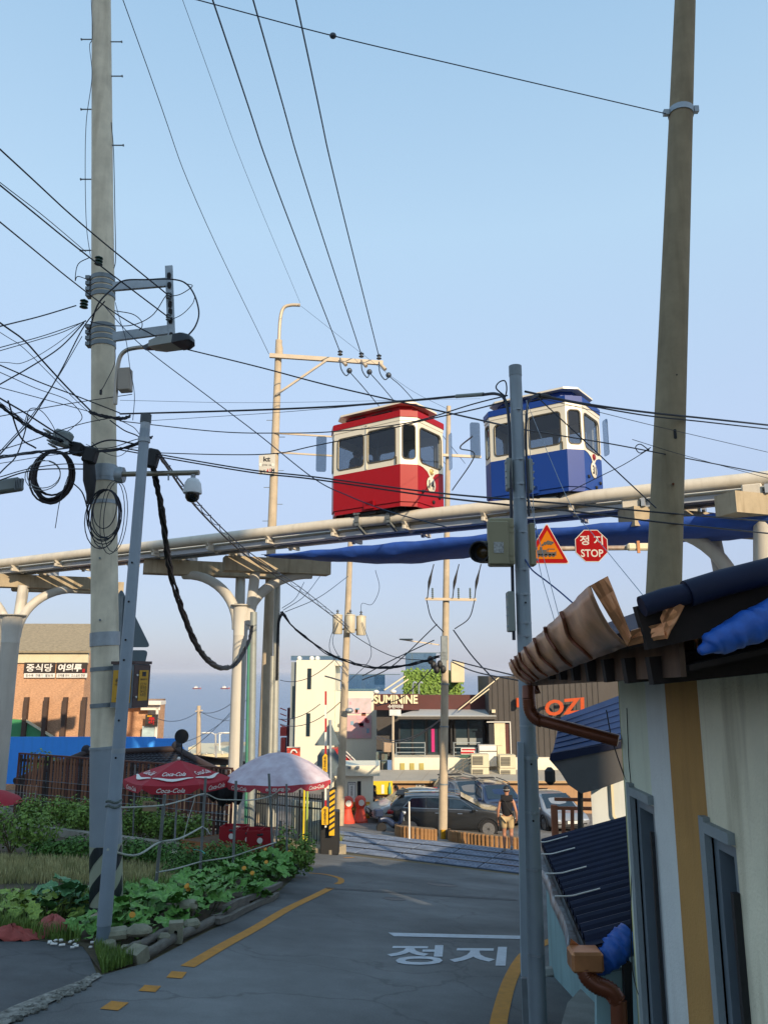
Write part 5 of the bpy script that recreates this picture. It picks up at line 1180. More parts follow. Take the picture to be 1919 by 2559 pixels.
for v in (2002, 2014): rope([Gp_.px(v) + V((.078 * math.cos(a), -.078 * abs(math.sin(a)), .01 * math.cos(3 * a))) for a in [math.pi * i / 8 for i in range(9)]], 'dark twisted rope wound round the leaning pipe' if v == 2002 else 'second turn of twisted rope round the leaning pipe', .012, mat('twisted_rope', '57605a', .9, var=.5, scale=60))
rope([on('c', 2066), (518, 2075, S['c'][2].y - .05), (524, 2086, S['c'][2].y - .05)], 'loose pale rope end on the knotted stake', .010)
rope([(484, 2124, 13.5), on('c', 2126), (512, 2134, 13.4)], 'turquoise twine tied round the knotted stake', .008, mat('turquoise_twine', '3f9c92', .8))
rope([(458, 2100, 15.5), (470, 2050, 15.6), (484, 2005, 15.7), (488, 1990, 15.7)], 'thin pale cord rising to the red parasol', .008)
cs = thing('cardboard_sign', 'small cardboard sign hung on the rope by the stakes', 'sign', W(374, 2028, 14.0))
plate([(357, 2003), (392, 2004), (391, 2029), (356, 2028)], 14.0, .008, 'card', mat('cardboard', '8f7a5c', .9, var=.1), cs); put_text('card', cs, m_black, W(373, 2011, 13.995), X, Z, .15, .06, off=.002)
# edging: logs, planks, blocks, stones, cloth
m_log = mat('weathered_log', '6a655c', .95, var=.3, scale=4, bump=.8, bscale=30, stretch=(4, 1, 4))
def log(a, b, r, label, dz=0, sides=9):
    p, q = G(*a) + Z * (r + dz), G(*b) + Z * (r + dz); rng = random.Random(a[0]); P = [p.lerp(q, i / 6) + V((rng.uniform(-.012, .012), rng.uniform(-.012, .012), rng.uniform(-.012, .012))) for i in range(7)]
    return tag(MB().tube(P, [r * rng.uniform(.9, 1.08) for _ in P], sides).build('edging_log', m_log, None, True, 60), label, 'log')
log((340, 2410), (548, 2306), .055, 'long weathered grey log edging the pumpkin bed')
log((316, 2404), (420, 2352), .045, 'short grey log behind the concrete blocks', .05)
log((545, 2318), (692, 2246), .05, 'weathered square timber edging near the road bend', 0, 4)
log((560, 2300), (700, 2232), .05, 'upper timber plank stacked along the bed edge', .08, 4)
log((535, 2312), (620, 2272), .045, 'stub of grey timber at the end of the long log', .03, 4)
m_block = mat('old_cinder_block', '86836f', .95, var=.2, scale=8, bump=.8, bscale=50)
def block(u, v, d, rz, label, dz=0, hole=True, rx=0):
    p = G(u, v) + Z * (d[2] / 2 + dz); th = thing('concrete_block', label, 'block', p - Z * d[2] / 2); M = MX.Rotation(rz, 3, 'Z') @ MX.Rotation(rx, 3, 'X')
    if hole:
        o_ = p + M @ V((-d[0] / 2, -d[1] / 2, -d[2] / 2)); MB().holed(o_, M @ X, M @ Z, d[0], d[2], d[0] * .38, d[0] * .62, d[2] * .35, d[2] * .65, .03, d[1]).build('shell', m_block, th); MB().box(p + M @ V((0, d[1] * .2, 0)), (d[0] * .3, .02, d[2] * .4), M=M).build('core', m_dark, th)
    else: MB().bbox(p, d, .03, M=M).build('shell', m_block, th)
    return th
block(438, 2362, (.15, .12, .21), .2, 'upright concrete block with a round hole among the leaves', .02)
block(340, 2408, (.18, .15, .13), -.5, 'broken hollow block lying on the log end', .0, True, .3)
block(290, 2372, (.23, .17, .10), .4, 'flat mossy block beside the leaning pipe foot', .09, False, .15)
block(318, 2398, (.17, .14, .12), .15, 'squat block under the flat mossy one', 0, False)
block(478, 2340, (.18, .13, .09), .5, 'pale broken slab above the long log', .08, False, .25)
block(408, 2372, (.13, .10, .13), .1, 'rust-stained block left of the holed one', .02, False)
def stone(u, v, r, label, dz=0):
    mb = MB().ball((0, 0, 0), 1, 10, 7); rng = random.Random(u); c = G(u, v) + Z * (r[2] * .8 + dz); mb.v = [c + V((p.x * r[0], p.y * r[1], p.z * r[2])) * (1 + rng.uniform(-.12, .12)) for p in mb.v]
    return tag(mb.build('stone', m_block, None, True, 30), label, 'stone')
stone(468, 2322, (.12, .09, .07), 'rounded pale stone on top of the broken slab', .2); stone(345, 2376, (.14, .09, .06), 'pale flattish stone behind the hollow block', .14); stone(268, 2378, (.09, .08, .06), 'small brown stone by the pipe foot')
def cloth(pix, label, m, seed, hgt):
    """crumpled heap: irregular outline, folds running down from the middle"""
    rng = random.Random(seed); a, b = G(*pix[0]), G(*pix[1]); c = (a + b) / 2 + V((0, .12, 0)); L_ = (b - a).length / 2; mb = MB(); n, k = 36, 8; ph = [rng.uniform(0, 6.3) for _ in range(4)]
    for j in range(k + 1):
        q = j / k
        for i in range(n):
            t = 2 * math.pi * i / n; ro = 1 + .16 * math.sin(3 * t + ph[0]) + .10 * math.sin(5 * t + ph[1]); x, y = c.x + math.cos(t) * L_ * 1.5 * ro * q, c.y + math.sin(t) * .20 * ro * q
            z = gz(x, y) + .02 + hgt * (1 - q ** 2) * (1 + .25 * math.sin(2 * t + ph[2])) + .030 * q * (1 - q * .6) * math.sin(9 * t + ph[3] + q * 2) + .012 * math.sin(17 * t + q * 9)
            mb.v.append(V((x, y, z)))
    for j in range(k):
        for i in range(n): p = j * n + i; r = j * n + (i + 1) % n; mb.f.append((p, r, r + n, p + n))
    o = mb.build('cloth', m, None, True, 80); o.modifiers.new('t', 'SOLIDIFY').thickness = .008; return tag(o, label, 'cloth')
m_cl = mat('faded_red_cloth', '9c4a42', .9, var=.15, scale=10, bump=.4)
cloth(((-40, 2356), (60, 2352)), 'crumpled faded red cloth at the driveway edge', m_cl, 1, .10); cloth(((80, 2342), (158, 2346)), 'pink-red cloth heaped beside the striped pole leaves', mat('pink_cloth', 'a85a54', .9, var=.15, scale=10, bump=.4), 3, .15)
lit = MB(); rng = random.Random(9)
for k in range(16):
    p = G(120 + rng.uniform(0, 120), 2356 + rng.uniform(-8, 18), .02); lit.box(p + Z * .012, (rng.uniform(.02, .07), rng.uniform(.02, .05), .012), rz=rng.uniform(0, 3))
tag(lit.build('litter', m_white), 'white scraps of litter along the driveway edge', 'litter', kind='stuff')
# table with crates
tbp = G(590, 2168); ytb = 16.6
tb = thing('crate_table', 'low table under an orange-brown sheet behind the pepper bushes', 'table', V((W(580, 2110, ytb).x, ytb, gz(-3.1, ytb))))
c0, c1, c2, c3 = W(452, 2118, ytb + .3), W(640, 2140, ytb - .5), W(716, 2128, ytb - .1), W(560, 2104, ytb + .9)
zt_ = W(600, 2112, ytb).z
MB().prism([V((p.x, p.y, zt_)) for p in (c0, c1, c2, c3)], (0, 0, .03)).build('top', m_twig, tb)
cen = (c0 + c1 + c2 + c3) / 4; sk = MB()
Q = [V((p.x, p.y, zt_)) for p in (c0, c1, c2, c3)]
for i in range(4):
    a, b = Q[i], Q[(i + 1) % 4]
    for k in range(12):
        p0, p1 = a.lerp(b, k / 12), a.lerp(b, (k + 1) / 12); o0 = (p0 - cen).normalized() * .03; s = len(sk.v)
        d0, d1 = .20 + .05 * math.sin(k * 1.4 + i), .20 + .05 * math.sin((k + 1) * 1.4 + i)
        sk.v += [p0 + o0 * .5 + Z * .035, p1 + o0 * .5 + Z * .035, p1 + o0 * (1 + math.sin(k + 1)) - Z * d1, p0 + o0 * (1 + math.sin(k)) - Z * d0]; sk.f.append((s, s + 1, s + 2, s + 3))
sk.build('draped_sheet', mat('orange_brown_sheet', '9a6238', .8, var=.2, scale=6), tb, True)
for p in Q: MB().cyl(V((p.x, p.y, gz(p.x, p.y))), p, .025, n=8).build('leg', m_twig, tb)
m_crate = mat('red_crate_plastic', '93101e', .45, var=.06)
def crate(u, v, y, rz, label, key):
    p = W(u, v, y); d = (.50, .36, .31); th = thing('drink_crate', label, 'crate', V((p.x, p.y, zt_ + .03)), rz, 'red drink crates on the table'); M0 = wmat(th)
    def b(mb, nm, m, par=th): mb.v = [M0 @ q for q in mb.v]; return mb.build(nm, m, par)
    for sx, sy, w_, t_ in ((0, -1, .5, 0), (0, 1, .5, 0), (-1, 0, .36, 1), (1, 0, .36, 1)):
        o_ = V((sx * .25, sy * .18, 0)); xd = V((0, 1, 0)) if t_ else V((1, 0, 0)); mb = MB().holed(o_ - xd * w_ / 2, xd, Z, w_, .31, w_ * .38, w_ * .62, .22, .27, .015, .012); b(mb, 'side_panel', m_crate)
    b(MB().box((0, 0, .012), (.48, .34, .02)), 'base', m_crate)
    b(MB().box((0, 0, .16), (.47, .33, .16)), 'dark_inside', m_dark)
    b(MB().lathe([(.055, 0), (.055, .003)], (.0, -.197, .14), 14, V((0, -1, 0))), 'white_emblem', m_white)
    return th
crate(585, 2112, 16.75, -.15, 'red drink crate on the draped table, left of its row', 1); crate(625, 2116, 16.45, -.1, 'red drink crate on the draped table, middle of its row', 2); crate(650, 2117, 16.35, .1, 'red drink crate on the draped table, right of its row', 3)
# ---- parasols
def parasol(label, apex, y, rim_v, R_, sides, m_top, m_val, texts, dome, a0, val=.16, names='parasol'):
    a = W(apex[0], apex[1], y); zr = W(apex[0], rim_v, y).z; c = V((a.x, y, gz(a.x, y))); th = thing(names, label, 'parasol', c)
    MB().cyl(c, a + Z * .03, .022, n=10).build('pole', m_galv, th, True); MB().lathe([(.26, 0), (.26, .07), (.05, .1)], c, 20).build('base', m_conc, th, True)
    MB().ball(a + Z * .03, .04).build('finial', m_white, th, True)
    n = 5; H = a.z - zr
    for i in range(sides):
        t0, t1 = a0 + 2 * math.pi * i / sides, a0 + 2 * math.pi * (i + 1) / sides; mb = MB()
        def P(k, q):
            r = R_ * k; zz = a.z - H * (k ** (1.7 if dome else 1.08)) - .03 * math.sin(math.pi * q) * k; e0, e1 = V((math.cos(t0), math.sin(t0), 0)), V((math.cos(t1), math.sin(t1), 0)); d = e0.lerp(e1, q); return V((a.x, y, zz)) + d * r
        for k in range(n + 1):
            for q in range(5): mb.v.append(P(k / n, q / 4))
        for k in range(n):
            for q in range(4): s = k * 5 + q; mb.f.append((s, s + 1, s + 6, s + 5))
        po = mb.build('canopy_panel', m_top, th, True, 60)
        vb = MB()
        for q in range(7):
            p = P(1, q / 6); vb.v += [p + V((0, 0, .0)), p - Z * (val * (1 if 0 < q < 6 else .45)) + (p - V((a.x, y, p.z))).normalized() * .01]
        vb.f = [(2 * q, 2 * q + 1, 2 * q + 3, 2 * q + 2) for q in range(6)]
        vo = vb.build('valance', m_val, th, True); tm = (t0 + t1) / 2
        MB().cyl(V((a.x, y, a.z - .06)), P(1, 0) - Z * .02, .008, n=5).build('rib', m_galvd, th)
        if math.sin(tm) < .1 and texts:
            pc = P(1, .5) - Z * val * .5; nn = V((math.cos(tm), math.sin(tm), 0)); xd = V((-math.sin(tm), math.cos(tm), 0)); L_ = (P(1, 1) - P(1, 0)).length
            key = texts[i % len(texts)]; put_text(key, vo, m_white, pc + nn * .02, xd, Z, L_ * (.55 if key == 'hud' else .5), val * .55, off=.004)
            if not dome:
                pm_, pr = P(.62, .5), P(.9, .5); yd = (P(.5, .5) - P(.9, .5)).normalized(); nn = xd.cross(yd)
                put_text('coke', po, m_white, pm_ + nn * .03, xd, yd, L_ * .42, .16, off=.003)
                sw = MB(); 
                for q in range(9):
                    x = (q / 8 - .5) * L_ * .72; w_ = .10 * math.sin(math.pi * (1 - q / 8) * .85 + .2); c_ = P(.80, .5) + nn * .035 + xd * x + yd * (.05 * math.cos(q * .8)); sw.v += [c_ + yd * w_ * .5, c_ - yd * w_ * .5]
                sw.f = [(2 * q, 2 * q + 2, 2 * q + 3, 2 * q + 1) for q in range(8)]; sw.build('swoosh', m_white, po)
    return th
m_pred = mat('parasol_red', 'a01426', .7, var=.06, scale=5); m_pgry = mat('parasol_faded_white', 'c4bcc2', .75, var=.12, scale=3, col2='b8a4ac'); m_pval = mat('parasol_faded_red', 'ab3a44', .75, var=.1, scale=6)
parasol('red drinks parasol with white script and swoosh', (447, 1900), 18.6, 1946, 1.22, 6, m_pred, m_pred, ['coke'], False, R(-95) - R(30) + R(12), .17)
parasol('faded white domed parasol with a red lettered valance', (697, 1880), 19.3, 1944, 1.32, 8, m_pgry, m_pval, ['hud', 'coke'], True, R(-105), .15)
tag(MB().lathe([(.0, 0), (.5, -.12), (.9, -.3), (1.0, -.42)], W(-30, 1970, 24), 16).build('market_parasol', m_pred, None, True), 'edge of a dark red parasol beside the thick pillar', 'parasol')
# ---- slatted wooden fence along the railway
m_slat = mat('fence_slat_brown', '5c3527', .8, var=.35, scale=3, stretch=(6, 6, .6)); m_slat2 = mat('fence_slat_light', '80553c', .8, var=.25, scale=3, stretch=(6, 6, .6)); m_slat3 = mat('fence_slat_dark', '33231c', .85, var=.3, scale=3)
def rp_at(u, s):                                         # point on the line s=const under image column u
    r = ray(u, 2000); k = s / (DN.x * r.x + DN.y * r.y); return r * k
fa, fb = rp_at(38, 19.05), rp_at(578, 19.05)
fn = thing('slatted_fence', 'tall fence of dark brown timber slats behind the shrubs', 'fence', V((fa.x, fa.y, zs(19.05))))
nS = 62; dang = math.atan2(DT.y, DT.x); rng = random.Random(4); sm_ = [None, None, None]
for i in range(nS):
    p = fa.lerp(fb, i / (nS - 1)); m = rng.choice((0, 0, 1, 2, 1)); zb_ = zs(19.05)
    if sm_[m] is None: o = MB().box((0, 0, 1.02), (.085, .03, 1.96)).build('slat', (m_slat, m_slat2, m_slat3)[m]); sm_[m] = o.data
    else: o = bpy.data.objects.new('slat', sm_[m]); C.objects.link(o)
    o.location = (p.x, p.y, zb_ + rng.uniform(-.03, .03)); o.rotation_euler = (0, rng.uniform(-.012, .012), dang); adopt(o, fn)
for z in (.35, 1.80): MB().beam(V((fa.x, fa.y, zs(19.05) + z)) + DN * .03, V((fb.x, fb.y, zs(19.05) + z)) + DN * .03, .05, .09).build('rail', m_slat3, fn)
MB().beam(V((fa.x, fa.y, zs(19.05) + 2.02)), V((fb.x, fb.y, zs(19.05) + 2.02)), .09, .05).build('cap_rail', m_slat, fn)
wm = MB()
for z in (.55, .75, 1.0, 1.2): wm.tube([V((fa.x, fa.y, zs(19.05) + z)) - DN * .08, V((fb.x, fb.y, zs(19.05) + z)) - DN * .08], .008, 5)
wm.build('guard_wires', m_galvd, fn)['kind'] = 'stuff'
# dark mesh sacks hanging on the fence end
for k, (u, v, r) in enumerate(((535, 1975, .17), (556, 1985, .17), (574, 1975, .20), (590, 1985, .16))):
    q = MB().ball(W(u, v, 20.5), (r, r * .7, r * 1.6), 10, 7); rng = random.Random(k); q.v = [p + V((rng.uniform(-.03, .03), 0, rng.uniform(-.04, .04))) for p in q.v]
    tag(q.build('dark_sack', m_dark, None, True), 'black sack hanging below the rim between the two parasols', 'sack', 'black sacks between the parasols')
# black metal fence and pale screen behind it
ma, mb2 = rp_at(640, 19.3), rp_at(806, 19.3); zf = zs(19.3)
mf = thing('metal_fence', 'black metal bar fence below the faded parasol', 'fence', V((ma.x, ma.y, zf)))
for i in range(28):
    p = ma.lerp(mb2, i / 27); MB().cyl(V((p.x, p.y, zf)), V((p.x, p.y, zf + 1.5 + (.08 if i % 9 == 0 else 0))), .013 if i % 9 else .03, n=6).build('bar', m_black, mf)
for z in (.15, 1.12, 1.38): MB().beam(V((ma.x, ma.y, zf + z)), V((mb2.x, mb2.y, zf + z)), .03, .04).build('rail', m_black, mf)
tag(MB().prism([V((p.x, p.y, zf - .1)) for p in (ma - DN * .5, mb2 - DN * .5 + DT * .6, mb2 + DN * .3 + DT * .6, ma + DN * .3)], (0, 0, .30)).build('concrete_plinth', mat('plinth_concrete', '9a8f78', .95, var=.2, bump=.4)), 'low concrete plinth under the black metal fence', 'plinth')
scr = thing('painted_screen', 'pale painted screen panel standing behind the metal fence', 'screen', rp_at(730, 20.0) * 1.0)
pa, pb_ = rp_at(728, 19.8), rp_at(806, 19.8)
MB().prism([V((pa.x, pa.y, zf + .1)), V((pb_.x, pb_.y, zf + .1)), V((pb_.x, pb_.y, zf + 1.2)), V((pa.x, pa.y, zf + 1.2))], DN * .04).build('panel', mat('painted_panel', 'c8c2a4', .7, var=.2, scale=1.5, col2='7fa3b4'), scr)
for u, m in ((760, 'c9b41c'), (768, '9db04a')): p = rp_at(u, 19.15); MB().cyl(V((p.x, p.y, zf)), V((p.x, p.y, zf + 1.8)), .03, n=8).build('yellow_pipe', mat('pipe_' + m, m, .5, var=.1), scr)
nb_ = thing('pink_notice', 'white notice with magenta header tied to the metal fence', 'notice', W(677, 1995, 18.9))
plate([(661, 1961), (695, 1962), (694, 1996), (661, 1995)], 18.9, .012, 'board', m_white, nb_); plate([(663, 1963), (693, 1964), (692, 1977), (663, 1976)], 18.895, .004, 'header', mat('magenta_print', 'b0186a', .5), nb_); put_text('pink', nb_, m_white, W(678, 1970, 18.89), X, Z, .22, .06, off=.002)
# ---- barrier machine
yb_ = 22.0; bb = V((W(824, 2085, yb_).x, yb_, zs(ST(W(824, 2085, yb_).x, yb_)[0])))
ba = thing('barrier_gate', 'black barrier machine with raised red and white arm and hazard post', 'barrier', bb)
MB().bbox(bb + V((.0, .15, .55)), (.50, .40, 1.1), .02).build('machine_case', m_black, ba)
xa = W(812, 2070, yb_ - .2); za = [W(814, v, yb_ - .2) for v in range(1728, 2075, 34)]
for i in range(len(za) - 1): MB().beam(za[i], za[i + 1] + Z * .004, .045, .13, up=Y).build('arm_segment', m_red if i % 2 == 0 else m_white, ba)
p0 = W(829, 2086, yb_ - .25); m_hy = mat('hazard_yellow', 'd8a818', .5, var=.05)
MB().box(p0 + Z * .55, (.14, .06, 1.15)).build('hazard_post', m_hy, ba)
for k in range(8): z = .06 + k * .145; MB().prism([p0 + V((-.07, -.032, z)), p0 + V((.07, -.032, z + .09)), p0 + V((.07, -.032, z + .155)), p0 + V((-.07, -.032, z + .065))], (0, -.004, 0)).build('black_chevron', m_black, ba)
for (u0, u1, v0, v1, key) in ((806, 818, 1884, 1930, 'stop_v'), (804, 820, 2015, 2062, 'stop_v2')):
    o = plate([(u0, v1), (u1, v1), (u1, v0 + 4), ((u0 + u1) / 2, v0), (u0, v0 + 8)], yb_ - .34, .01, 'warning_flag', m_hy, ba); put_text(key, o, m_black, W((u0 + u1) / 2, (v0 + v1) / 2 + 3, yb_ - .345), X, Z, .07, .40, off=.004)
rs = thing('crossing_sign_post', 'post with the grey backs of a triangle and an octagon sign', 'road sign', V((W(826, 2085, 23.2).x, 23.2, gz(-1.7, 23.2))))
ys2 = 23.2
plate(roundpoly([(785, 1864), (850, 1864), (826, 1804)], 4), ys2, .012, 'triangle_plate', m_back, rs); plate([(805, 1872), (835, 1872), (846, 1890), (846, 1915), (835, 1934), (805, 1934), (793, 1915), (793, 1890)], ys2, .012, 'octagon_plate', m_back, rs)
MB().cyl(V((W(828, 2085, ys2).x, ys2 - .05, gz(-1.7, 23.2))), W(825, 1800, ys2 - .05), .045, n=12).build('post', m_galv, rs, True)
# ================================================================== BACKGROUND BUILDINGS, LOT, COAST
m_brick = mat('brick_far', 'c39a78', .9, var=.22, scale=7, col2='ac8060', bump=.3, bscale=30, stretch=(1, 1, 4))
m_shing = mat('shingle_roof', '8d816a', .95, var=.25, scale=6, bump=.6, bscale=20, stretch=(1, 1, 3))
m_cw = mat('creamy_white_wall', 'dcd6c0', .8, var=.03, scale=.6, stain=.06)
m_brn = mat('dark_red_brown_sheet', '4c1f1b', .6, var=.1, scale=2); m_drk = mat('dark_grey_siding', '3f3b38', .7, var=.1, scale=2)
m_gl2 = mat('dark_shop_glass', '26343c', .08, 0, var=.25, scale=1.5); m_glb = glass('balustrade_glass', (.55, .68, .75), .12)
m_blu = mat('blue_sheet_fence', '3f9cff', .6, var=.06, scale=1.2, stain=.1); m_tile = mat('dark_roof_tile', '23222a', .7, var=.25, scale=4, bump=.5, bscale=20)
m_acw = mat('air_conditioner_ivory', 'c6bea2', .6, var=.05); m_acd = mat('air_conditioner_grille', '5a5850', .7, var=.1)
def wbox(u0, u1, v0, v1, y, dep, name, m, parent, smooth=False):
    """box whose front face fills the pixel rectangle at distance y, reaching back by dep"""
    a, b = W(u0, v1, y), W(u1, v0, y); vm = (v0 + v1) / 2; a.x, b.x = W(u0, vm, y).x, W(u1, vm, y).x; return MB().box(((a.x + b.x) / 2, y + dep / 2, (a.z + b.z) / 2), (abs(b.x - a.x), dep, abs(b.z - a.z))).build(name, m, parent)
# ---- brick restaurant on the left
yb3 = 45; br_ = thing('brick_restaurant', 'brick restaurant with shingle roof and dark Korean signboards', 'building', V((W(60, 1900, yb3).x, yb3, gz(-20, yb3))))
p = W(0, 1900, yb3)
wl = W(-420, 1640, yb3); wr = W(216, 1640, yb3); zb3 = gz(wr.x, yb3) - 1
MB().box(((wl.x + wr.x) / 2, yb3 + 4, (wl.z + zb3) / 2), (wr.x - wl.x, 8, wl.z - zb3)).build('wall', m_brick, br_)
wbox(-420, 220, 1630, 1657, yb3 - .12, .2, 'eave_band', m_cream, br_)
e0, e1 = W(-430, 1632, yb3 - .3), W(226, 1632, yb3 - .3); r0, r1 = W(-430, 1562, yb3 + 3.5), W(229, 1564, yb3 + 3.5)
MB().prism([e0, e1, r1, r0], (0, 0, .12)).build('roof', m_shing, br_)
MB().prism([V((wr.x - .02, yb3 + .02, wl.z - .1)), V((wr.x - .02, yb3 + 7.9, wl.z - .1)), V((wr.x - .02, yb3 + 3.8, r1.z - .1))], (-.2, 0, 0)).build('gable', m_brick, br_)
for u0, u1, key in ((60, 137, 'jung'), (141, 217, 'yeo')):
    o = wbox(u0, u1, 1656, 1682, yb3 - .14, .08, 'signboard', mat('dark_sign_board', '332c28', .6, var=.08), br_)
    put_text(key, o, m_white, W((u0 + u1) / 2 - (4 if key == 'yeo' else 0), 1669, yb3 - .15), X, Z, 1.5 if key == 'jung' else 1.35, .44, off=.01)
    o = wbox(u0, u1, 1683, 1694, yb3 - .14, .08, 'menu_strip', m_white, br_); put_text('menu1' if key == 'jung' else 'menu2', o, m_dark, W((u0 + u1) / 2, 1688.5, yb3 - .15), X, Z, 1.55, .16, off=.01)
wbox(206, 212, 1672, 1681, yb3 - .17, .02, 'red_seal', m_red, br_)
for u in (60, 110, 158, 206): wbox(u - 5, u + 5, 1743, 1850, yb3 - .5, .25, 'dark_post', mat('brown_post', '4b3a30', .8, var=.1), br_)
plate([(-60, 1845), (140, 1845), (60, 1800), (-60, 1790)], yb3 - .3, .06, 'stair_side', mat('green_panel', '3d8a58', .6, var=.1), br_); MB().beam(W(55, 1795, yb3 - .4), W(140, 1847, yb3 - .4), .1, .12).build('stair_rail', m_cream, br_)
# small house right of it
y4 = 52; sh_ = thing('brick_annex', 'small brick annex with white balcony and hanging dark sign', 'building', V((W(340, 1900, y4).x, y4, gz(-17, y4))))
wbox(214, 365, 1752, 1960, y4, 4, 'wall', m_brick, sh_); wbox(218, 402, 1753, 1762, y4 - 1, 1.2, 'roof_slab', m_white, sh_)
for v in (1786, 1815): wbox(212, 226, v - 12, v, y4 - .2, .1, 'shutter', m_white if v == 1786 else m_red, sh_)
wbox(352, 400, 1762, 1775, y4 - .6, .08, 'balcony_beam', m_white, sh_); wbox(388, 394, 1770, 1845, y4 - .6, .1, 'balcony_post', m_white, sh_); wbox(355, 392, 1815, 1842, y4 - .5, .05, 'balcony_panel', mat('pale_blue_panel', 'a7c0c4', .6, var=.15, scale=2), sh_)
o = wbox(363, 394, 1786, 1815, y4 - .75, .06, 'hanging_sign', mat('dark_sign_board', '332c28', .6), sh_); put_text('red_s', o, m_red, W(379, 1802, y4 - .76), X, Z, .42, .45, off=.01); wbox(368, 380, 1788, 1792, y4 - .77, .01, 'orange_mark', m_yellow, o)
# ---- blue sheet fence and dark tiled roof house
y5 = 38; bf = thing('blue_sheet_fence', 'long bright blue sheet fence above the dark tiled roof', 'fence', V((W(200, 1900, y5).x, y5, gz(-15, y5))))
for k in range(9):
    u0 = -110 + k * 62; wbox(u0, u0 + 61.9, 1842 if k < 8 else 1846, 1960, y5, .06, 'sheet_panel', m_blu, bf)
P = [W(u, v, 36.8) for u, v in ((440, 1843), (452, 1860), (466, 1882), (440, 1884))]; MB().prism(P, (0, .05, 0)).build('sheet_end', m_blu, bf)
th_ = thing('tiled_roof_house', 'low house with dark hipped tile roof below the blue fence', 'house', V((W(320, 1950, 32).x, 32, gz(-10.5, 32))))
yr_ = 32.5; A_, B_ = W(214, 1890, yr_), W(440, 1880, yr_); C_, D_ = W(40, 1935, 29.6), W(596, 1962, 29.6)
C_.z = D_.z = min(C_.z, D_.z) - .0; zE = C_.z
def course(k0, k1):
    l0, r0_ = C_.lerp(A_, k0), D_.lerp(B_, k0); l1, r1_ = C_.lerp(A_, k1), D_.lerp(B_, k1); return l0, r0_, r1_, l1
NC = 13
for k in range(NC):
    q = course(k / NC, (k + 1.15) / NC if k < NC - 1 else 1); q = list(q); mb = MB(); n = 46
    for i in range(n + 1):
        wv = .035 * abs(math.sin(i * math.pi / 2 * 1.0)) ; a = q[0].lerp(q[1], i / n) + Z * (.05 + wv); b = q[3].lerp(q[2], i / n) + Z * (.0 + wv); mb.v += [a, b, a - Z * .06]
    for i in range(n): s = i * 3; mb.f += [(s, s + 3, s + 4, s + 1), (s + 2, s + 5, s + 3, s)]
    mb.build('tile_course', m_tile, th_)
for a, b in ((A_, B_), (C_, A_), (D_, B_)): MB().tube([a + Z * .12, a.lerp(b, .5) + Z * .10, b + Z * .12], .13, 10).build('ridge_tile', mat('ridge_tile_brown', '3a2c28', .7, var=.15), th_, True)
for p in (A_, B_): MB().ball(p + Z * .22, (.20, .16, .22)).build('ridge_finial', m_tile, th_, True)
MB().prism([V((C_.x + .6, 30.2, zE)), V((D_.x - .6, 30.2, zE)), V((D_.x - .6, 35, zE)), V((C_.x + .6, 35, zE))], (0, 0, gz(-10, 31) - zE)).build('wall', m_drk, th_)
MB().prism([A_ + Z * .0, B_, V((D_.x, 36, zE)), V((C_.x, 36, zE))], (0, .05, -.05)).build('rear_slope', m_tile, th_)
tag(MB().lathe([(.0, -.02), (.25, -.02), (.26, 0), (.25, .02), (.0, .02)], W(454, 1841, 29), 20, Y).build('round_disc', m_black, None, True), 'black round disc on a thin stem above the tiled roof', 'disc')
tag(MB().cyl(W(454, 1855, 29), W(456, 1925, 29), .03, n=6).build('disc_stem', m_black), 'thin dark stem under the black round disc', 'post')
shrub('yellow-green bush behind the left end of the tiled roof', V((W(110, 1925, 36).x, 36, W(110, 1925, 36).z - .3)), (1.1, .8, .9), 900, .14, m_lf4, 81, None)
# ---- coast houses, lamps and boats
cst = thing('coast_shed', 'pale coastal shed with a small window below the sea', 'building', V((W(500, 1960, 62).x, 62, gz(-14, 62))))
wbox(455, 600, 1892, 2000, 62, 6, 'wall', mat('pale_shed', 'b9b29f', .8, var=.08, scale=1), cst); wbox(452, 604, 1884, 1893, 61.7, 6.5, 'roof', m_cream, cst); wbox(551, 566, 1902, 1916, 61.9, .1, 'window', m_gl2, cst); wbox(549, 568, 1900, 1902, 61.85, .1, 'window_head', m_white, cst)
cs2 = thing('coast_terrace', 'sandy-coloured terrace roofs beyond the coastal shed', 'building', V((W(550, 1900, 75).x, 75, gz(-16, 75))))
wbox(468, 520, 1868, 1990, 72, 4, 'house_wall', m_cream, cs2); wbox(528, 610, 1866, 1990, 78, 5, 'terrace_wall', mat('sand_wall', 'a8987c', .9, var=.2, scale=.6), cs2)
for k in range(7): wbox(455 + k * 20, 457 + k * 20, 1878, 1886, 61.6, .06, 'rail_post', m_white, cs2)
def lamppost(u, v0, y, label, arms, group=None):
    b = W(u, 1960, y); b.z = gz(b.x, y); t = W(u, v0, y); th = thing('lamp_post', label, 'lamp post', b, 0, group); MB().cyl(b, t, .09, .06, 8).build('post', m_white, th, True)
    for s in arms: MB().tube(cat([t - Z * .1, t + V((s * .3, 0, .06)), t + V((s * .75, 0, .05))], 4), .03, 6).build('arm', m_white, th, True); MB().ball(t + V((s * .75, 0, .05)), (.32, .12, .07)).build('lamp_head', m_white, th, True)
    return th
lamppost(539, 1834, 58, 'white twin-arm lamp post before the sea', (-1, 1)); lamppost(549, 1834, 64, 'slim white lamp post behind the twin-arm one', (1,)); lamppost(579, 1818, 70, 'thin bare white mast by the pillar and sea', ())
pb2 = W(495, 1960, 56); pb2.z = gz(pb2.x, 56); cp_ = thing('utility_pole', 'short pale concrete pole against the sea', 'utility pole', pb2); MB().tube([pb2, W(497, 1764, 56)], [.19, .13], 12).build('shaft', m_conc2, cp_, True); MB().beam(W(488, 1778, 55.9), W(507, 1776, 55.9), .06, .08).build('crossarm', m_tan, cp_)
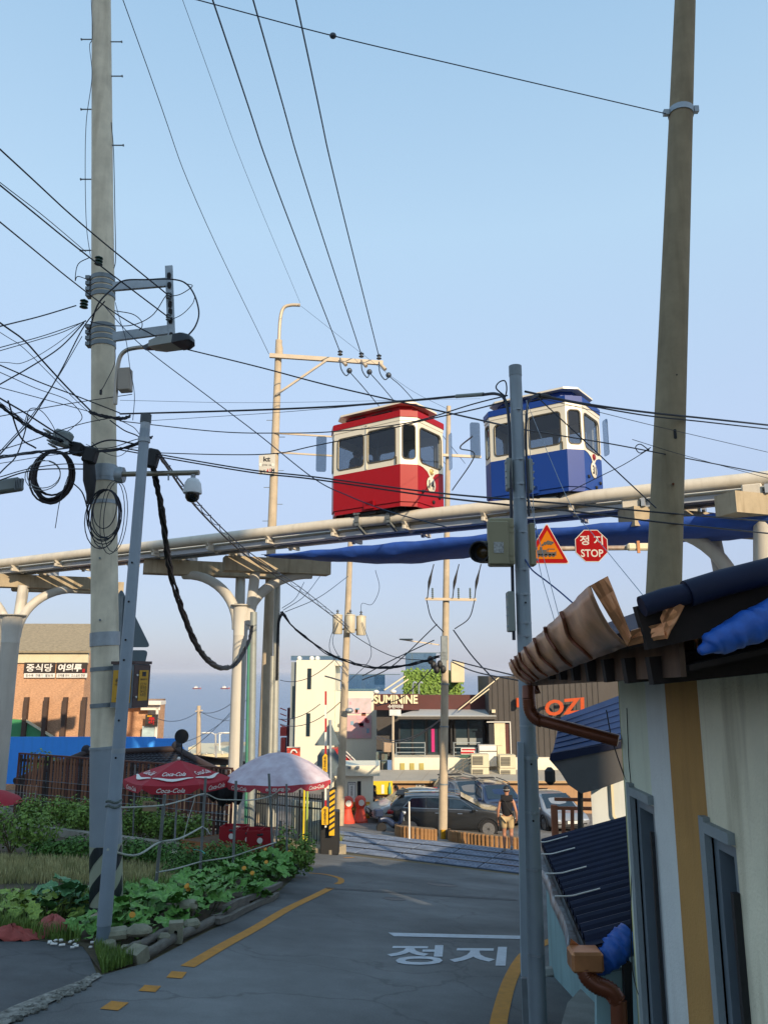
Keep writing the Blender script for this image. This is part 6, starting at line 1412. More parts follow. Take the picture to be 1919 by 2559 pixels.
def boat(u, v, ln, label):
    r = ray(u, v); p = r * (-26 / r.z); th = thing('fishing_boat', label, 'boat', p, 0, 'boats on the sea'); 
    mb = MB(); hl = ln / 2
    for k, wd, zb__ in ((-1, .6, .2), (-.7, 1, 0), (.5, 1, 0), (1, .05, .5)): mb.v += [p + V((k * hl, -wd * ln * .12, ln * .10 + zb__ * ln * .08)), p + V((k * hl, wd * ln * .12, ln * .10 + zb__ * ln * .08)), p + V((k * hl * .95, 0, -ln * .02))]
    for i in range(3): s = i * 3; mb.f += [(s, s + 3, s + 5, s + 2), (s + 1, s + 2, s + 5, s + 4), (s, s + 1, s + 4, s + 3)]
    mb.f += [(0, 2, 1), (9, 10, 11)]
    mb.build('hull', mat('boat_red', '9c3a30', .6), th); MB().box(p + V((-hl * .2, 0, ln * .17)), (ln * .35, ln * .14, ln * .15)).build('cabin', m_white, th); MB().cyl(p + V((-hl * .2, 0, ln * .2)), p + V((-hl * .2, 0, ln * .42)), ln * .012, n=6).build('mast', m_white, th); MB().cyl(p + V((hl * .8, 0, ln * .1)), p + V((hl * .8, 0, ln * .3)), ln * .012, n=6).build('bow_mast', m_white, th)
boat(492, 1722, 13, 'red-hulled fishing boat with a white cabin far out, left one'); boat(563, 1722, 14, 'pale fishing boat with long deck far out beside pillar')
# ---- white tower building with narrow windows
yw = 50; wbld = thing('white_building', 'cream white building with narrow windows, roof glass rail and food poster', 'building', V((W(830, 2000, yw).x, yw, gz(-3, yw))))
zgr = gz(-3, yw) - 1
def blk(u0, u1, v0, y, dep, name, m, vb=None):
    a, b = W(u0, v0, y), W(u1, v0, y); zb_ = zgr if vb is None else W(u0, vb, y).z; return MB().box(((a.x + b.x) / 2, y + dep / 2, (a.z + zb_) / 2), (b.x - a.x, dep, a.z - zb_)).build(name, m, wbld)
blk(741, 838, 1650, yw, 6, 'stair_tower', m_cw); blk(728, 741, 1655, yw + .3, 5, 'shaded_return', mat('shade_grey_render', '7d8588', .8, var=.05)); blk(838, 858, 1656, yw - .05, 5, 'tower_cap', m_cw, 1664)  # left return is the same white wall, its shade painted in as grey
blk(838, 942, 1728, yw + .6, 7, 'main_wall', m_cw)
for u0, u1, v0, v1, y in ((768, 778, 1671, 1723, yw), (765, 775, 1783, 1841, yw), (730, 735, 1715, 1797, yw + .3)): wbox(u0, u1, v0, v1, y - .03, .05, 'slot_window', m_gl2, wbld)
for u0, u1, v0, v1 in ((727, 850, 1640, 1651), (866, 962, 1686, 1728), (935, 962, 1686, 1712)):
    wbox(u0, u1, v0, v1, yw + .9, .03, 'roof_glass_rail', m_glb, wbld)
for u0, u1, v in ((727, 850, 1639), (866, 1000, 1685)): wbox(u0, u1, v, v + 2, yw + .85, .06, 'rail_top', mat('rail_blue_grey', '4f6470', .5), wbld)
for u in (748, 779, 793): MB().ball(W(u, 1646, yw + .5), (.16, .16, .16)).build('roof_lamp', m_white, wbld, True)
for u0, u1, v0, v1, col, y in ((870, 928, 1745, 1784, 'c9aeb4', .55), (866, 928, 1788, 1846, 'c2868c', .55)): wbox(u0, u1, v0, v1, yw + y, .04, 'poster', mat('poster_' + col, col, .6, var=.3, scale=1.3, col2='cfc4c0'), wbld)
rngp = random.Random(12)
for k in range(14):
    u, v = 872 + rngp.random() * 48, 1752 + rngp.random() * 84; col = rngp.choice(('b04a58', 'd9d0cc', '8a5236', 'd7a0a8', '7f9fb0')); wbox(u, u + rngp.uniform(5, 11), v, v + rngp.uniform(5, 12), yw + .53, .015, 'printed_patch', mat('print_' + col, col, .6), wbld)
MB().prism([W(828, 1872, 47), W(842, 1872, 47), W(888, 1912, 47), W(868, 1912, 47)], (0, 1, 0)).build('red_stair', m_red, wbld); MB().beam(W(848, 1862, 46.9), W(892, 1905, 46.9), .05, .05).build('stair_rail', m_white, wbld); MB().beam(W(848, 1872, 46.9), W(890, 1912, 46.9), .04, .04).build('stair_rail', m_white, wbld)
rs_ = thing('red_structure', 'red steel frame structure left of the white building', 'frame', V((W(712, 1950, 54).x, 54, gz(-7, 54))))
wbox(700, 716, 1818, 1840, 54, 1, 'red_panel', mat('coral_red', 'c0443c', .6, var=.1), rs_); wbox(716, 722, 1770, 1960, 54.2, .8, 'maroon_post', mat('maroon', '5c2a3a', .7), rs_); wbox(700, 712, 1845, 1960, 54, .6, 'lower_frame', mat('coral_red', 'c0443c', .6), rs_)
for k in range(4): MB().beam(W(700, 1770 + k * 14, 54), W(716, 1776 + k * 14, 54), .06, .06).build('cross_bar', mat('coral_red', 'c0443c', .6), rs_)
rd = thing('red_arrow_sign', 'red square sign with white swirl above the faded parasol', 'sign', W(733, 1888, 33)); wbox(717, 750, 1868, 1892, 33, .05, 'board', mat('coral_sign', 'c24a3a', .5), rd); wbox(717, 750, 1867, 1869, 32.95, .06, 'rim', m_white, rd); MB().tube(cat([W(726, 1884, 32.95), W(730, 1876, 32.95), W(737, 1876, 32.95), W(742, 1882, 32.95)], 5), .035, 6).build('white_swirl', m_white, rd)
# ---- restaurant with wide letters
ys3 = 46; rest = thing('seafood_restaurant', 'dark red-brown restaurant front with large cream capital letters', 'building', V((W(1060, 2000, ys3).x, ys3, gz(3, ys3))))
def rb2(u0, u1, v0, v1, y, dep, name, m): return wbox(u0, u1, v0, v1, y, dep, name, m, rest)
so2 = rb2(934, 1048, 1735, 1775, ys3 - .9, .3, 'sign_panel', m_brn); rb2(1048, 1222, 1737, 1775, ys3 - .3, .4, 'parapet', m_brn)
put_text('SUM', so2, mat('cream_letters', 'd9cba6', .6), W(989, 1748, ys3 - .95), X, Z, 2.5, .50, off=.05, thick=.05); put_text('sumin', so2, m_white, W(988, 1766, ys3 - .95), X, Z, .85, .22, off=.02)
rb2(941, 1222, 1775, 1900, ys3, 5, 'wall', m_drk)
for u0, u1 in ((1000, 1030), (1032, 1062), (1069, 1096), (1139, 1170), (1172, 1207)): o = rb2(u0, u1, 1800, 1894 if u1 < 1100 else 1888, ys3 - .9, .06, 'glass_bay', m_gl2)
for u in (998, 1031, 1065, 1098, 1128, 1137, 1171, 1209): rb2(u - 2, u + 2, 1796, 1894, ys3 - .98, .12, 'mullion', m_black)
wbox(1140, 1206, 1845, 1862, ys3 - .95, .02, 'frosted_band', mat('frosted', '8c9290', .4), rest); wbox(1042, 1056, 1838, 1880, ys3 - .6, .2, 'bottle_fridge', mat('green_bottles', '2f7a62', .3, var=.5, scale=6), rest); wbox(1078, 1086, 1822, 1880, ys3 - .93, .02, 'pink_poster', mat('magenta_print', 'b0186a', .5), rest)
MB().prism([W(988, 1792, ys3 - 2.2), W(1240, 1792, ys3 - 2.2), W(1224, 1775, ys3 - .1), W(1050, 1774, ys3 - .1)], (0, 0, .06)).build('canopy', mat('pale_canopy', 'aeb0ad', .5, .1, var=.06), rest); wbox(984, 1240, 1791, 1798, ys3 - 2.2, .1, 'canopy_gutter', mat('dark_gutter', '4a4640', .6), rest)
for v in (1856, 1868, 1880, 1892):
    for a, b in ((990, 1062), (1132, 1200)): wbox(a, b, v, v + 1.6, ys3 - 2.0, .04, 'rail_bar', m_galv, rest)
for u in (990, 1062, 1134): wbox(u - 1, u + 1, 1855, 1895, ys3 - 2.0, .05, 'rail_post', m_galv, rest)
wbox(982, 1400, 1894, 1930, ys3 - 2.3, 3, 'terrace_wall', m_cw, rest)
MB().cyl(W(982, 1925, ys3 - 2.6), W(982, 1775, ys3 - 2.6), .07, n=8).build('lamp_post', m_tan, rest, True); wbox(973, 1002, 1774, 1789, ys3 - 2.7, .15, 'white_light_box', mat('light_box', 'cfd2d0', .4), rest); wbox(956, 980, 1856, 1880, ys3 - 1.5, .4, 'beige_crate', mat('tan_box', 'a08a74', .8), rest)
for v in (1880, 1904): o = wbox(940, 968, v, v + 21, ys3 - 1.2, .5, 'outdoor_unit', mat('grey_green_unit', '5c6a66', .6), rest); MB().lathe([(.20, 0), (.20, .02)], W(953, v + 11, ys3 - 1.21), 16, V((0, -1, 0))).build('fan', m_acd, o, True)
# ivy-clad rooftop room with glass rail
iv = thing('ivy_rooftop_room', 'ivy-covered rooftop room behind the lettered restaurant', 'building', V((W(1080, 1800, 52).x, 52, W(1080, 1745, 52).z)))
wbox(1012, 1152, 1678, 1745, 52, 4, 'room', mat('ivy_wall', '3c4a20', .9, var=.3, scale=3, col2='2a3a18'), iv); rng = random.Random(31); mb = MB()
for k in range(1500): leafquad(mb, W(rng.uniform(1010, 1154), rng.uniform(1676, 1746), 51.95 - rng.random() * .25), rng.uniform(.12, .28), V((rng.uniform(-.5, .5), -1, rng.uniform(0, .8))), rng.uniform(0, 6.3))
struct(mb.build('ivy_leaves', m_lf1, iv), 'stuff')
wbox(1130, 1151, 1653, 1706, 50.5, 1.2, 'cream_duct', m_acw, iv); wbox(1013, 1090, 1632, 1676, 53, .04, 'glass_rail', m_glb, iv); wbox(1013, 1100, 1631, 1633, 52.95, .06, 'rail_top', mat('rail_blue_grey', '4f6470', .5), iv)
for u in (1029,): wbox(u, u + 2, 1632, 1676, 52.9, .06, 'rail_post', mat('rail_blue_grey', '4f6470', .5), iv)
for a, b in (((960, 1725), (1012, 1690)), ((975, 1728), (1020, 1698))): MB().beam(W(*a, 49), W(*b, 49.5), .07, .07).build('roof_brace', m_cream, iv)
for u in (1032, 1047): MB().tube(cat([W(u, 1735, 48), W(u, 1712, 48), W(u + 4, 1705, 48), W(u + 9, 1708, 48)], 4), .05, 6).build('roof_vent', m_galv, iv, True)
for u, v in ((940, 1730), (983, 1729)): MB().ball(W(u, v, 46), (.18, .15, .12)).build('roof_lamp', m_white, iv, True)
# dark clad block on the right, with orange letters
dk = thing('dark_clad_building', 'tall dark grey seamed-metal building with orange letters', 'building', V((W(1280, 2000, 44).x, 44, gz(7, 44))))
wbox(1223, 1560, 1691, 1900, 44, 5, 'wall', m_drk, dk)
for k in range(20): u = 1232 + k * 14; wbox(u - .6, u + .6, 1691, 1895, 43.97, .05, 'seam', mat('dark_seam', '2c2a28', .7), dk)
put_text('ori', dk, mat('orange_letters', 'b0440f', .8), W(1418, 1766, 43.2), V((1, 0, .08)), V((-.2, 0, 1)), 2.5, .85, off=.05, thick=.05); wbox(1291, 1299, 1745, 1768, 43.5, .3, 'orange_edge', mat('orange_letters', 'b0440f', .8), dk)
wbox(1236, 1263, 1808, 1896, 43.9, .08, 'door_panel', m_cream, dk); wbox(1222, 1236, 1810, 1860, 43.9, .1, 'dark_opening', m_black, dk); wbox(1262, 1272, 1810, 1890, 43.9, .1, 'dark_jamb', m_brn, dk); wbox(1216, 1276, 1804, 1806, 43.8, .1, 'frame_head', m_white, dk); wbox(1275, 1277, 1805, 1885, 43.8, .1, 'frame_leg', m_white, dk); wbox(1229, 1238, 1774, 1782, 43.8, .2, 'lamp_box', m_cream, dk)
for a, b in (((1145, 1775), (1248, 1692)), ((1175, 1758), (1222, 1722))): MB().beam(W(*a, 43.5), W(*b, 43.9), .05, .05).build('stay_rod', m_cream, dk)
# terrace: AC units, freezer, stair rail
def acunit(u0, u1, v0, v1, label, y=42.2):
    p = W(u0, v1, y); th = thing('air_conditioner', label, 'air conditioner', p, 0, 'stacked condensers on the terrace'); um = u0 + (u1 - u0) * .70
    wbox(u0, um, v0, v1, y, .7, 'grille_case', m_acw, th); wbox(um + .1, u1, v0, v1, y + .02, .68, 'service_side', m_acw, th)
    n = 6
    for k in range(n): v = v0 + 5 + (v1 - v0 - 10) * k / n; wbox(u0 + 2, um - 2, v, v + (v1 - v0) / n * .55, y - .015, .02, 'louvre', m_acd, th)
acunit(1178, 1222, 1886, 1918, 'upper condenser unit of the stack beside the white freezer'); acunit(1178, 1222, 1919, 1953, 'lower condenser unit of the stack beside the white freezer'); acunit(1249, 1289, 1888, 1920, 'upper condenser unit of the stack next to the signal pole'); acunit(1249, 1289, 1921, 1955, 'lower condenser unit of the stack next to the signal pole')
fz = thing('chest_freezer', 'white freezer cabinet on the terrace between the condensers', 'freezer', W(1230, 1912, 43)); wbox(1198, 1241, 1864, 1916, 43.2, .8, 'cabinet', m_white, fz); wbox(1243, 1258, 1865, 1916, 43.25, .7, 'side_door', m_cream, fz); wbox(1198, 1241, 1877, 1879, 43.17, .05, 'lid_seam', m_acd, fz)
bnr = thing('red_banner', 'small red and white banner on the terrace rail', 'banner', W(1170, 1888, 43.6)); wbox(1152, 1190, 1870, 1886, 43.6, .03, 'sheet', m_white, bnr); wbox(1154, 1188, 1872, 1876, 43.58, .01, 'red_line', m_red, bnr); wbox(1151, 1184, 1879, 1884, 43.58, .01, 'red_line', m_red, bnr); wbox(1150, 1176, 1887, 1894, 43.6, .03, 'green_strip', mat('green_strip', '2f5a48', .6), bnr)
wbx = thing('terrace_rail', 'slanting metal handrail beside the condensers', 'railing', W(1150, 1935, 42.5))
for k in range(3): MB().beam(W(1124, 1926 + k * 9, 42.5), W(1178, 1888 + k * 9, 42.5), .04, .05).build('bar', m_acd, wbx)
MB().beam(W(1157, 1900, 42.5), W(1157, 1930, 42.5), .05, .05, up=Y).build('post', m_acd, wbx)
for k in range(3): wbox(1000 + k * 24, 1011 + k * 24, 1908, 1926, ys3 - 2.35, .03, 'stain_panel', mat('olive_stain', 'a89c58', .8), rest)
# ---- low brown shop with pale lean-to roof
yl_ = 41; low = thing('brown_shop', 'low brown-walled shop with pale lean-to roof behind the cars', 'building', V((W(1150, 2050, yl_).x, yl_, gz(3.5, yl_))))
a, b = W(930, 1955, yl_), W(1500, 1955, yl_); zbl = gz(3.5, yl_) - 1; MB().box(((a.x + b.x) / 2, yl_ + 1.4, (a.z + zbl) / 2), (b.x - a.x, 2.8, a.z - zbl)).build('wall', mat('brown_wall', 'a58260', .85, var=.1, scale=1.2, stain=.2), low)
n = 9
for k in range(n):
    u0, u1 = 925 + k * 64, 925 + (k + 1) * 64; MB().prism([W(u0, 1954, yl_ - .25), W(u1 - 1, 1954, yl_ - .25), W(u1 + 22, 1927, yl_ + 2.3), W(u0 + 23, 1927, yl_ + 2.3)], (0, 0, .05)).build('roof_sheet', mat('pale_roof_sheet', '9c978c', .7, var=.08, scale=1), low)
wbox(925, 1500, 1953, 1958, yl_ - .32, .1, 'gutter', mat('tan_gutter', 'a88a62', .6), low)
yb5 = wbox(932, 981, 1953, 1986, yl_ - .35, .04, 'yellow_banner', mat('banner_yellow', 'd0b81c', .6, var=.05), low); put_text('ja', yb5, m_black, W(938, 1977, yl_ - .36), X, Z, .18, .16, off=.01)
wbox(953, 960, 1962, 1984, yl_ - .37, .01, 'printed_box', m_white, yb5); o = MB().lathe([(.07, 0), (.085, .1), (.08, .32), (.035, .42), (.03, .55)], W(974, 1985, yl_ - .40), 10).build('printed_bottle', mat('bottle_green', '4f8a78', .4), yb5, True)
for u in (1050, 1205): o = wbox(u - 11, u + 11, 1960, 1968, yl_ - .02, .03, 'wall_plate', m_white, low); put_text('lot', o, m_drk, W(u, 1964, yl_ - .03), X, Z, .40, .09, off=.01)
for u in (1049, 1076, 1086): MB().lathe([(.14, 0), (.14, .36), (.10, .37)], W(u, 1989, yl_ - 2.2), 10).build('red_stool', m_red, low)
# ---- attendant booth with orange banner
yo = 37.5; bt = thing('parking_booth', 'cream parking attendant booth with white door notice and orange banner', 'booth', V((W(880, 2050, yo).x, yo, gz(-1.6, yo))))
a, b = W(858, 1940, yo), W(932, 1940, yo); zb_ = gz(-1.6, yo) - .2; MB().box(((a.x + b.x) / 2, yo + .8, (a.z + zb_) / 2), (b.x - a.x, 1.6, a.z - zb_)).build('wall', m_cw, bt); wbox(834, 949, 1914, 1940, yo - .25, 2.1, 'roof_box', m_cw, bt)
wbox(868, 874 + 16, 1954, 2008, yo - .03, .05, 'door', m_white, bt); o = wbox(870, 888, 1956, 1994, yo - .05, .03, 'notice', m_white, bt); wbox(870, 888, 1955, 1956.5, yo - .06, .04, 'notice_edge', m_black, o); wbox(869.5, 870.5, 1955, 1994, yo - .06, .04, 'notice_edge', m_black, o); wbox(887.5, 888.5, 1955, 1994, yo - .06, .04, 'notice_edge', m_black, o)
put_text('dr', o, m_dark, W(879, 1977, yo - .06), X, Z, .09, .44, off=.01); put_text('dr0', o, m_dark, W(879, 1960, yo - .06), X, Z, .22, .07, off=.01)
wbox(893, 902, 1953, 2000, yo - .02, .04, 'dark_window', m_dark, bt)
ob = wbox(868, 924, 2005, 2046, yo - .3, .06, 'orange_banner', mat('banner_orange', 'd08a24', .6, var=.08), bt); put_text('park', ob, m_black, W(884, 2024, yo - .31), X, Z, .52, .60, off=.01); wbox(905, 914, 2012, 2034, yo - .32, .01, 'printed_cup', m_white, ob); wbox(916, 922, 2010, 2040, yo - .32, .01, 'printed_bottle', mat('pale_yellow', 'd8c470', .6), ob)
for u in (873, 894): wbox(u - 4, u + 4, 1916, 1922, yo - .45, .2, 'floodlight', m_galvd, bt)
def drum(u, v, label):
    p = G(u, v); th = thing('traffic_drum', label, 'traffic drum', p, 0, 'orange traffic drums by the booth'); m = mat('drum_orange', 'cf4a34', .6, var=.08)
    MB().lathe([(.34, 0), (.34, .10), (.29, .14), (.20, .45), (.17, .60), (.24, .72), (.25, .98), (.18, 1.08), (.10, 1.12)], p, 18).build('body', m, th, True); MB().lathe([(.13, 0), (.13, .02)], p + V((.06, -.25, .86)), 14, V((0, -1, 0))).build('white_disc', m_white, th)
    return th
drum(868, 2058, 'orange traffic drum with white disc near the transformer pole'); drum(900, 2056, 'orange traffic drum between the banner words and its cup')
# ================================================================== CARS
m_tyre = mat('tyre_rubber', '15161a', .8, var=.1); m_rim = mat('alloy_rim', '9a9a9a', .3, .8, var=.05); m_cgl = mat('car_glass', '1a2733', .05, 0, var=.1, scale=2, spec=.8); m_chrome = mat('chrome_trim', 'b8b8b8', .15, .9, var=0); m_trim = mat('black_trim', '17181a', .6, var=.1); m_lampw = mat('clear_lamp', 'b9bdc0', .12, .3, var=.1); m_lampr = mat('tail_lamp_red', '8c1018', .15, 0, var=.1); m_plate = mat('number_plate', 'c9cbc6', .5, var=.03)
def car(name, label, loc, rz, paint, L=4.7, Wd=1.86, H=1.68, suv=True, m_body=None, scale=1.0):
    """body lofted through stations (front towards +X); everything else is a part of its own"""
    th = thing(name, label, 'car', loc, rz, 'cars in the lot'); M0 = wmat(th) @ MX.Scale(scale, 4)
    hw = Wd / 2; hl = L / 2
    hood, belt = (1.08, 1.10) if suv else (.86, .92)
    # x, bottom, belt, top, half width low, half width top
    ST_ = [(-hl, .42, belt - .18, belt - .16, .86, .80), (-hl + .05, .30, belt - .02, belt, .93, .84), (-hl + .18, .24, belt, belt + .30 if suv else belt + .04, .97, .74), (-hl + .50, .22, belt + .01, H - .07 if suv else belt + .20, .99, .70), (-hl + .95, .22, belt + .01, H - .01 if suv else H - .12, 1, .72), (-.55, .22, belt, H, 1, .72), (.25, .22, belt - .01, H - .02, 1, .72), (.72, .22, belt - .02, H - .14, 1, .71), (1.22, .22, belt - .05, hood + .05, .99, .78), (1.45, .22, hood - .05, hood - .01, .98, .84), (hl - .45, .22, hood - .12, hood - .06, .96, .80), (hl - .14, .25, hood - .24, hood - .16, .92, .74), (hl - .03, .32, hood - .36, hood - .33, .86, .68), (hl, .40, hood - .46, hood - .45, .80, .62)]
    def ring(st):
        x, zb, zbl, zt, wl, wt = st; a, b = hw * wl, hw * wt
        if zt - zbl < .12: b = a * .93
        P = [(0, zb), (a * .86, zb), (a * .97, zb + .10), (a, zb + .30), (a * .995, (zb + .3 + zbl) / 2), (a * .975, zbl), (a * .975 + (b - a * .975) * .5, zbl + (zt - zbl) * .52), (b + .02, zt - .05 if zt - zbl > .2 else zbl + (zt - zbl) * .8), (b * .80, zt), (0, zt + .015)]
        return [V((x, y, z)) for y, z in P] + [V((x, -y, z)) for y, z in P[::-1][1:-1]]
    RG = [ring(s) for s in ST_]; n = len(RG[0]); mb = MB()
    for r in RG: mb.v += r
    for i in range(len(RG) - 1):
        for j in range(n): a, b = i * n + j, i * n + (j + 1) % n; mb.f.append((a, b, b + n, a + n))
    mb.f += [tuple(range(n)), tuple((len(RG) - 1) * n + j for j in range(n))[::-1]]
    def b_(mb, nm, m, sm=False, par=th, auto=40): mb.v = [M0 @ p for p in mb.v]; return mb.build(nm, m, par, sm, auto)
    m_p = m_body or mat('car_paint_' + paint, paint, .28, .35, var=.04, coat=.8)
    body = b_(mb, 'body', m_p, True, auto=50); sd = body.modifiers.new('sub', 'SUBSURF'); sd.levels = sd.render_levels = 1
    # point on the greenhouse side at (x, k) with k 0 = belt, 1 = roof edge
    def side(x, k, s, off=.022):
        for (a, b) in zip(ST_, ST_[1:]):
            if a[0] <= x <= b[0]:
                t = (x - a[0]) / (b[0] - a[0]); q = [a[i] + (b[i] - a[i]) * t for i in range(6)]; break
        _, zb, zbl, zt, wl, wt = q; ya, yb = hw * wl * .975, hw * wt + .02
        y = ya + (yb - ya) * k; z = zbl + (zt - .05 - zbl) * k
        if k < 0: y = hw * wl; z = zbl + k * (zbl - zb)
        return V((x, s * (y + off), z))
    def poly(pts, s, off, nm, m, par=th): return b_(MB().add([side(x, k, s, off) for x, k in pts], [tuple(range(len(pts)))]), nm, m, par=par)
    xr = -hl + (.62 if suv else 1.05)
    for s in (-1, 1):
        wins = [[(xr, .14), (-.95, .10), (-.95, .88), (xr + .30, .86)], [(-.90, .10), (-.06, .10), (-.06, .90), (-.90, .90)], [(0, .10), (1.02, .12), (.78, .55), (.50, .86), (0, .90)]]
        if not suv: wins[0] = [(xr + .2, .3), (-.95, .12), (-.95, .86)]
        for wn in wins:
            o = poly(wn, s, .020, 'side_window', m_cgl)
        tr = MB().tube([side(xr - .03, .03, s, .02), side(-.9, .0, s, .024), side(.2, .0, s, .024), side(1.12, .03, s, .024)], .014, 6); b_(tr, 'belt_trim', m_chrome, True)
        b_(MB().tube([side(xr, .14, s, .024), side(xr + .3, .9, s, .024), side(-.9, .97, s, .024), side(.45, .97, s, .024), side(1.08, .12, s, .024)], .012, 6), 'window_trim', m_chrome if suv else m_trim, True)
        for x in (-.48, .42): b_(MB().bbox(side(x, -.18, s, .03), (.20, .03, .035), .01), 'door_handle', m_chrome)
        for x in (-.93, -.02, 1.05): b_(MB().tube([side(x, -.02, s, .004), side(x, -.85, s, .004)], .006, 4), 'door_gap', m_trim)
        b_(MB().bbox(side(.98, .16, s, .13), (.17, .20, .13), .04), 'wing_mirror', m_p)
        b_(MB().beam(side(-1.15, -.97, s, -.02), side(1.15, -.97, s, -.02), .05, .12), 'sill', m_trim)
        if suv: b_(MB().tube([V((-hl + .65, s * hw * .68, H + .035)), V((-.4, s * hw * .68, H + .06)), V((.4, s * hw * .68, H + .035))], .022, 6), 'roof_rail', m_chrome, True)
    # screens
    def screen(x0, z0, w0, x1, z1, w1, nm, off):
        d = V((x1 - x0, 0, z1 - z0)).normalized(); nn = V((-d.z, 0, d.x)) * (1 if off > 0 else -1); nn = nn if nn.z > 0 else -nn
        return b_(MB().add([V((x0, -w0, z0)) + nn * .03, V((x0, w0, z0)) + nn * .03, V((x1, w1, z1)) + nn * .03, V((x1, -w1, z1)) + nn * .03], [(0, 1, 2, 3)]), nm, m_cgl)
    screen(1.24, hood + .05, hw * .76, .46, H - .055, hw * .64, 'windscreen', 1)
    screen(-hl + .14, belt + .10, hw * .72, -hl + .46 if suv else -hl + .9, H - .10, hw * .62, 'rear_window', -1)
    if suv: b_(MB().bbox((-hl + .42, 0, H - .01), (.34, hw * 1.3, .05), .02), 'rear_spoiler', m_trim)
    for s in (-1, 1):
        b_(MB().bbox((hl - .14, s * hw * .70, hood - .30), (.24, hw * .34, .15), .05), 'head_lamp', m_lampw); b_(MB().bbox((-hl + .09, s * hw * .80, belt - .16), (.30, hw * .32, .17), .05), 'tail_lamp', m_lampr)
        b_(MB().bbox((hl - .05, s * hw * .62, .46), (.10, .22, .10), .03), 'fog_lamp', m_trim)
    g = b_(MB().bbox((hl - .03, 0, hood - .36), (.10, hw * .95, .20), .03), 'grille', m_trim)
    for k in range(4): b_(MB().box((hl + .022, 0, hood - .43 + k * .045), (.012, hw * .88, .012)), 'grille_bar', m_chrome, par=g)
    b_(MB().bbox((hl - .02, 0, .40), (.12, hw * 1.1, .14), .04), 'lower_intake', m_trim); b_(MB().box((hl + .05, 0, .54), (.012, .50, .12)), 'number_plate', m_plate); b_(MB().box((-hl - .012, 0, .62 if suv else .75), (.012, .50, .12)), 'number_plate', m_plate)
    for x in (-hl + .92, hl - .90):
        for s in (-1, 1):
            r = .365 if suv else .33; y0 = s * (hw - .20)
            w_ = b_(MB().lathe([(r * .62, -.11), (r * .95, -.11), (r, -.07), (r, .07), (r * .95, .11), (r * .62, .11)], (x, s * (hw - .115), r), 24, V((0, s, 0))), 'wheel', m_tyre, True)
            b_(MB().lathe([(.05, .10), (r * .64, .085), (r * .68, .112), (r * .64, .118)], (x, s * (hw - .115), r), 24, V((0, s, 0))), 'rim', m_trim, True, par=w_)
            sp = MB()
            for k in range(10):
                a = 2 * math.pi * k / 10; a2 = a + .16 * (1 if k % 2 else -1); sp.beam(V((x + .05 * math.cos(a), s * (hw + .002), r + .05 * math.sin(a))), V((x + r * .64 * math.cos(a2), s * (hw - .004), r + r * .64 * math.sin(a2))), .02, .05, up=V((0, s, 0)))
            sp.lathe([(.06, 0), (.06, .02)], (x, s * (hw - .012), r), 10, V((0, s, 0))); sp.lathe([(r * .62, 0), (r * .68, 0), (r * .68, .02), (r * .62, .02)], (x, s * (hw - .012), r), 24, V((0, s, 0)))
            b_(sp, 'spokes', m_rim, par=w_)
            b_(MB().tube([V((x + (r + .05) * math.cos(R(a)), s * (hw + .004), r + (r + .05) * math.sin(R(a)))) for a in range(-5, 190, 15)], .028, 6), 'wheel_arch', m_trim, True)
    return th
def onlot(u, v):
    p = G(u, v); return p + Z * .012
c1, c2 = onlot(1230, 2096), onlot(1040, 2088)
dvec = W(1237, 2090, c1.y).xy - W(1038, 2090, c1.y - .35).xy; rzs = math.atan2(.10, 1)
p = W(1124, 2090, 33.6); suv_z = gz(p.x, 33.6)
car('suv', 'dark grey SUV with chrome window trim parked behind the planters', (p.x, 33.6, suv_z), R(-5), '26292c', 4.9, 1.9, 1.58)
p = W(1040, 2050, 37.0); car('white_car', 'white sedan half hidden behind the SUV tail', (p.x, 37.0, gz(p.x, 37.0)), R(194), 'c9cbc9', 4.4, 1.8, 1.42, False)
p = W(1160, 2030, 39.0); car('pickup_van', 'silver grey car facing out beside the brown shop wall', (p.x, 38.6, gz(p.x, 38.6)), R(-72), '6d6a66', 4.5, 1.85, 1.72)
p = W(1240, 2040, 36.0); car('navy_suv', 'navy blue SUV nose-out next to the walking person', (p.x + .15, 37.6, gz(p.x, 37.6)), R(-80), '15264c', 4.5, 1.86, 1.66)
p = W(1376, 2040, 36.0); car('silver_sedan', 'silver sedan nose-out behind the timber railing', (p.x + .1, 36.6, gz(p.x, 36.6)), R(-78), '8f9296', 4.6, 1.84, 1.46, False)
# moped by the SUV tail
pm2 = W(982, 2085, 32.4); pm2.z = gz(pm2.x, 32.4); mo = thing('moped', 'dark blue moped parked behind the SUV', 'moped', pm2, R(20)); M0 = wmat(mo) @ MX.Scale(.82, 4)
def bm2(mb, nm, m, sm=False): mb.v = [M0 @ p for p in mb.v]; return mb.build(nm, m, mo, sm)
for x in (-.6, .6): bm2(MB().lathe([(.16, -.05), (.25, -.05), (.25, .05), (.16, .05)], (x, 0, .25), 18, Y), 'wheel', m_tyre, True)
m_mop = mat('moped_blue', '26344f', .35, .2, var=.1)
bm2(MB().tube(cat([V((-.75, 0, .62)), V((-.4, 0, .66)), V((0, 0, .40)), V((.35, 0, .42)), V((.5, 0, .9))], 5), [.08] + [.16] * 10 + [.10] * 10, 10), 'body', m_mop, True); bm2(MB().bbox((-.35, 0, .78), (.65, .28, .10), .04), 'seat', m_trim); bm2(MB().bbox((-.75, 0, .95), (.38, .38, .34), .04), 'top_box', m_mop); bm2(MB().cyl((.48, -.33, 1.0), (.48, .33, 1.0), .02, n=8), 'handlebar', m_trim, True); bm2(MB().tube([(.62, 0, .25), (.48, 0, 1.0)], .035, 8), 'fork', m_galvd, True); bm2(MB().ball((.58, 0, .88), (.10, .12, .10)), 'head_lamp', m_lampw, True)
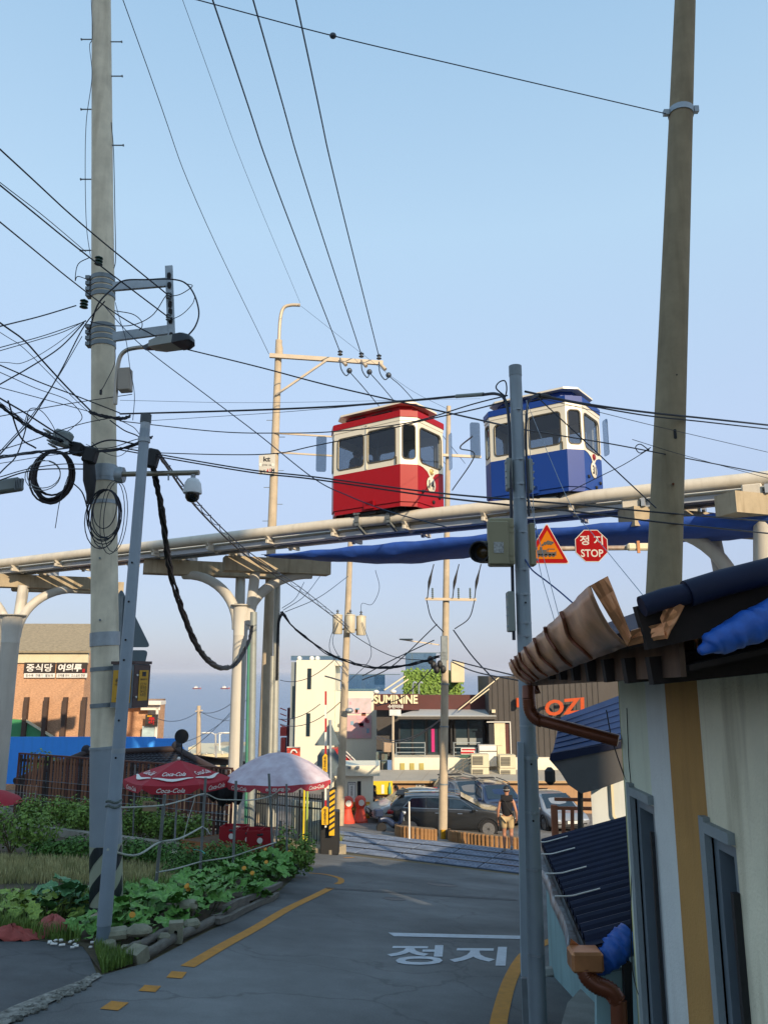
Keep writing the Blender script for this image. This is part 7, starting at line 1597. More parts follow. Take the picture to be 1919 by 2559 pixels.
# planters with upright log edging, white marker rod
m_pl = mat('log_edging', '8f6a42', .85, var=.25, scale=5, bump=.4)
def planter(px, label, h=.34, pitch=.145):
    P = [G(*q) for q in px]; P = cat(P, 10); th = thing('log_planter', label, 'planter', P[len(P) // 2], 0, 'log-edged planters in front of the SUV'); me = None; acc = 0
    for a, b in zip(P, P[1:]):
        d = (b - a).length
        while acc < d:
            p = a.lerp(b, acc / d)
            if me is None: o = MB().lathe([(.062, -.1), (.062, h - .015), (.05, h), (.01, h)], (0, 0, 0), 10).build('log_stake', m_pl, None, True); me = o.data
            else: o = bpy.data.objects.new('log_stake', me); C.objects.link(o)
            o.location = p + Z * random.uniform(-.01, .01); adopt(o, th); acc += pitch
        acc -= d
    fill = MB(); back = [p + V((0, .55, 0)) for p in P]
    fill.v = [p + Z * (h - .06) for p in P] + [p + Z * (h - .06) for p in back]; n = len(P); fill.f = [(i, i + 1, n + i + 1, n + i) for i in range(n - 1)]; fill.build('soil', mat('planter_soil', '6b5c48', .95, var=.2), th)
    return th
planter([(990, 2084), (996, 2092), (1040, 2098), (1090, 2102)], 'shorter log-edged planter left of the middle pole'); planter([(1122, 2095), (1130, 2105), (1180, 2112), (1250, 2120), (1330, 2127)], 'longer curved log-edged planter right of the middle pole')
tag(MB().cyl(G(1023, 2100), G(1023, 2100) + Z * 1.1, .025, n=8).build('marker_rod', m_white), 'thin white marker rod beside the SUV rear wheel', 'rod')
for u0, v0, u1, v1 in ((885, 2077, 990, 2100), (1330, 2052, 1440, 2062)): band('lot_line', [(u0, v0), (u1, v1)], .10, .018, m_pwht)
# ================================================================== PEOPLE
def skinned(name, J, E, m, parent, sub=2, root=0):
    """continuous body surface grown around a joint skeleton: J = [(point, radius)]"""
    me = bpy.data.meshes.new(name); me.from_pydata([tuple(p) for p, r in J], E, []); o = bpy.data.objects.new(name, me); C.objects.link(o); me.materials.append(m)
    sk = o.modifiers.new('skin', 'SKIN'); sk.use_smooth_shade = True
    lay = me.skin_vertices[0].data if me.skin_vertices else None
    if lay is None:
        bm = bmesh.new(); bm.from_mesh(me); bm.verts.layers.skin.verify(); bm.to_mesh(me); bm.free(); lay = me.skin_vertices[0].data
    for i, (p, r) in enumerate(J): lay[i].radius = (r, r) if not hasattr(r, '__len__') else r; lay[i].use_root = (i == root)
    s = o.modifiers.new('sub', 'SUBSURF'); s.levels = s.render_levels = sub
    adopt(o, parent); return o
def person(label, loc, rz, pose, cloth, seated=False, scale=1.0, extras=None, name='person'):
    th = thing(name, label, 'person', loc, rz); M0 = wmat(th) @ MX.Scale(scale, 4); T = lambda p: M0 @ V(p)
    # facing +Y; x right
    pel = V((0, 0, .50)) if seated else V((0, 0, .93))
    hp = .085
    if seated:
        legs = [[pel + V((s * hp, 0, -.02)), pel + V((s * .12, .42, .0)), pel + V((s * .12, .42, -.42)), pel + V((s * .12, .55, -.47))] for s in (-1, 1)]
    else:
        legs = pose['legs']
    ch = pel + V((0, pose.get('lean', 0), .42)); nk = ch + V((0, pose.get('lean', 0) * .4, .13)); hd = nk + V((0, pose.get('head', .02), .09))
    J = [(pel, (.13, .10)), (pel + V((0, 0, .20)), (.115, .085)), (ch, (.14, .095)), (nk, (.052, .052)), (hd, (.072, .085)), (hd + V((0, .01, .11)), (.076, .092)), (hd + V((0, 0, .16)), (.05, .06))]
    E = [(0, 1), (1, 2), (2, 3), (3, 4), (4, 5), (5, 6)]
    for L in legs:
        k = len(J); J += [(L[0], .085), (L[0].lerp(L[1], .5), .078), (L[1], .056), (L[1].lerp(L[2], .35), .060), (L[2], .036), (L[3], .034)]; E += [(0, k), (k, k + 1), (k + 1, k + 2), (k + 2, k + 3), (k + 3, k + 4), (k + 4, k + 5)]
    for s, A in zip((-1, 1), pose['arms']):
        k = len(J); sh = ch + V((s * .175, 0, .02)); J += [(sh, .056), (sh.lerp(A[0], .5), .046), (A[0], .037), (A[0].lerp(A[1], .4), .036), (A[1], .026), (A[2], .030)]; E += [(2, k), (k, k + 1), (k + 1, k + 2), (k + 2, k + 3), (k + 3, k + 4), (k + 4, k + 5)]
    bo = skinned('body', [(T(p), r if scale == 1 else (tuple(q * scale for q in r) if hasattr(r, '__len__') else r * scale)) for p, r in J], E, m_skin, th)
    for s, A in zip((-1, 1), pose['arms']):                                # five fingers, thumb off the side of the palm
        d = (A[2] - A[1]).normalized(); ax = V((1, 0, 0)) if abs(d.x) < .7 else V((0, 1, 0)); sx = d.cross(ax).normalized()
        for k, ln in enumerate((.055, .075, .08, .072)): b0 = A[2] + sx * (k - 1.5) * .016 + d * .02; MB().tube([T(b0), T(b0 + d * ln * .55 + ax * -s * .008), T(b0 + d * ln + ax * -s * .025)], [.009, .0085, .006], 6).build('finger', m_skin, bo, True)
        b0 = A[2] - sx * .022 - d * .01; MB().tube([T(b0), T(b0 - sx * .02 + d * .03), T(b0 - sx * .022 + d * .055)], [.010, .010, .007], 6).build('thumb', m_skin, bo, True)
    # clothes
    mt, mp = cloth['top'], cloth['pants']
    gr = lambda r, k: tuple((q + k) * scale for q in r)
    J2 = [(T(pel + V((0, 0, -.02))), gr((.14, .112), .022)), (T(pel + V((0, 0, .20))), gr((.13, .10), .026)), (T(ch), gr((.19, .125), .025)), (T(ch + V((0, 0, .115))), gr((.15, .10), .010)), (T(ch + V((0, 0, .165))), gr((.075, .07), .006))]; E2 = [(0, 1), (1, 2), (2, 3), (3, 4)]
    for s, A in zip((-1, 1), pose['arms']):
        k = len(J2); sh = ch + V((s * .150, 0, .085)); J2.append((T(sh), gr((.075, .08), .020))); E2.append((3, k))
        if cloth.get('sleeve', 0): J2.append((T(sh.lerp(A[0], cloth['sleeve'])), gr((.055, .055), .006))); E2.append((k, k + 1))
    skinned('shirt', J2, E2, mt, th)
    J3 = [(T(pel + V((0, 0, .04))), gr((.135, .108), .012))]; E3 = []
    for L in legs:
        k = len(J3); e = cloth.get('leg', .8); J3 += [(T(L[0] - V((0, 0, .01))), gr((.095, .095), .012)), (T(L[0].lerp(L[1], min(1, e) * .6)), gr((.09, .09), .012)), (T(L[0].lerp(L[1], min(1, e))), gr((.078, .078), .014))]; E3 += [(0, k), (k, k + 1), (k + 1, k + 2)]
        if e > 1: J3 += [(T(L[1].lerp(L[2], e - 1)), gr((.06, .06), .008))]; E3.append((k + 2, k + 3))
    skinned('trousers' if cloth.get('leg', .8) > 1 else 'shorts', J3, E3, mp, th)
    hc = hd + V((0, .005, .085))
    hm = MB().ball((0, 0, 0), 1, 14, 10); hm.v = [T(hc + V((p.x * .086, p.y * .103 - .012, p.z * .10 + .022))) for p in hm.v if True]
    keep = MB(); keep.v = hm.v; inv = M0.inverted(); keep.f = [f for f in hm.f if sum((inv @ hm.v[i] - hc).z * 1.0 - max(0, (inv @ hm.v[i] - hc).y) * 1.1 for i in f) / len(f) > -.055]; keep.build('hair', cloth.get('hair', m_hair), th, True)
    for s in (-1, 1):
        MB().ball(T(hc + V((s * .078, -.005, -.03))), (.012 * scale, .02 * scale, .03 * scale), 8, 6).build('ear', m_skin, bo, True); MB().ball(T(hc + V((s * .03, .088, -.012))), .012 * scale, 8, 6).build('eye', m_dark, bo, True)
    MB().tube([T(hc + V((0, .086, .0))), T(hc + V((0, .112, -.035))), T(hc + V((0, .09, -.045)))], [.008, .014, .008], 6).build('nose', m_skin, bo, True); MB().box(T(hc + V((0, .086, -.068))), (.04 * scale, .008, .008), rz=rz).build('mouth', mat('lips', '7c4038', .5), bo)
    if not seated or cloth.get('shoes'):
        for L in legs:
            f = (L[3] - L[2]); f.z = 0; f = f.normalized(); q = f.cross(Z); c = L[2] + f * .06 - V((0, 0, .035)); mb = MB()
            for k, wd, z1 in ((-.11, .035, .06), (-.06, .042, .085), (.03, .045, .065), (.11, .046, .045), (.17, .028, .025)): mb.v += [T(c + f * k + q * wd - Z * .03), T(c + f * k - q * wd - Z * .03), T(c + f * k - q * wd * .7 + Z * (z1 - .03)), T(c + f * k + q * wd * .7 + Z * (z1 - .03))]
            for i in range(4):
                for j in range(4): a, b = i * 4 + j, i * 4 + (j + 1) % 4; mb.f.append((a, b, b + 4, a + 4))
            mb.f += [(0, 1, 2, 3), (16, 19, 18, 17)]; mb.build('shoe', cloth.get('shoes', m_white), th, True, 60)
    return th, T, dict(ch=ch, pel=pel, hc=hc, hd=hd)
m_tank = mat('black_tank_top', '131216', .85, var=.15, scale=12, bump=.2); m_khaki = mat('khaki_shorts', 'b39c74', .9, var=.08, scale=8)
# man walking away
pm_ = G(1270, 2131)
legs = [[V((-.09, 0, .90)), V((-.10, .06, .48)), V((-.10, -.02, .085)), V((-.10, .12, .045))], [V((.09, 0, .90)), V((.10, .02, .48)), V((.10, -.22, .20)), V((.10, -.15, .08))]]
th, T, q = person('person in black sleeveless top, cap and khaki shorts walking away', (pm_.x, pm_.y, gz(pm_.x, pm_.y) + .012), R(-10), dict(legs=legs, arms=[[V((-.25, -.02, 1.08)), V((-.26, .05, .82)), V((-.26, .08, .74))], [V((.26, -.04, 1.08)), V((.26, .08, .86)), V((.24, .14, .80))]], lean=.02), dict(top=m_tank, pants=m_khaki, leg=.72, shoes=mat('grey_trainers', '8d8a88', .7, var=.1)))
hc = q['hc']
cp = MB().ball((0, 0, 0), 1, 16, 8); cp.f = [f for f in cp.f if sum(cp.v[i].z for i in f) / len(f) > -.15]; cp.v = [T(hc + V((p.x * .092, p.y * .108 - .008, p.z * .095 + .035))) for p in cp.v]; cap = cp.build('cap', m_trim, th, True)
MB().add([T(hc + V((x, y, z))) for x, y, z in ((-.07, .09, .03), (.07, .09, .03), (.06, .18, .015), (-.06, .18, .015), (-.07, .09, .038), (.07, .09, .038), (.06, .18, .023), (-.06, .18, .023))], [(0, 1, 2, 3), (4, 7, 6, 5), (0, 4, 5, 1), (1, 5, 6, 2), (2, 6, 7, 3), (3, 7, 4, 0)]).build('peak', m_trim, cap); MB().tube([T(hc + V((.088 * math.cos(a), -.105 * math.sin(a) - .008, .012))) for a in [math.pi * i / 8 for i in range(9)]], .006, 5).build('cap_strap', m_white, cap)
ch = q['ch']; MB().tube([T(ch + V(p)) for p in ((-.12, .10, .02), (-.10, -.02, .115), (-.06, -.118, .04), (.03, -.128, -.14), (.12, -.125, -.28), (.18, -.06, -.36))], .016, 6).build('bag_strap', m_trim, th, True); MB().bbox(T(ch + V((.19, -.04, -.38))), (.07, .14, .17), .03).build('shoulder_bag', mat('bag_grey', '4a4a4e', .6), th)
# two diners by the brown shop
td = G(958, 2040); yd = 38.6
tbl = V((W(962, 2030, yd).x, yd, gz(-.2, yd) + .01)); dt_ = thing('cafe_table', 'small round pale table between the two seated people', 'table', tbl); MB().cyl(tbl + Z * .70, tbl + Z * .73, .35, n=20).build('top', m_cream, dt_); MB().cyl(tbl, tbl + Z * .70, .03, n=8).build('leg', m_galvd, dt_); MB().cyl(tbl, tbl + Z * .02, .22, n=16).build('foot', m_galvd, dt_)
for s, lab, hr, top, ang in ((-1, 'person with dark hair in black top seated left of the cafe table', m_hair, m_tank, -90), (1, 'person with long dark hair seated right of the cafe table', m_hair, mat('pale_pink_top', 'b8958c', .85, var=.08), 90)):
    c = tbl + V((s * .62, 0, 0)); chz = thing('plastic_chair', 'red plastic chair of the person in black' if s < 0 else 'red plastic chair of the long-haired person', 'chair', c); MB().bbox(c + Z * .42, (.42, .42, .05), .015).build('seat', m_red, chz); MB().bbox(c + V((s * .21, 0, .68)), (.04, .42, .46), .015).build('backrest', m_red, chz)
    for a in (-1, 1):
        for b in (-1, 1): MB().cyl(c + V((a * .18, b * .18, 0)), c + V((a * .17, b * .17, .40)), .02, n=6).build('leg', m_red, chz)
    th, T, q = person(lab, c, R(ang), dict(arms=[[V((-.24, .12, .74)), V((-.16, .34, .78)), V((-.14, .42, .79))], [V((.24, .12, .74)), V((.16, .34, .78)), V((.14, .42, .79))]], lean=.05, head=.04), dict(top=top, pants=mat('dark_trousers', '23242a', .85), leg=1.6, sleeve=.7, shoes=m_trim, hair=hr), True)
    if s > 0: hm = MB().tube([T(q['hc'] + V((0, -.05, .03))), T(q['hc'] + V((0, -.09, -.12))), T(q['hc'] + V((0, -.10, -.30)))], [.08, .085, .05], 10).build('long_hair', m_hair, th, True)
# two passengers on the bench of the red capsule
for k, (xx, lab, top, hr) in enumerate(((-1.08, 'passenger with glasses and grey shirt in the red capsule', mat('grey_shirt', '7a7c82', .85, var=.05), m_hair), (-.70, 'second passenger leaning on the first in the red capsule', mat('light_top', '8a8486', .85), m_hair))):
    p = MR @ V((xx, -.10 if k == 0 else -.06, .71)); sc_ = 1.0
    th, T, q = person(lab, p, math.atan2(DT.y, DT.x) + R(-60 if k == 0 else 20), dict(arms=[[V((-.25, .08, .72)), V((-.14, .30, .62)), V((-.12, .38, .62))], [V((.25, .08, .72)), V((.14, .30, .62)), V((.12, .38, .62))]], lean=.02, head=.03), dict(top=top, pants=mat('dark_trousers', '23242a', .85), leg=1.5, sleeve=.7, shoes=m_trim, hair=hr), True, 1.05 if k == 0 else .96)
    if k == 0:
        for s in (-1, 1): MB().ring(T(q['hc'] + V((s * .033, .098, -.012))), (T(X) - T(V())), (T(Z) - T(V())), -.02, .02, -.016, .016, .01, .004, .004).build('glasses', m_trim, th)
# ================================================================== WIRES AND CABLES
def wire(pix, r, label, m=m_wire, group=None, ext=None, n=8, sides=6, name='overhead_wire'):
    P = [p if isinstance(p, V) else W(*p) for p in pix]
    if ext: P.insert(0, P[0] + (P[0] - P[1]) * ext * 4)
    return tag(MB().tube(cat(P, n), r, sides).build(name, m, None, True), label, 'wire', group)
for k, ((u, v), u0) in enumerate((((850, 880), 532), ((903, 886), 633), ((947, 891), 740))):
    wire([(u0, 0, 12.6), ((u0 + u) / 2 - 6, 452, 18.5), (u, v, 27.4)], .019, ('thick blue-black line reaching the inner crossarm insulator', 'thick blue-black line reaching the middle crossarm insulator', 'thick blue-black line reaching the outer crossarm insulator')[k], m_wireb, ext=1.2)
    e = ((940, 1006, 30), (985, 1002, 31), (1032, 998, 32))[k]; wire([((873, 923, 971)[k], (928, 930, 938)[k], 27.3), e, (e[0] + 130, e[1] + 160, 48)], .017, ('line leaving the inner insulator down behind the red capsule', 'line leaving the middle insulator down behind the red capsule', 'line leaving the outer insulator down behind the red capsule')[k], m_wireb)
wire([(308, 0, 13), (490, 500, 19), (672, 884, 27.4)], .010, 'thin wire running up from the crossarm heel of the tan pole', m_wireb, ext=1)
wire([(457, 0, 13), (610, 420, 19), (750, 756, 27.5)], .006, 'hair-thin wire running up from the swan-neck top', m_wireb, ext=1)
wire([(752, 764, 27.5), (900, 880, 27), (1020, 970, 26.5), (1118, 1022, 26.3)], .006, 'hair-thin wire from the swan neck to the middle pole top', m_wireb)
wire([(500, 0, 6.2), (832, 88, 6.4), (1180, 170, 6.8), (1664, 283, 7.3)], .006, 'single stay wire from the steel band of the bare concrete pole', m_wireb, ext=.6)
tag(MB().ball(W(832, 88, 6.4), (.035, .03, .03)).build('stay_insulator', m_ins2, None, True), 'small round stay insulator strung on the high single wire', 'insulator')
YL = 9.45
wire([(0, 372, 7), (205, 560, 8.4), (418, 735, YL)], .009, 'black line crossing the pole to the top of the slotted bar', ext=.8)
wire([(0, 462, 7), (205, 628, 8.4), (418, 790, YL)], .009, 'black line crossing the pole to the middle of the slotted bar', ext=.8)
wire([(0, 455, 7.2), (110, 540, 8), (214, 628, 9.5)], .005, 'thin black line ending at the green insulator on the pole', ext=.8)
wire([(0, 554, 7), (181, 702, 8.6), (300, 790, 9.1), (422, 858, YL)], .008, 'black line crossing the pole to the foot of the slotted bar', ext=.8)
wire([(448, 868, 9.4), (640, 915, 8.8), (810, 960, 8.2), (1004, 1005, 7.5), (1180, 1045, 6.8), (1290, 1070, 6.15)], .008, 'black service line from the lamp bracket past the red capsule roof')
wire([(1300, 1072, 6.1), (1440, 1095, 6.5), (1580, 1119, 7), (1919, 1185, 8.2)], .006, 'black line from the signal pole across the blue capsule windows')
wire([(300, 1034, 9.5), (560, 1027, 8.8), (810, 1017, 8.1), (1010, 1002, 7), (1140, 990, 6.5), (1200, 986, 6.3)], .011, 'thick sagging service cable above the red capsule roof')
tag(MB().tube([W(1140, 990, 6.5), W(1208, 985, 6.25)], .018, 8).build('cable_joint', m_cabg, None, True), 'grey cable joint sleeve left of the signal pole top', 'cable joint')
wire([(1205, 986, 6.26), (1240, 984, 6.1), (1262, 1000, 6.0), (1272, 1060, 5.95), (1277, 1250, 5.93), (1280, 1420, 5.93), (1284, 1600, 5.93)], .013, 'black riser cable bound down the signal pole')
wire([(1262, 990, 6), (1240, 970, 6), (1247, 955, 6), (1262, 952, 6), (1266, 975, 6), (1258, 1005, 6)], .006, 'small cable loop at the signal pole top')
wire([(300, 1052, 9.5), (540, 1078, 8.9), (700, 1082, 8.4), (838, 1078, 7.9), (1021, 1056, 7.2), (1180, 1010, 6.4), (1268, 988, 6.05)], .006, 'slack thin cable passing in front of the red capsule windows')
wire([(345, 1130, 9.4), (560, 1136, 8.9), (690, 1133, 8.4), (780, 1115, 8), (900, 1090, 7.5), (1060, 1050, 6.9), (1180, 1024, 6.4), (1262, 1003, 6.05)], .006, 'thin cable rising across the red capsule to the signal pole')
for k in (0, 6): wire([(300, 1118 + k, 9.5), (480, 1150 + k, 9), (640, 1176 + k, 8.5), (780, 1191 + k, 8), (1060, 1228 + k * 1.6, 7), (1275, 1248 + k * 2.4, 6.1), (1450, 1262 + k * 3, 6.6), (1640, 1280 + k * 4, 7.1), (1919, 1303 + k * 5, 8)], .008, 'upper of the twin dark cables across the red capsule body' if k == 0 else 'lower of the twin dark cables across the red capsule body')
wire([(262, 765, 9.3), (310, 820, 9.3), (365, 872, 9.2), (500, 975, 8.9), (640, 1081, 8.6), (782, 1194, 8.2), (868, 1238, 8), (975, 1279, 7.8), (1115, 1317, 7.5)], .006, 'blue-black drop wire running diagonally below the red capsule', m_wireb)
wire([(300, 1000, 9.6), (640, 1006, 12), (1000, 1000, 15), (1200, 996, 18)], .003, 'hair-thin level wire right of the street lamp box', m_wireb)
wire([(360, 1052, 9), (700, 1030, 8.4), (1000, 1004, 7.4), (1150, 992, 6.6)], .003, 'hair-thin wire under the thick service cable', m_wireb)
# lashed cable with spiral turns
Pk = cat([W(395, 1128, 9.5), W(500, 1262, 13), W(620, 1378, 18), W(750, 1468, 24), W(846, 1544, 31), W(872, 1568, 34.6)], 10)
wire([Pk[i] for i in range(0, len(Pk), 5)] + [Pk[-1]], .012, 'straight messenger strand of the lashed cable', m_wireb); sp = []
for i in range(260):
    k = i / 259 * (len(Pk) - 1); a = int(min(k, len(Pk) - 2)); p = Pk[a].lerp(Pk[a + 1], k - a); rr = .03 + .035 * i / 259; sp.append(p + V((rr * math.cos(i * .62), 0, rr * math.sin(i * .62) - rr * .7)))
tag(MB().tube(sp, .007, 5).build('lashing_coil', m_wireb, None, True), 'thin coil wound round the long lashed cable', 'wire')
wire([(398, 1140, 9.5), (500, 1278, 13), (620, 1392, 18), (750, 1480, 24), (846, 1552, 31), (890, 1592, 33), (980, 1640, 29), (1085, 1652, 26.4)], .016, 'dark lashed cable running from the closures to the middle pole')
# heavy black bundle drooping to the conduit riser
def bundle(pix, rs, label, strands=7):
    P = cat([W(*p) for p in pix], 8); rad = cat([V((r, 0, 0)) for r in rs], 8); th = thing('cable_bundle', label, 'cable', P[0]); rng = random.Random(len(P))
    for s in range(strands):
        a0 = rng.uniform(0, 6.3); f = rng.uniform(.25, .6); Q = [p + V((math.cos(a0 + i * f), 0, math.sin(a0 + i * f))) * rad[i].x * rng.uniform(.5, 1.0) for i, p in enumerate(P)]
        MB().tube(Q, [rad[i].x * .42 for i in range(len(P))], 6).build('strand', m_black if s % 2 else m_wire, th, True)
    return th
bundle([(382, 1165, 9.4), (398, 1240, 9.9), (412, 1330, 11), (424, 1420, 12.5), (450, 1510, 14.5), (480, 1590, 16.8), (512, 1642, 18.8), (548, 1668, 20.8), (582, 1664, 22.4), (606, 1636, 23.6), (622, 1600, 24.4), (630, 1566, 24.8)], [.032, .036, .04, .045, .05, .055, .06, .06, .06, .055, .05, .05], 'heavy tangled black cable bundle drooping to the conduit riser', 9)
bundle([(704, 1530, 26.8), (740, 1572, 26.8), (800, 1622, 26.8), (860, 1650, 26.8), (930, 1668, 26.8), (1000, 1666, 26.7), (1060, 1652, 26.6), (1098, 1640, 26.5)], [.045] * 8, 'thick dark cable swinging from the steel masts to the middle pole', 5)
wire([(704, 1534, 26.7), (696, 1560, 26.7), (693, 1640, 26.7), (692, 1700, 26.7)], .05, 'black cable drop down the steel mast', m_black)
for a, b, c, t in (((1130, 1650, 26), (1200, 1668, 24), (1300, 1692, 21), 'upper cable from the middle pole toward the copper gutter'), ((1130, 1655, 26), (1190, 1680, 24), (1300, 1702, 21), 'lower cable from the middle pole toward the copper gutter'), ((1133, 1575, 26), (1180, 1640, 25), (1238, 1702, 24), 'steep cable from the middle pole to the dark clad building')): wire([a, b, c], .022, t)
for k, (u0, v0, u1, v1, u2, v2) in enumerate(((1066, 1500, 1078, 1545, 1108, 1580), (1186, 1500, 1172, 1545, 1136, 1572), (940, 1765, 1010, 1740, 1090, 1660), (905, 1690, 980, 1650, 1085, 1600), (905, 1700, 980, 1665, 1092, 1560))): wire([(u0, v0, 26.4), (u1, v1, 26.4), (u2, v2, 26.4)], .018, ('left jumper looping from the crossarm to the middle pole', 'right jumper looping from the crossarm to the middle pole', 'cable rising to the middle pole above the cream letters', 'thin cable fanning left from the middle pole', 'second thin cable fanning left from the middle pole')[k])
for k, (u0, v0, u1, v1) in enumerate(((705, 1520, 760, 1455), (708, 1525, 800, 1440), (712, 1530, 870, 1440))): wire([(u0, v0, 26.8), ((u0 + u1) / 2 + 6, (v0 + v1) / 2 + 8, 28), (u1, v1, 30)], .012, 'thin wire fanning up from the steel masts behind the track', m_wireb, 'thin wires fanning up from the steel masts')
for k, (u0, u1, dv) in enumerate(((838, 905, 70), (846, 860, 55), (905, 920, 85))): wire([(u0, 1555, 34.6), (u0 - 14 if k < 2 else u0 + 22, 1555 + dv, 34.6), (870, 1560 + dv + 60, 34.8)], .014, 'slack lead hanging below the transformer cans', m_wireb, 'slack leads below the transformer cans')
wire([(902, 1530, 34.7), (905, 1508, 34.7), (930, 1510, 34.7), (948, 1470, 34.7), (938, 1425, 34.7)], .012, 'looping lead rising from the right transformer bushing', m_wireb)
# far thin wires over the sea and the white building
for k, (a, b) in enumerate((((380, 1790, 50), (497, 1777, 56)), ((497, 1777, 56), (640, 1790, 58)), ((497, 1780, 56), (610, 1730, 50)), ((420, 1905, 50), (610, 1740, 50)), ((440, 1860, 48), (620, 1745, 50)), ((660, 1785, 45), (800, 1760, 40)), ((700, 1700, 45), (845, 1640, 38)), ((700, 1810, 45), (850, 1755, 38)), ((940, 1838, 44), (1100, 1798, 30)), ((940, 1845, 44), (1100, 1800, 30)))):
    P = sag(W(*a), W(*b), .5, 10); tag(MB().tube(P, .02, 5).build('overhead_wire', m_wireb, None, True), 'thin distant wire strung between the coast poles and houses', 'wire', 'thin distant wires before the sea')
# signal pole to the right
wire([(1312, 978, 6), (1440, 1005, 6.4), (1600, 1028, 6.9), (1760, 1045, 7.4), (1919, 1062, 8)], .010, 'upper thick cable from the signal pole passing the bare concrete pole'); wire([(1372, 995, 6.2), (1600, 1036, 6.9), (1760, 1054, 7.4), (1919, 1072, 8)], .007, 'lower cable from the signal pole passing the bare concrete pole')
tag(MB().tube([W(1346, 987, 6.08), W(1372, 992, 6.18)], .020, 8).build('cable_joint', m_black, None, True), 'black cable joint right of the signal pole top', 'cable joint')
wire([(1346, 987, 6.08), (1328, 995, 6), (1318, 1015, 5.98), (1314, 1100, 5.96), (1322, 1290, 5.95)], .010, 'black cable bending down the right flank of the signal pole')
wire([(1336, 986, 6.05), (1450, 1092, 5.9), (1580, 1214, 5.8), (1640, 1270, 5.75)], .005, 'dark diagonal wire from the signal pole to behind the concrete pole')
wire([(1330, 990, 6.05), (1490, 1028, 6.5), (1640, 1065, 7), (1919, 1130, 8)], .003, 'hair-thin wire above the blue capsule roof'); wire([(1580, 1098, 6.8), (1700, 1135, 7.2), (1919, 1195, 8)], .003, 'hair-thin wire behind the bare concrete pole')
m_pw = mat('pale_service_wire', '9aa4ac', .6)
for k, pts in enumerate(([(1314, 1000, 5.97), (1372, 1140, 5.8), (1430, 1270, 5.6), (1490, 1345, 5.5), (1605, 1486, 4.6)], [(1316, 1000, 5.97), (1330, 1220, 5.9), (1345, 1400, 5.8), (1385, 1550, 5.6)], [(1318, 1230, 5.96), (1360, 1400, 5.8), (1398, 1545, 5.6)])): wire(pts, .0025, ('pale service wire slanting across the stop sign', 'pale service wire hanging across the train warning sign', 'second pale wire hanging to the copper gutter')[k], m_pw)
wire([(1312, 1398, 5.95), (1330, 1425, 5.9), (1365, 1452, 5.8), (1400, 1480, 5.7), (1432, 1508, 5.5)], .006, 'blue cable dropping from the signal pole to the gutter', mat('blue_cable', '1f3f78', .5))
wire([(1400, 1240, 7.2), (1500, 1190, 7.2), (1560, 1160, 7.2), (1622, 1122, 7.25)], .004, 'thin wire rising to the loop beside the concrete pole'); wire([(1622, 1125, 7.2), (1600, 1110, 7.2), (1588, 1118, 7.2), (1600, 1132, 7.2), (1626, 1118, 7.2)], .005, 'small wire loop tied at the concrete pole')
wire([(1180, 1090, 15), (1150, 1120, 20), (1185, 1140, 22), (1130, 1225, 26)], .02, 'dark jumper with joint beside the red capsule nose', m_wireb)
# vertical wires and loops on the left pole
wire([(228, 0, 9.7), (231, 90, 9.65), (224, 115, 9.65), (230, 190, 9.65), (216, 300, 9.6), (213, 420, 9.6), (216, 560, 9.6), (226, 640, 9.55)], .005, 'wavy thin wire down the left flank of the concrete pole', ext=.3); wire([(278, 305, 9.6), (284, 380, 9.58), (287, 520, 9.56), (289, 640, 9.55), (285, 670, 9.55)], .006, 'dark cable down the right flank of the concrete pole')
wire([(222, 830, 9.5), (245, 760, 9.4), (285, 718, 9.35), (312, 700, 9.3), (365, 698, 9.35), (425, 697, 9.4), (462, 706, 9.4), (485, 735, 9.35), (497, 780, 9.3), (488, 815, 9.25), (466, 842, 9.2)], .011, 'thick cable arching over the bracket to the street lamp')
wire([(286, 776, 9.4), (330, 784, 9.35), (352, 800, 9.3), (355, 815, 9.3), (348, 825, 9.35)], .006, 'short cable loop between the bracket arms'); wire([(225, 803, 9.4), (270, 812, 9.35), (330, 812, 9.35), (380, 788, 9.35), (410, 745, 9.4), (415, 738, 9.45)], .006, 'cable sagging from the pole to the top spool')
wire([(424, 740, 9.42), (450, 735, 9.4), (475, 720, 9.4), (480, 712, 9.4), (462, 708, 9.4)], .006, 'jumper with sleeve right of the top spool'); wire([(424, 800, 9.42), (455, 785, 9.4), (480, 760, 9.35), (487, 742, 9.35)], .005, 'jumper with sleeve right of the middle spool')
wire([(288, 755, 9.5), (300, 800, 9.45), (315, 850, 9.45), (325, 920, 9.45), (336, 985, 9.45), (332, 1050, 9.45)], .005, 'thin blue wire dangling behind the control box', m_wireb); wire([(288, 870, 9.45), (286, 910, 9.42), (262, 960, 9.42), (253, 975, 9.42)], .005, 'short cable with plug on the pole face')
tag(MB().bbox(W(252, 980, 9.42), (.03, .03, .07), .008).build('cable_plug', m_black), 'black plug hanging on the pole face below the lamp', 'plug'); wire([(224, 700, 9.5), (195, 690, 9.4), (188, 700, 9.4), (195, 660, 9.4), (225, 642, 9.5)], .006, 'cable loop left of the green insulator')
gt_ = 'wires in the tangle left of the concrete pole'
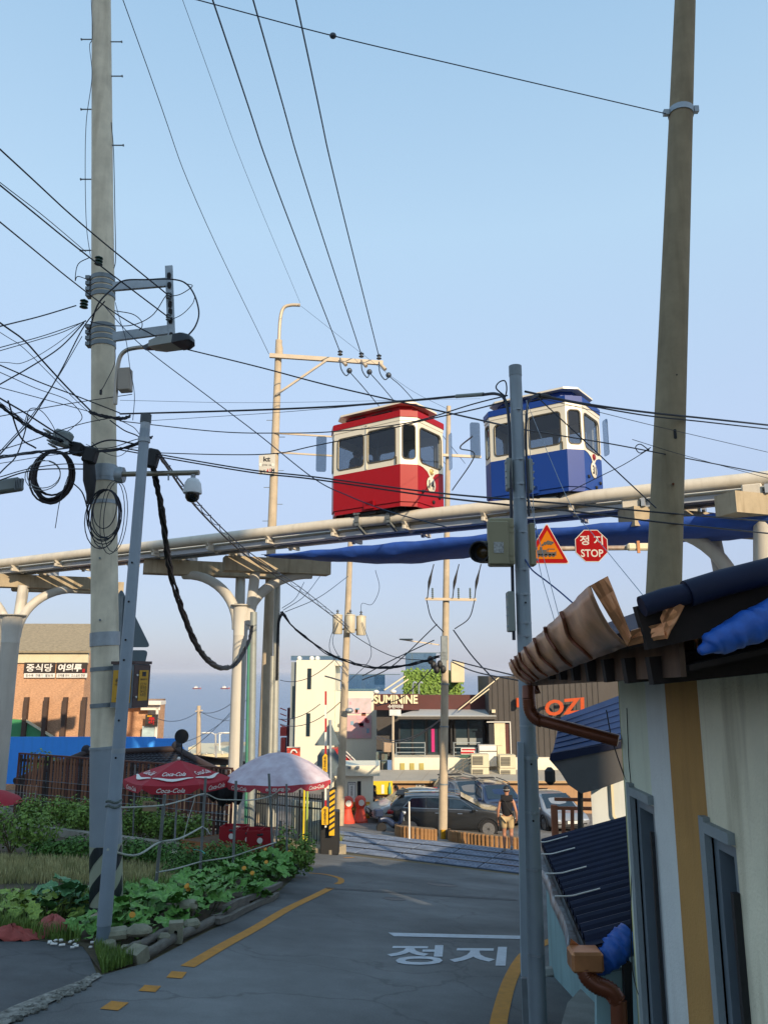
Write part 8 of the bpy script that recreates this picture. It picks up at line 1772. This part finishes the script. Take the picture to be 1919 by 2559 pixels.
T_ = [[(0, 815, 8), (100, 790, 8.8), (190, 763, 9.4)], [(0, 876, 8), (90, 850, 8.8), (160, 828, 9.2), (215, 800, 9.45)], [(0, 868, 8.2), (110, 838, 8.9), (215, 802, 9.45)], [(0, 806, 8), (60, 850, 8.4), (110, 905, 8.8), (170, 970, 9.1), (235, 1035, 9.45)], [(0, 830, 8), (55, 866, 8.4), (120, 930, 8.8), (200, 1010, 9.2), (250, 1052, 9.4)], [(0, 912, 8), (100, 955, 8.7), (180, 985, 9.2), (300, 1032, 9.5)], [(0, 930, 8), (90, 970, 8.6), (170, 1000, 9.1), (205, 1040, 9.3), (185, 1065, 9.3), (165, 1080, 9.3)], [(0, 968, 8), (120, 1000, 8.8), (230, 1030, 9.4), (300, 1048, 9.5)], [(0, 995, 8), (60, 1030, 8.4), (130, 1075, 8.9), (180, 1105, 9.2)], [(0, 1005, 8), (40, 1035, 8.3), (110, 1085, 8.8), (150, 1095, 9)], [(0, 1135, 8), (80, 1045, 8.6), (150, 930, 9), (210, 815, 9.4), (262, 752, 9.4)], [(0, 1128, 8), (70, 1050, 8.5), (140, 950, 9), (205, 840, 9.4)],
    [(0, 1125, 8.2), (80, 1100, 8.7), (200, 1060, 9.3), (300, 1040, 9.5)], [(0, 1144, 8.2), (100, 1128, 8.9), (210, 1115, 9.4)], [(0, 1158, 8.2), (110, 1140, 8.9), (210, 1128, 9.4)], [(0, 1182, 8.2), (40, 1140, 8.5), (62, 1080, 8.7), (70, 1040, 8.8)], [(60, 1060, 8.7), (75, 1022, 8.7), (105, 1028, 8.8), (135, 1070, 9), (142, 1110, 9)], [(0, 1040, 8.5), (150, 1012, 9.2), (330, 985, 9.8)], [(20, 1000, 8.4), (50, 1090, 8.6), (90, 1120, 8.8)], [(0, 905, 8.1), (60, 905, 8.5), (140, 860, 9), (215, 800, 9.4)], [(0, 960, 8.1), (70, 920, 8.5), (150, 868, 9), (210, 806, 9.4)], [(230, 1105, 9.4), (260, 1130, 9.3), (330, 1110, 9.3), (375, 1090, 9.4)], [(225, 1120, 9.4), (280, 1118, 9.3), (340, 1098, 9.3), (372, 1096, 9.4)], [(200, 1130, 9.3), (270, 1100, 9.3), (350, 1112, 9.3)], [(215, 1110, 9.35), (290, 1140, 9.3), (330, 1120, 9.3), (380, 1120, 9.4)], [(275, 1050, 9.4), (310, 1075, 9.4), (345, 1090, 9.4), (360, 1110, 9.4)], [(285, 1045, 9.4), (320, 1060, 9.4), (345, 1080, 9.4), (385, 1150, 9.4)]]
for i, pts in enumerate(T_): wire(pts, (.008, .005, .0055, .010, .004)[i % 5], 'dark wire in the tangle left of the concrete pole' if i < 21 else 'dark wire between the closures and the leaning pipe', group=gt_ if i < 21 else 'wires between the closures and the leaning pipe', ext=.8 if pts[0][0] == 0 else None)
# coils and closures
def coil(cu, cv, ru, rv, y, r, turns, label, seed, m=m_black, jit=.08):
    rng = random.Random(seed); c = W(cu, cv, y); k = y * .98 / FPX; P = []
    for t in range(turns):
        a1, b1 = ru * k * (1 + rng.uniform(-jit, jit)), rv * k * (1 + rng.uniform(-jit, jit)); ox, oy = rng.uniform(-.02, .02), rng.uniform(-.03, .03)
        for i in range(22): a = math.pi / 2 + 2 * math.pi * i / 22; P.append(c + V((a1 * math.cos(a) + ox, oy, b1 * math.sin(a) - (b1 - rv * k))))
    return tag(MB().tube(P, r, 6).build('cable_coil', m, None, True), label, 'cable')
coil(132, 1188, 52, 66, 9.5, .013, 12, 'thick round coil of dark cable hanging left of the pole', 1, mat('dark_brown_cable', '1c1216', .5), .10)
coil(262, 1285, 38, 66, 9.32, .0065, 7, 'loose oval coil of black cable hung on the pole face', 2, m_wire, .22); coil(285, 1285, 30, 90, 9.3, .005, 2, 'long slack loop of wire beside the oval coil', 5, m_wire, .1); coil(110, 1190, 46, 42, 9.4, .006, 2, 'pale thin wire loop around the thick coil', 7, mat('pale_wire', '8f9496', .6), .15)
m_clos = mat('grey_closure', '7d8685', .6, .1, var=.1)
cl = thing('cable_closure', 'grey ribbed cable closure among the tangled wires', 'closure', W(150, 1120, 9.2)); MB().bbox(W(156, 1096, 9.2), (.22, .16, .20), .03, M=MX.Rotation(R(15), 3, 'Y')).build('case', m_clos, cl)
for k in range(5): MB().box(W(120 + k * 3, 1078 + k * 9, 9.2), (.07, .14, .018), M=MX.Rotation(R(20), 3, 'Y')).build('fin', m_clos, cl)
for (u, v, d, t) in ((192, 1122, (.14, .14, .16), 'black splice box right of the grey ribbed closure'), (226, 1138, (.16, .14, .20), 'black splice box against the concrete pole'), (382, 1146, (.14, .13, .24), 'black splice box on the leaning pipe top')): tag(MB().bbox(W(u, v, 9.3), d, .02, M=MX.Rotation(R(12), 3, 'Y')).build('splice_box', m_black), t, 'closure')
tag(MB().tube([W(222, 1150, 9.35), W(224, 1200, 9.35), W(226, 1235, 9.35), W(222, 1260, 9.35)], [.07, .08, .05, .03], 12).build('splice_sleeve', m_black, None, True), 'upright black splice sleeve on the left side of the pole', 'closure')
fb_ = thing('finned_amplifier', 'grey finned amplifier box hung on the wires at the far left', 'amplifier', W(20, 1230, 8.8)); MB().bbox(W(22, 1214, 8.8), (.30, .14, .15), .02, M=MX.Rotation(R(-9), 3, 'Y')).build('case', m_clos, fb_)
for k in range(5): MB().box(W(40 + k * 4, 1212 - k, 8.72), (.006, .06, .12)).build('fin', m_galvd, fb_)
wire([(0, 1200, 8.6), (60, 1180, 8.8), (120, 1172, 9.1), (210, 1172, 9.4)], .008, 'cable carrying the finned amplifier box'); wire([(0, 1192, 8.6), (70, 1172, 8.9), (150, 1160, 9.2), (210, 1160, 9.4)], .006, 'thin cable above the finned amplifier box'); wire([(138, 1320, 9.4), (150, 1250, 9.4), (170, 1190, 9.4)], .005, 'loose wire end dangling below the thick coil'); wire([(180, 1205, 9.4), (205, 1230, 9.38), (218, 1270, 9.36), (225, 1310, 9.34), (245, 1340, 9.32), (270, 1345, 9.32)], .009, 'black cable curving from the thick coil to the pole face')

for pts, r_, t in (([(-60, 985, 8), (0, 1012, 8.2), (60, 1058, 8.6), (110, 1085, 8.9), (150, 1100, 9.1), (200, 1115, 9.3), (232, 1120, 9.4)], .02, 'thick twisted cable bundle entering the grey ribbed closure'), ([(-60, 1150, 8.2), (0, 1142, 8.4), (90, 1130, 8.8), (160, 1132, 9.1), (230, 1128, 9.3), (300, 1122, 9.3), (345, 1108, 9.35), (380, 1092, 9.4)], .018, 'twisted cable bundle wrapping from the left edge to the leaning pipe'), ([(225, 1030, 9.4), (262, 1040, 9.35), (300, 1046, 9.35), (325, 1040, 9.4)], .02, 'knot of bundled cables across the pole below the lamp box')):
    bundle(pts, [r_] * len(pts), t, 7)
# ================================================================== evening haze over the whole place
hz = MB().box((0, 14900, -2.0), (56000, 30300, 50.0)).build('haze', None); hz['kind'] = 'stuff'; tag(hz, 'pale evening haze in the air over the sea', 'haze')
hm_ = bpy.data.materials.new('haze'); hm_.use_nodes = True; hn = hm_.node_tree.nodes; hl = hm_.node_tree.links
hn.remove(hn['Principled BSDF']); pv = hn.new('ShaderNodeVolumePrincipled'); pv.inputs['Color'].default_value = (.80, .84, .95, 1); pv.inputs['Density'].default_value = 1.6e-4; pv.inputs['Anisotropy'].default_value = .0
hl.new(pv.outputs[0], hn['Material Output'].inputs['Volume']); hz.data.materials.append(hm_)
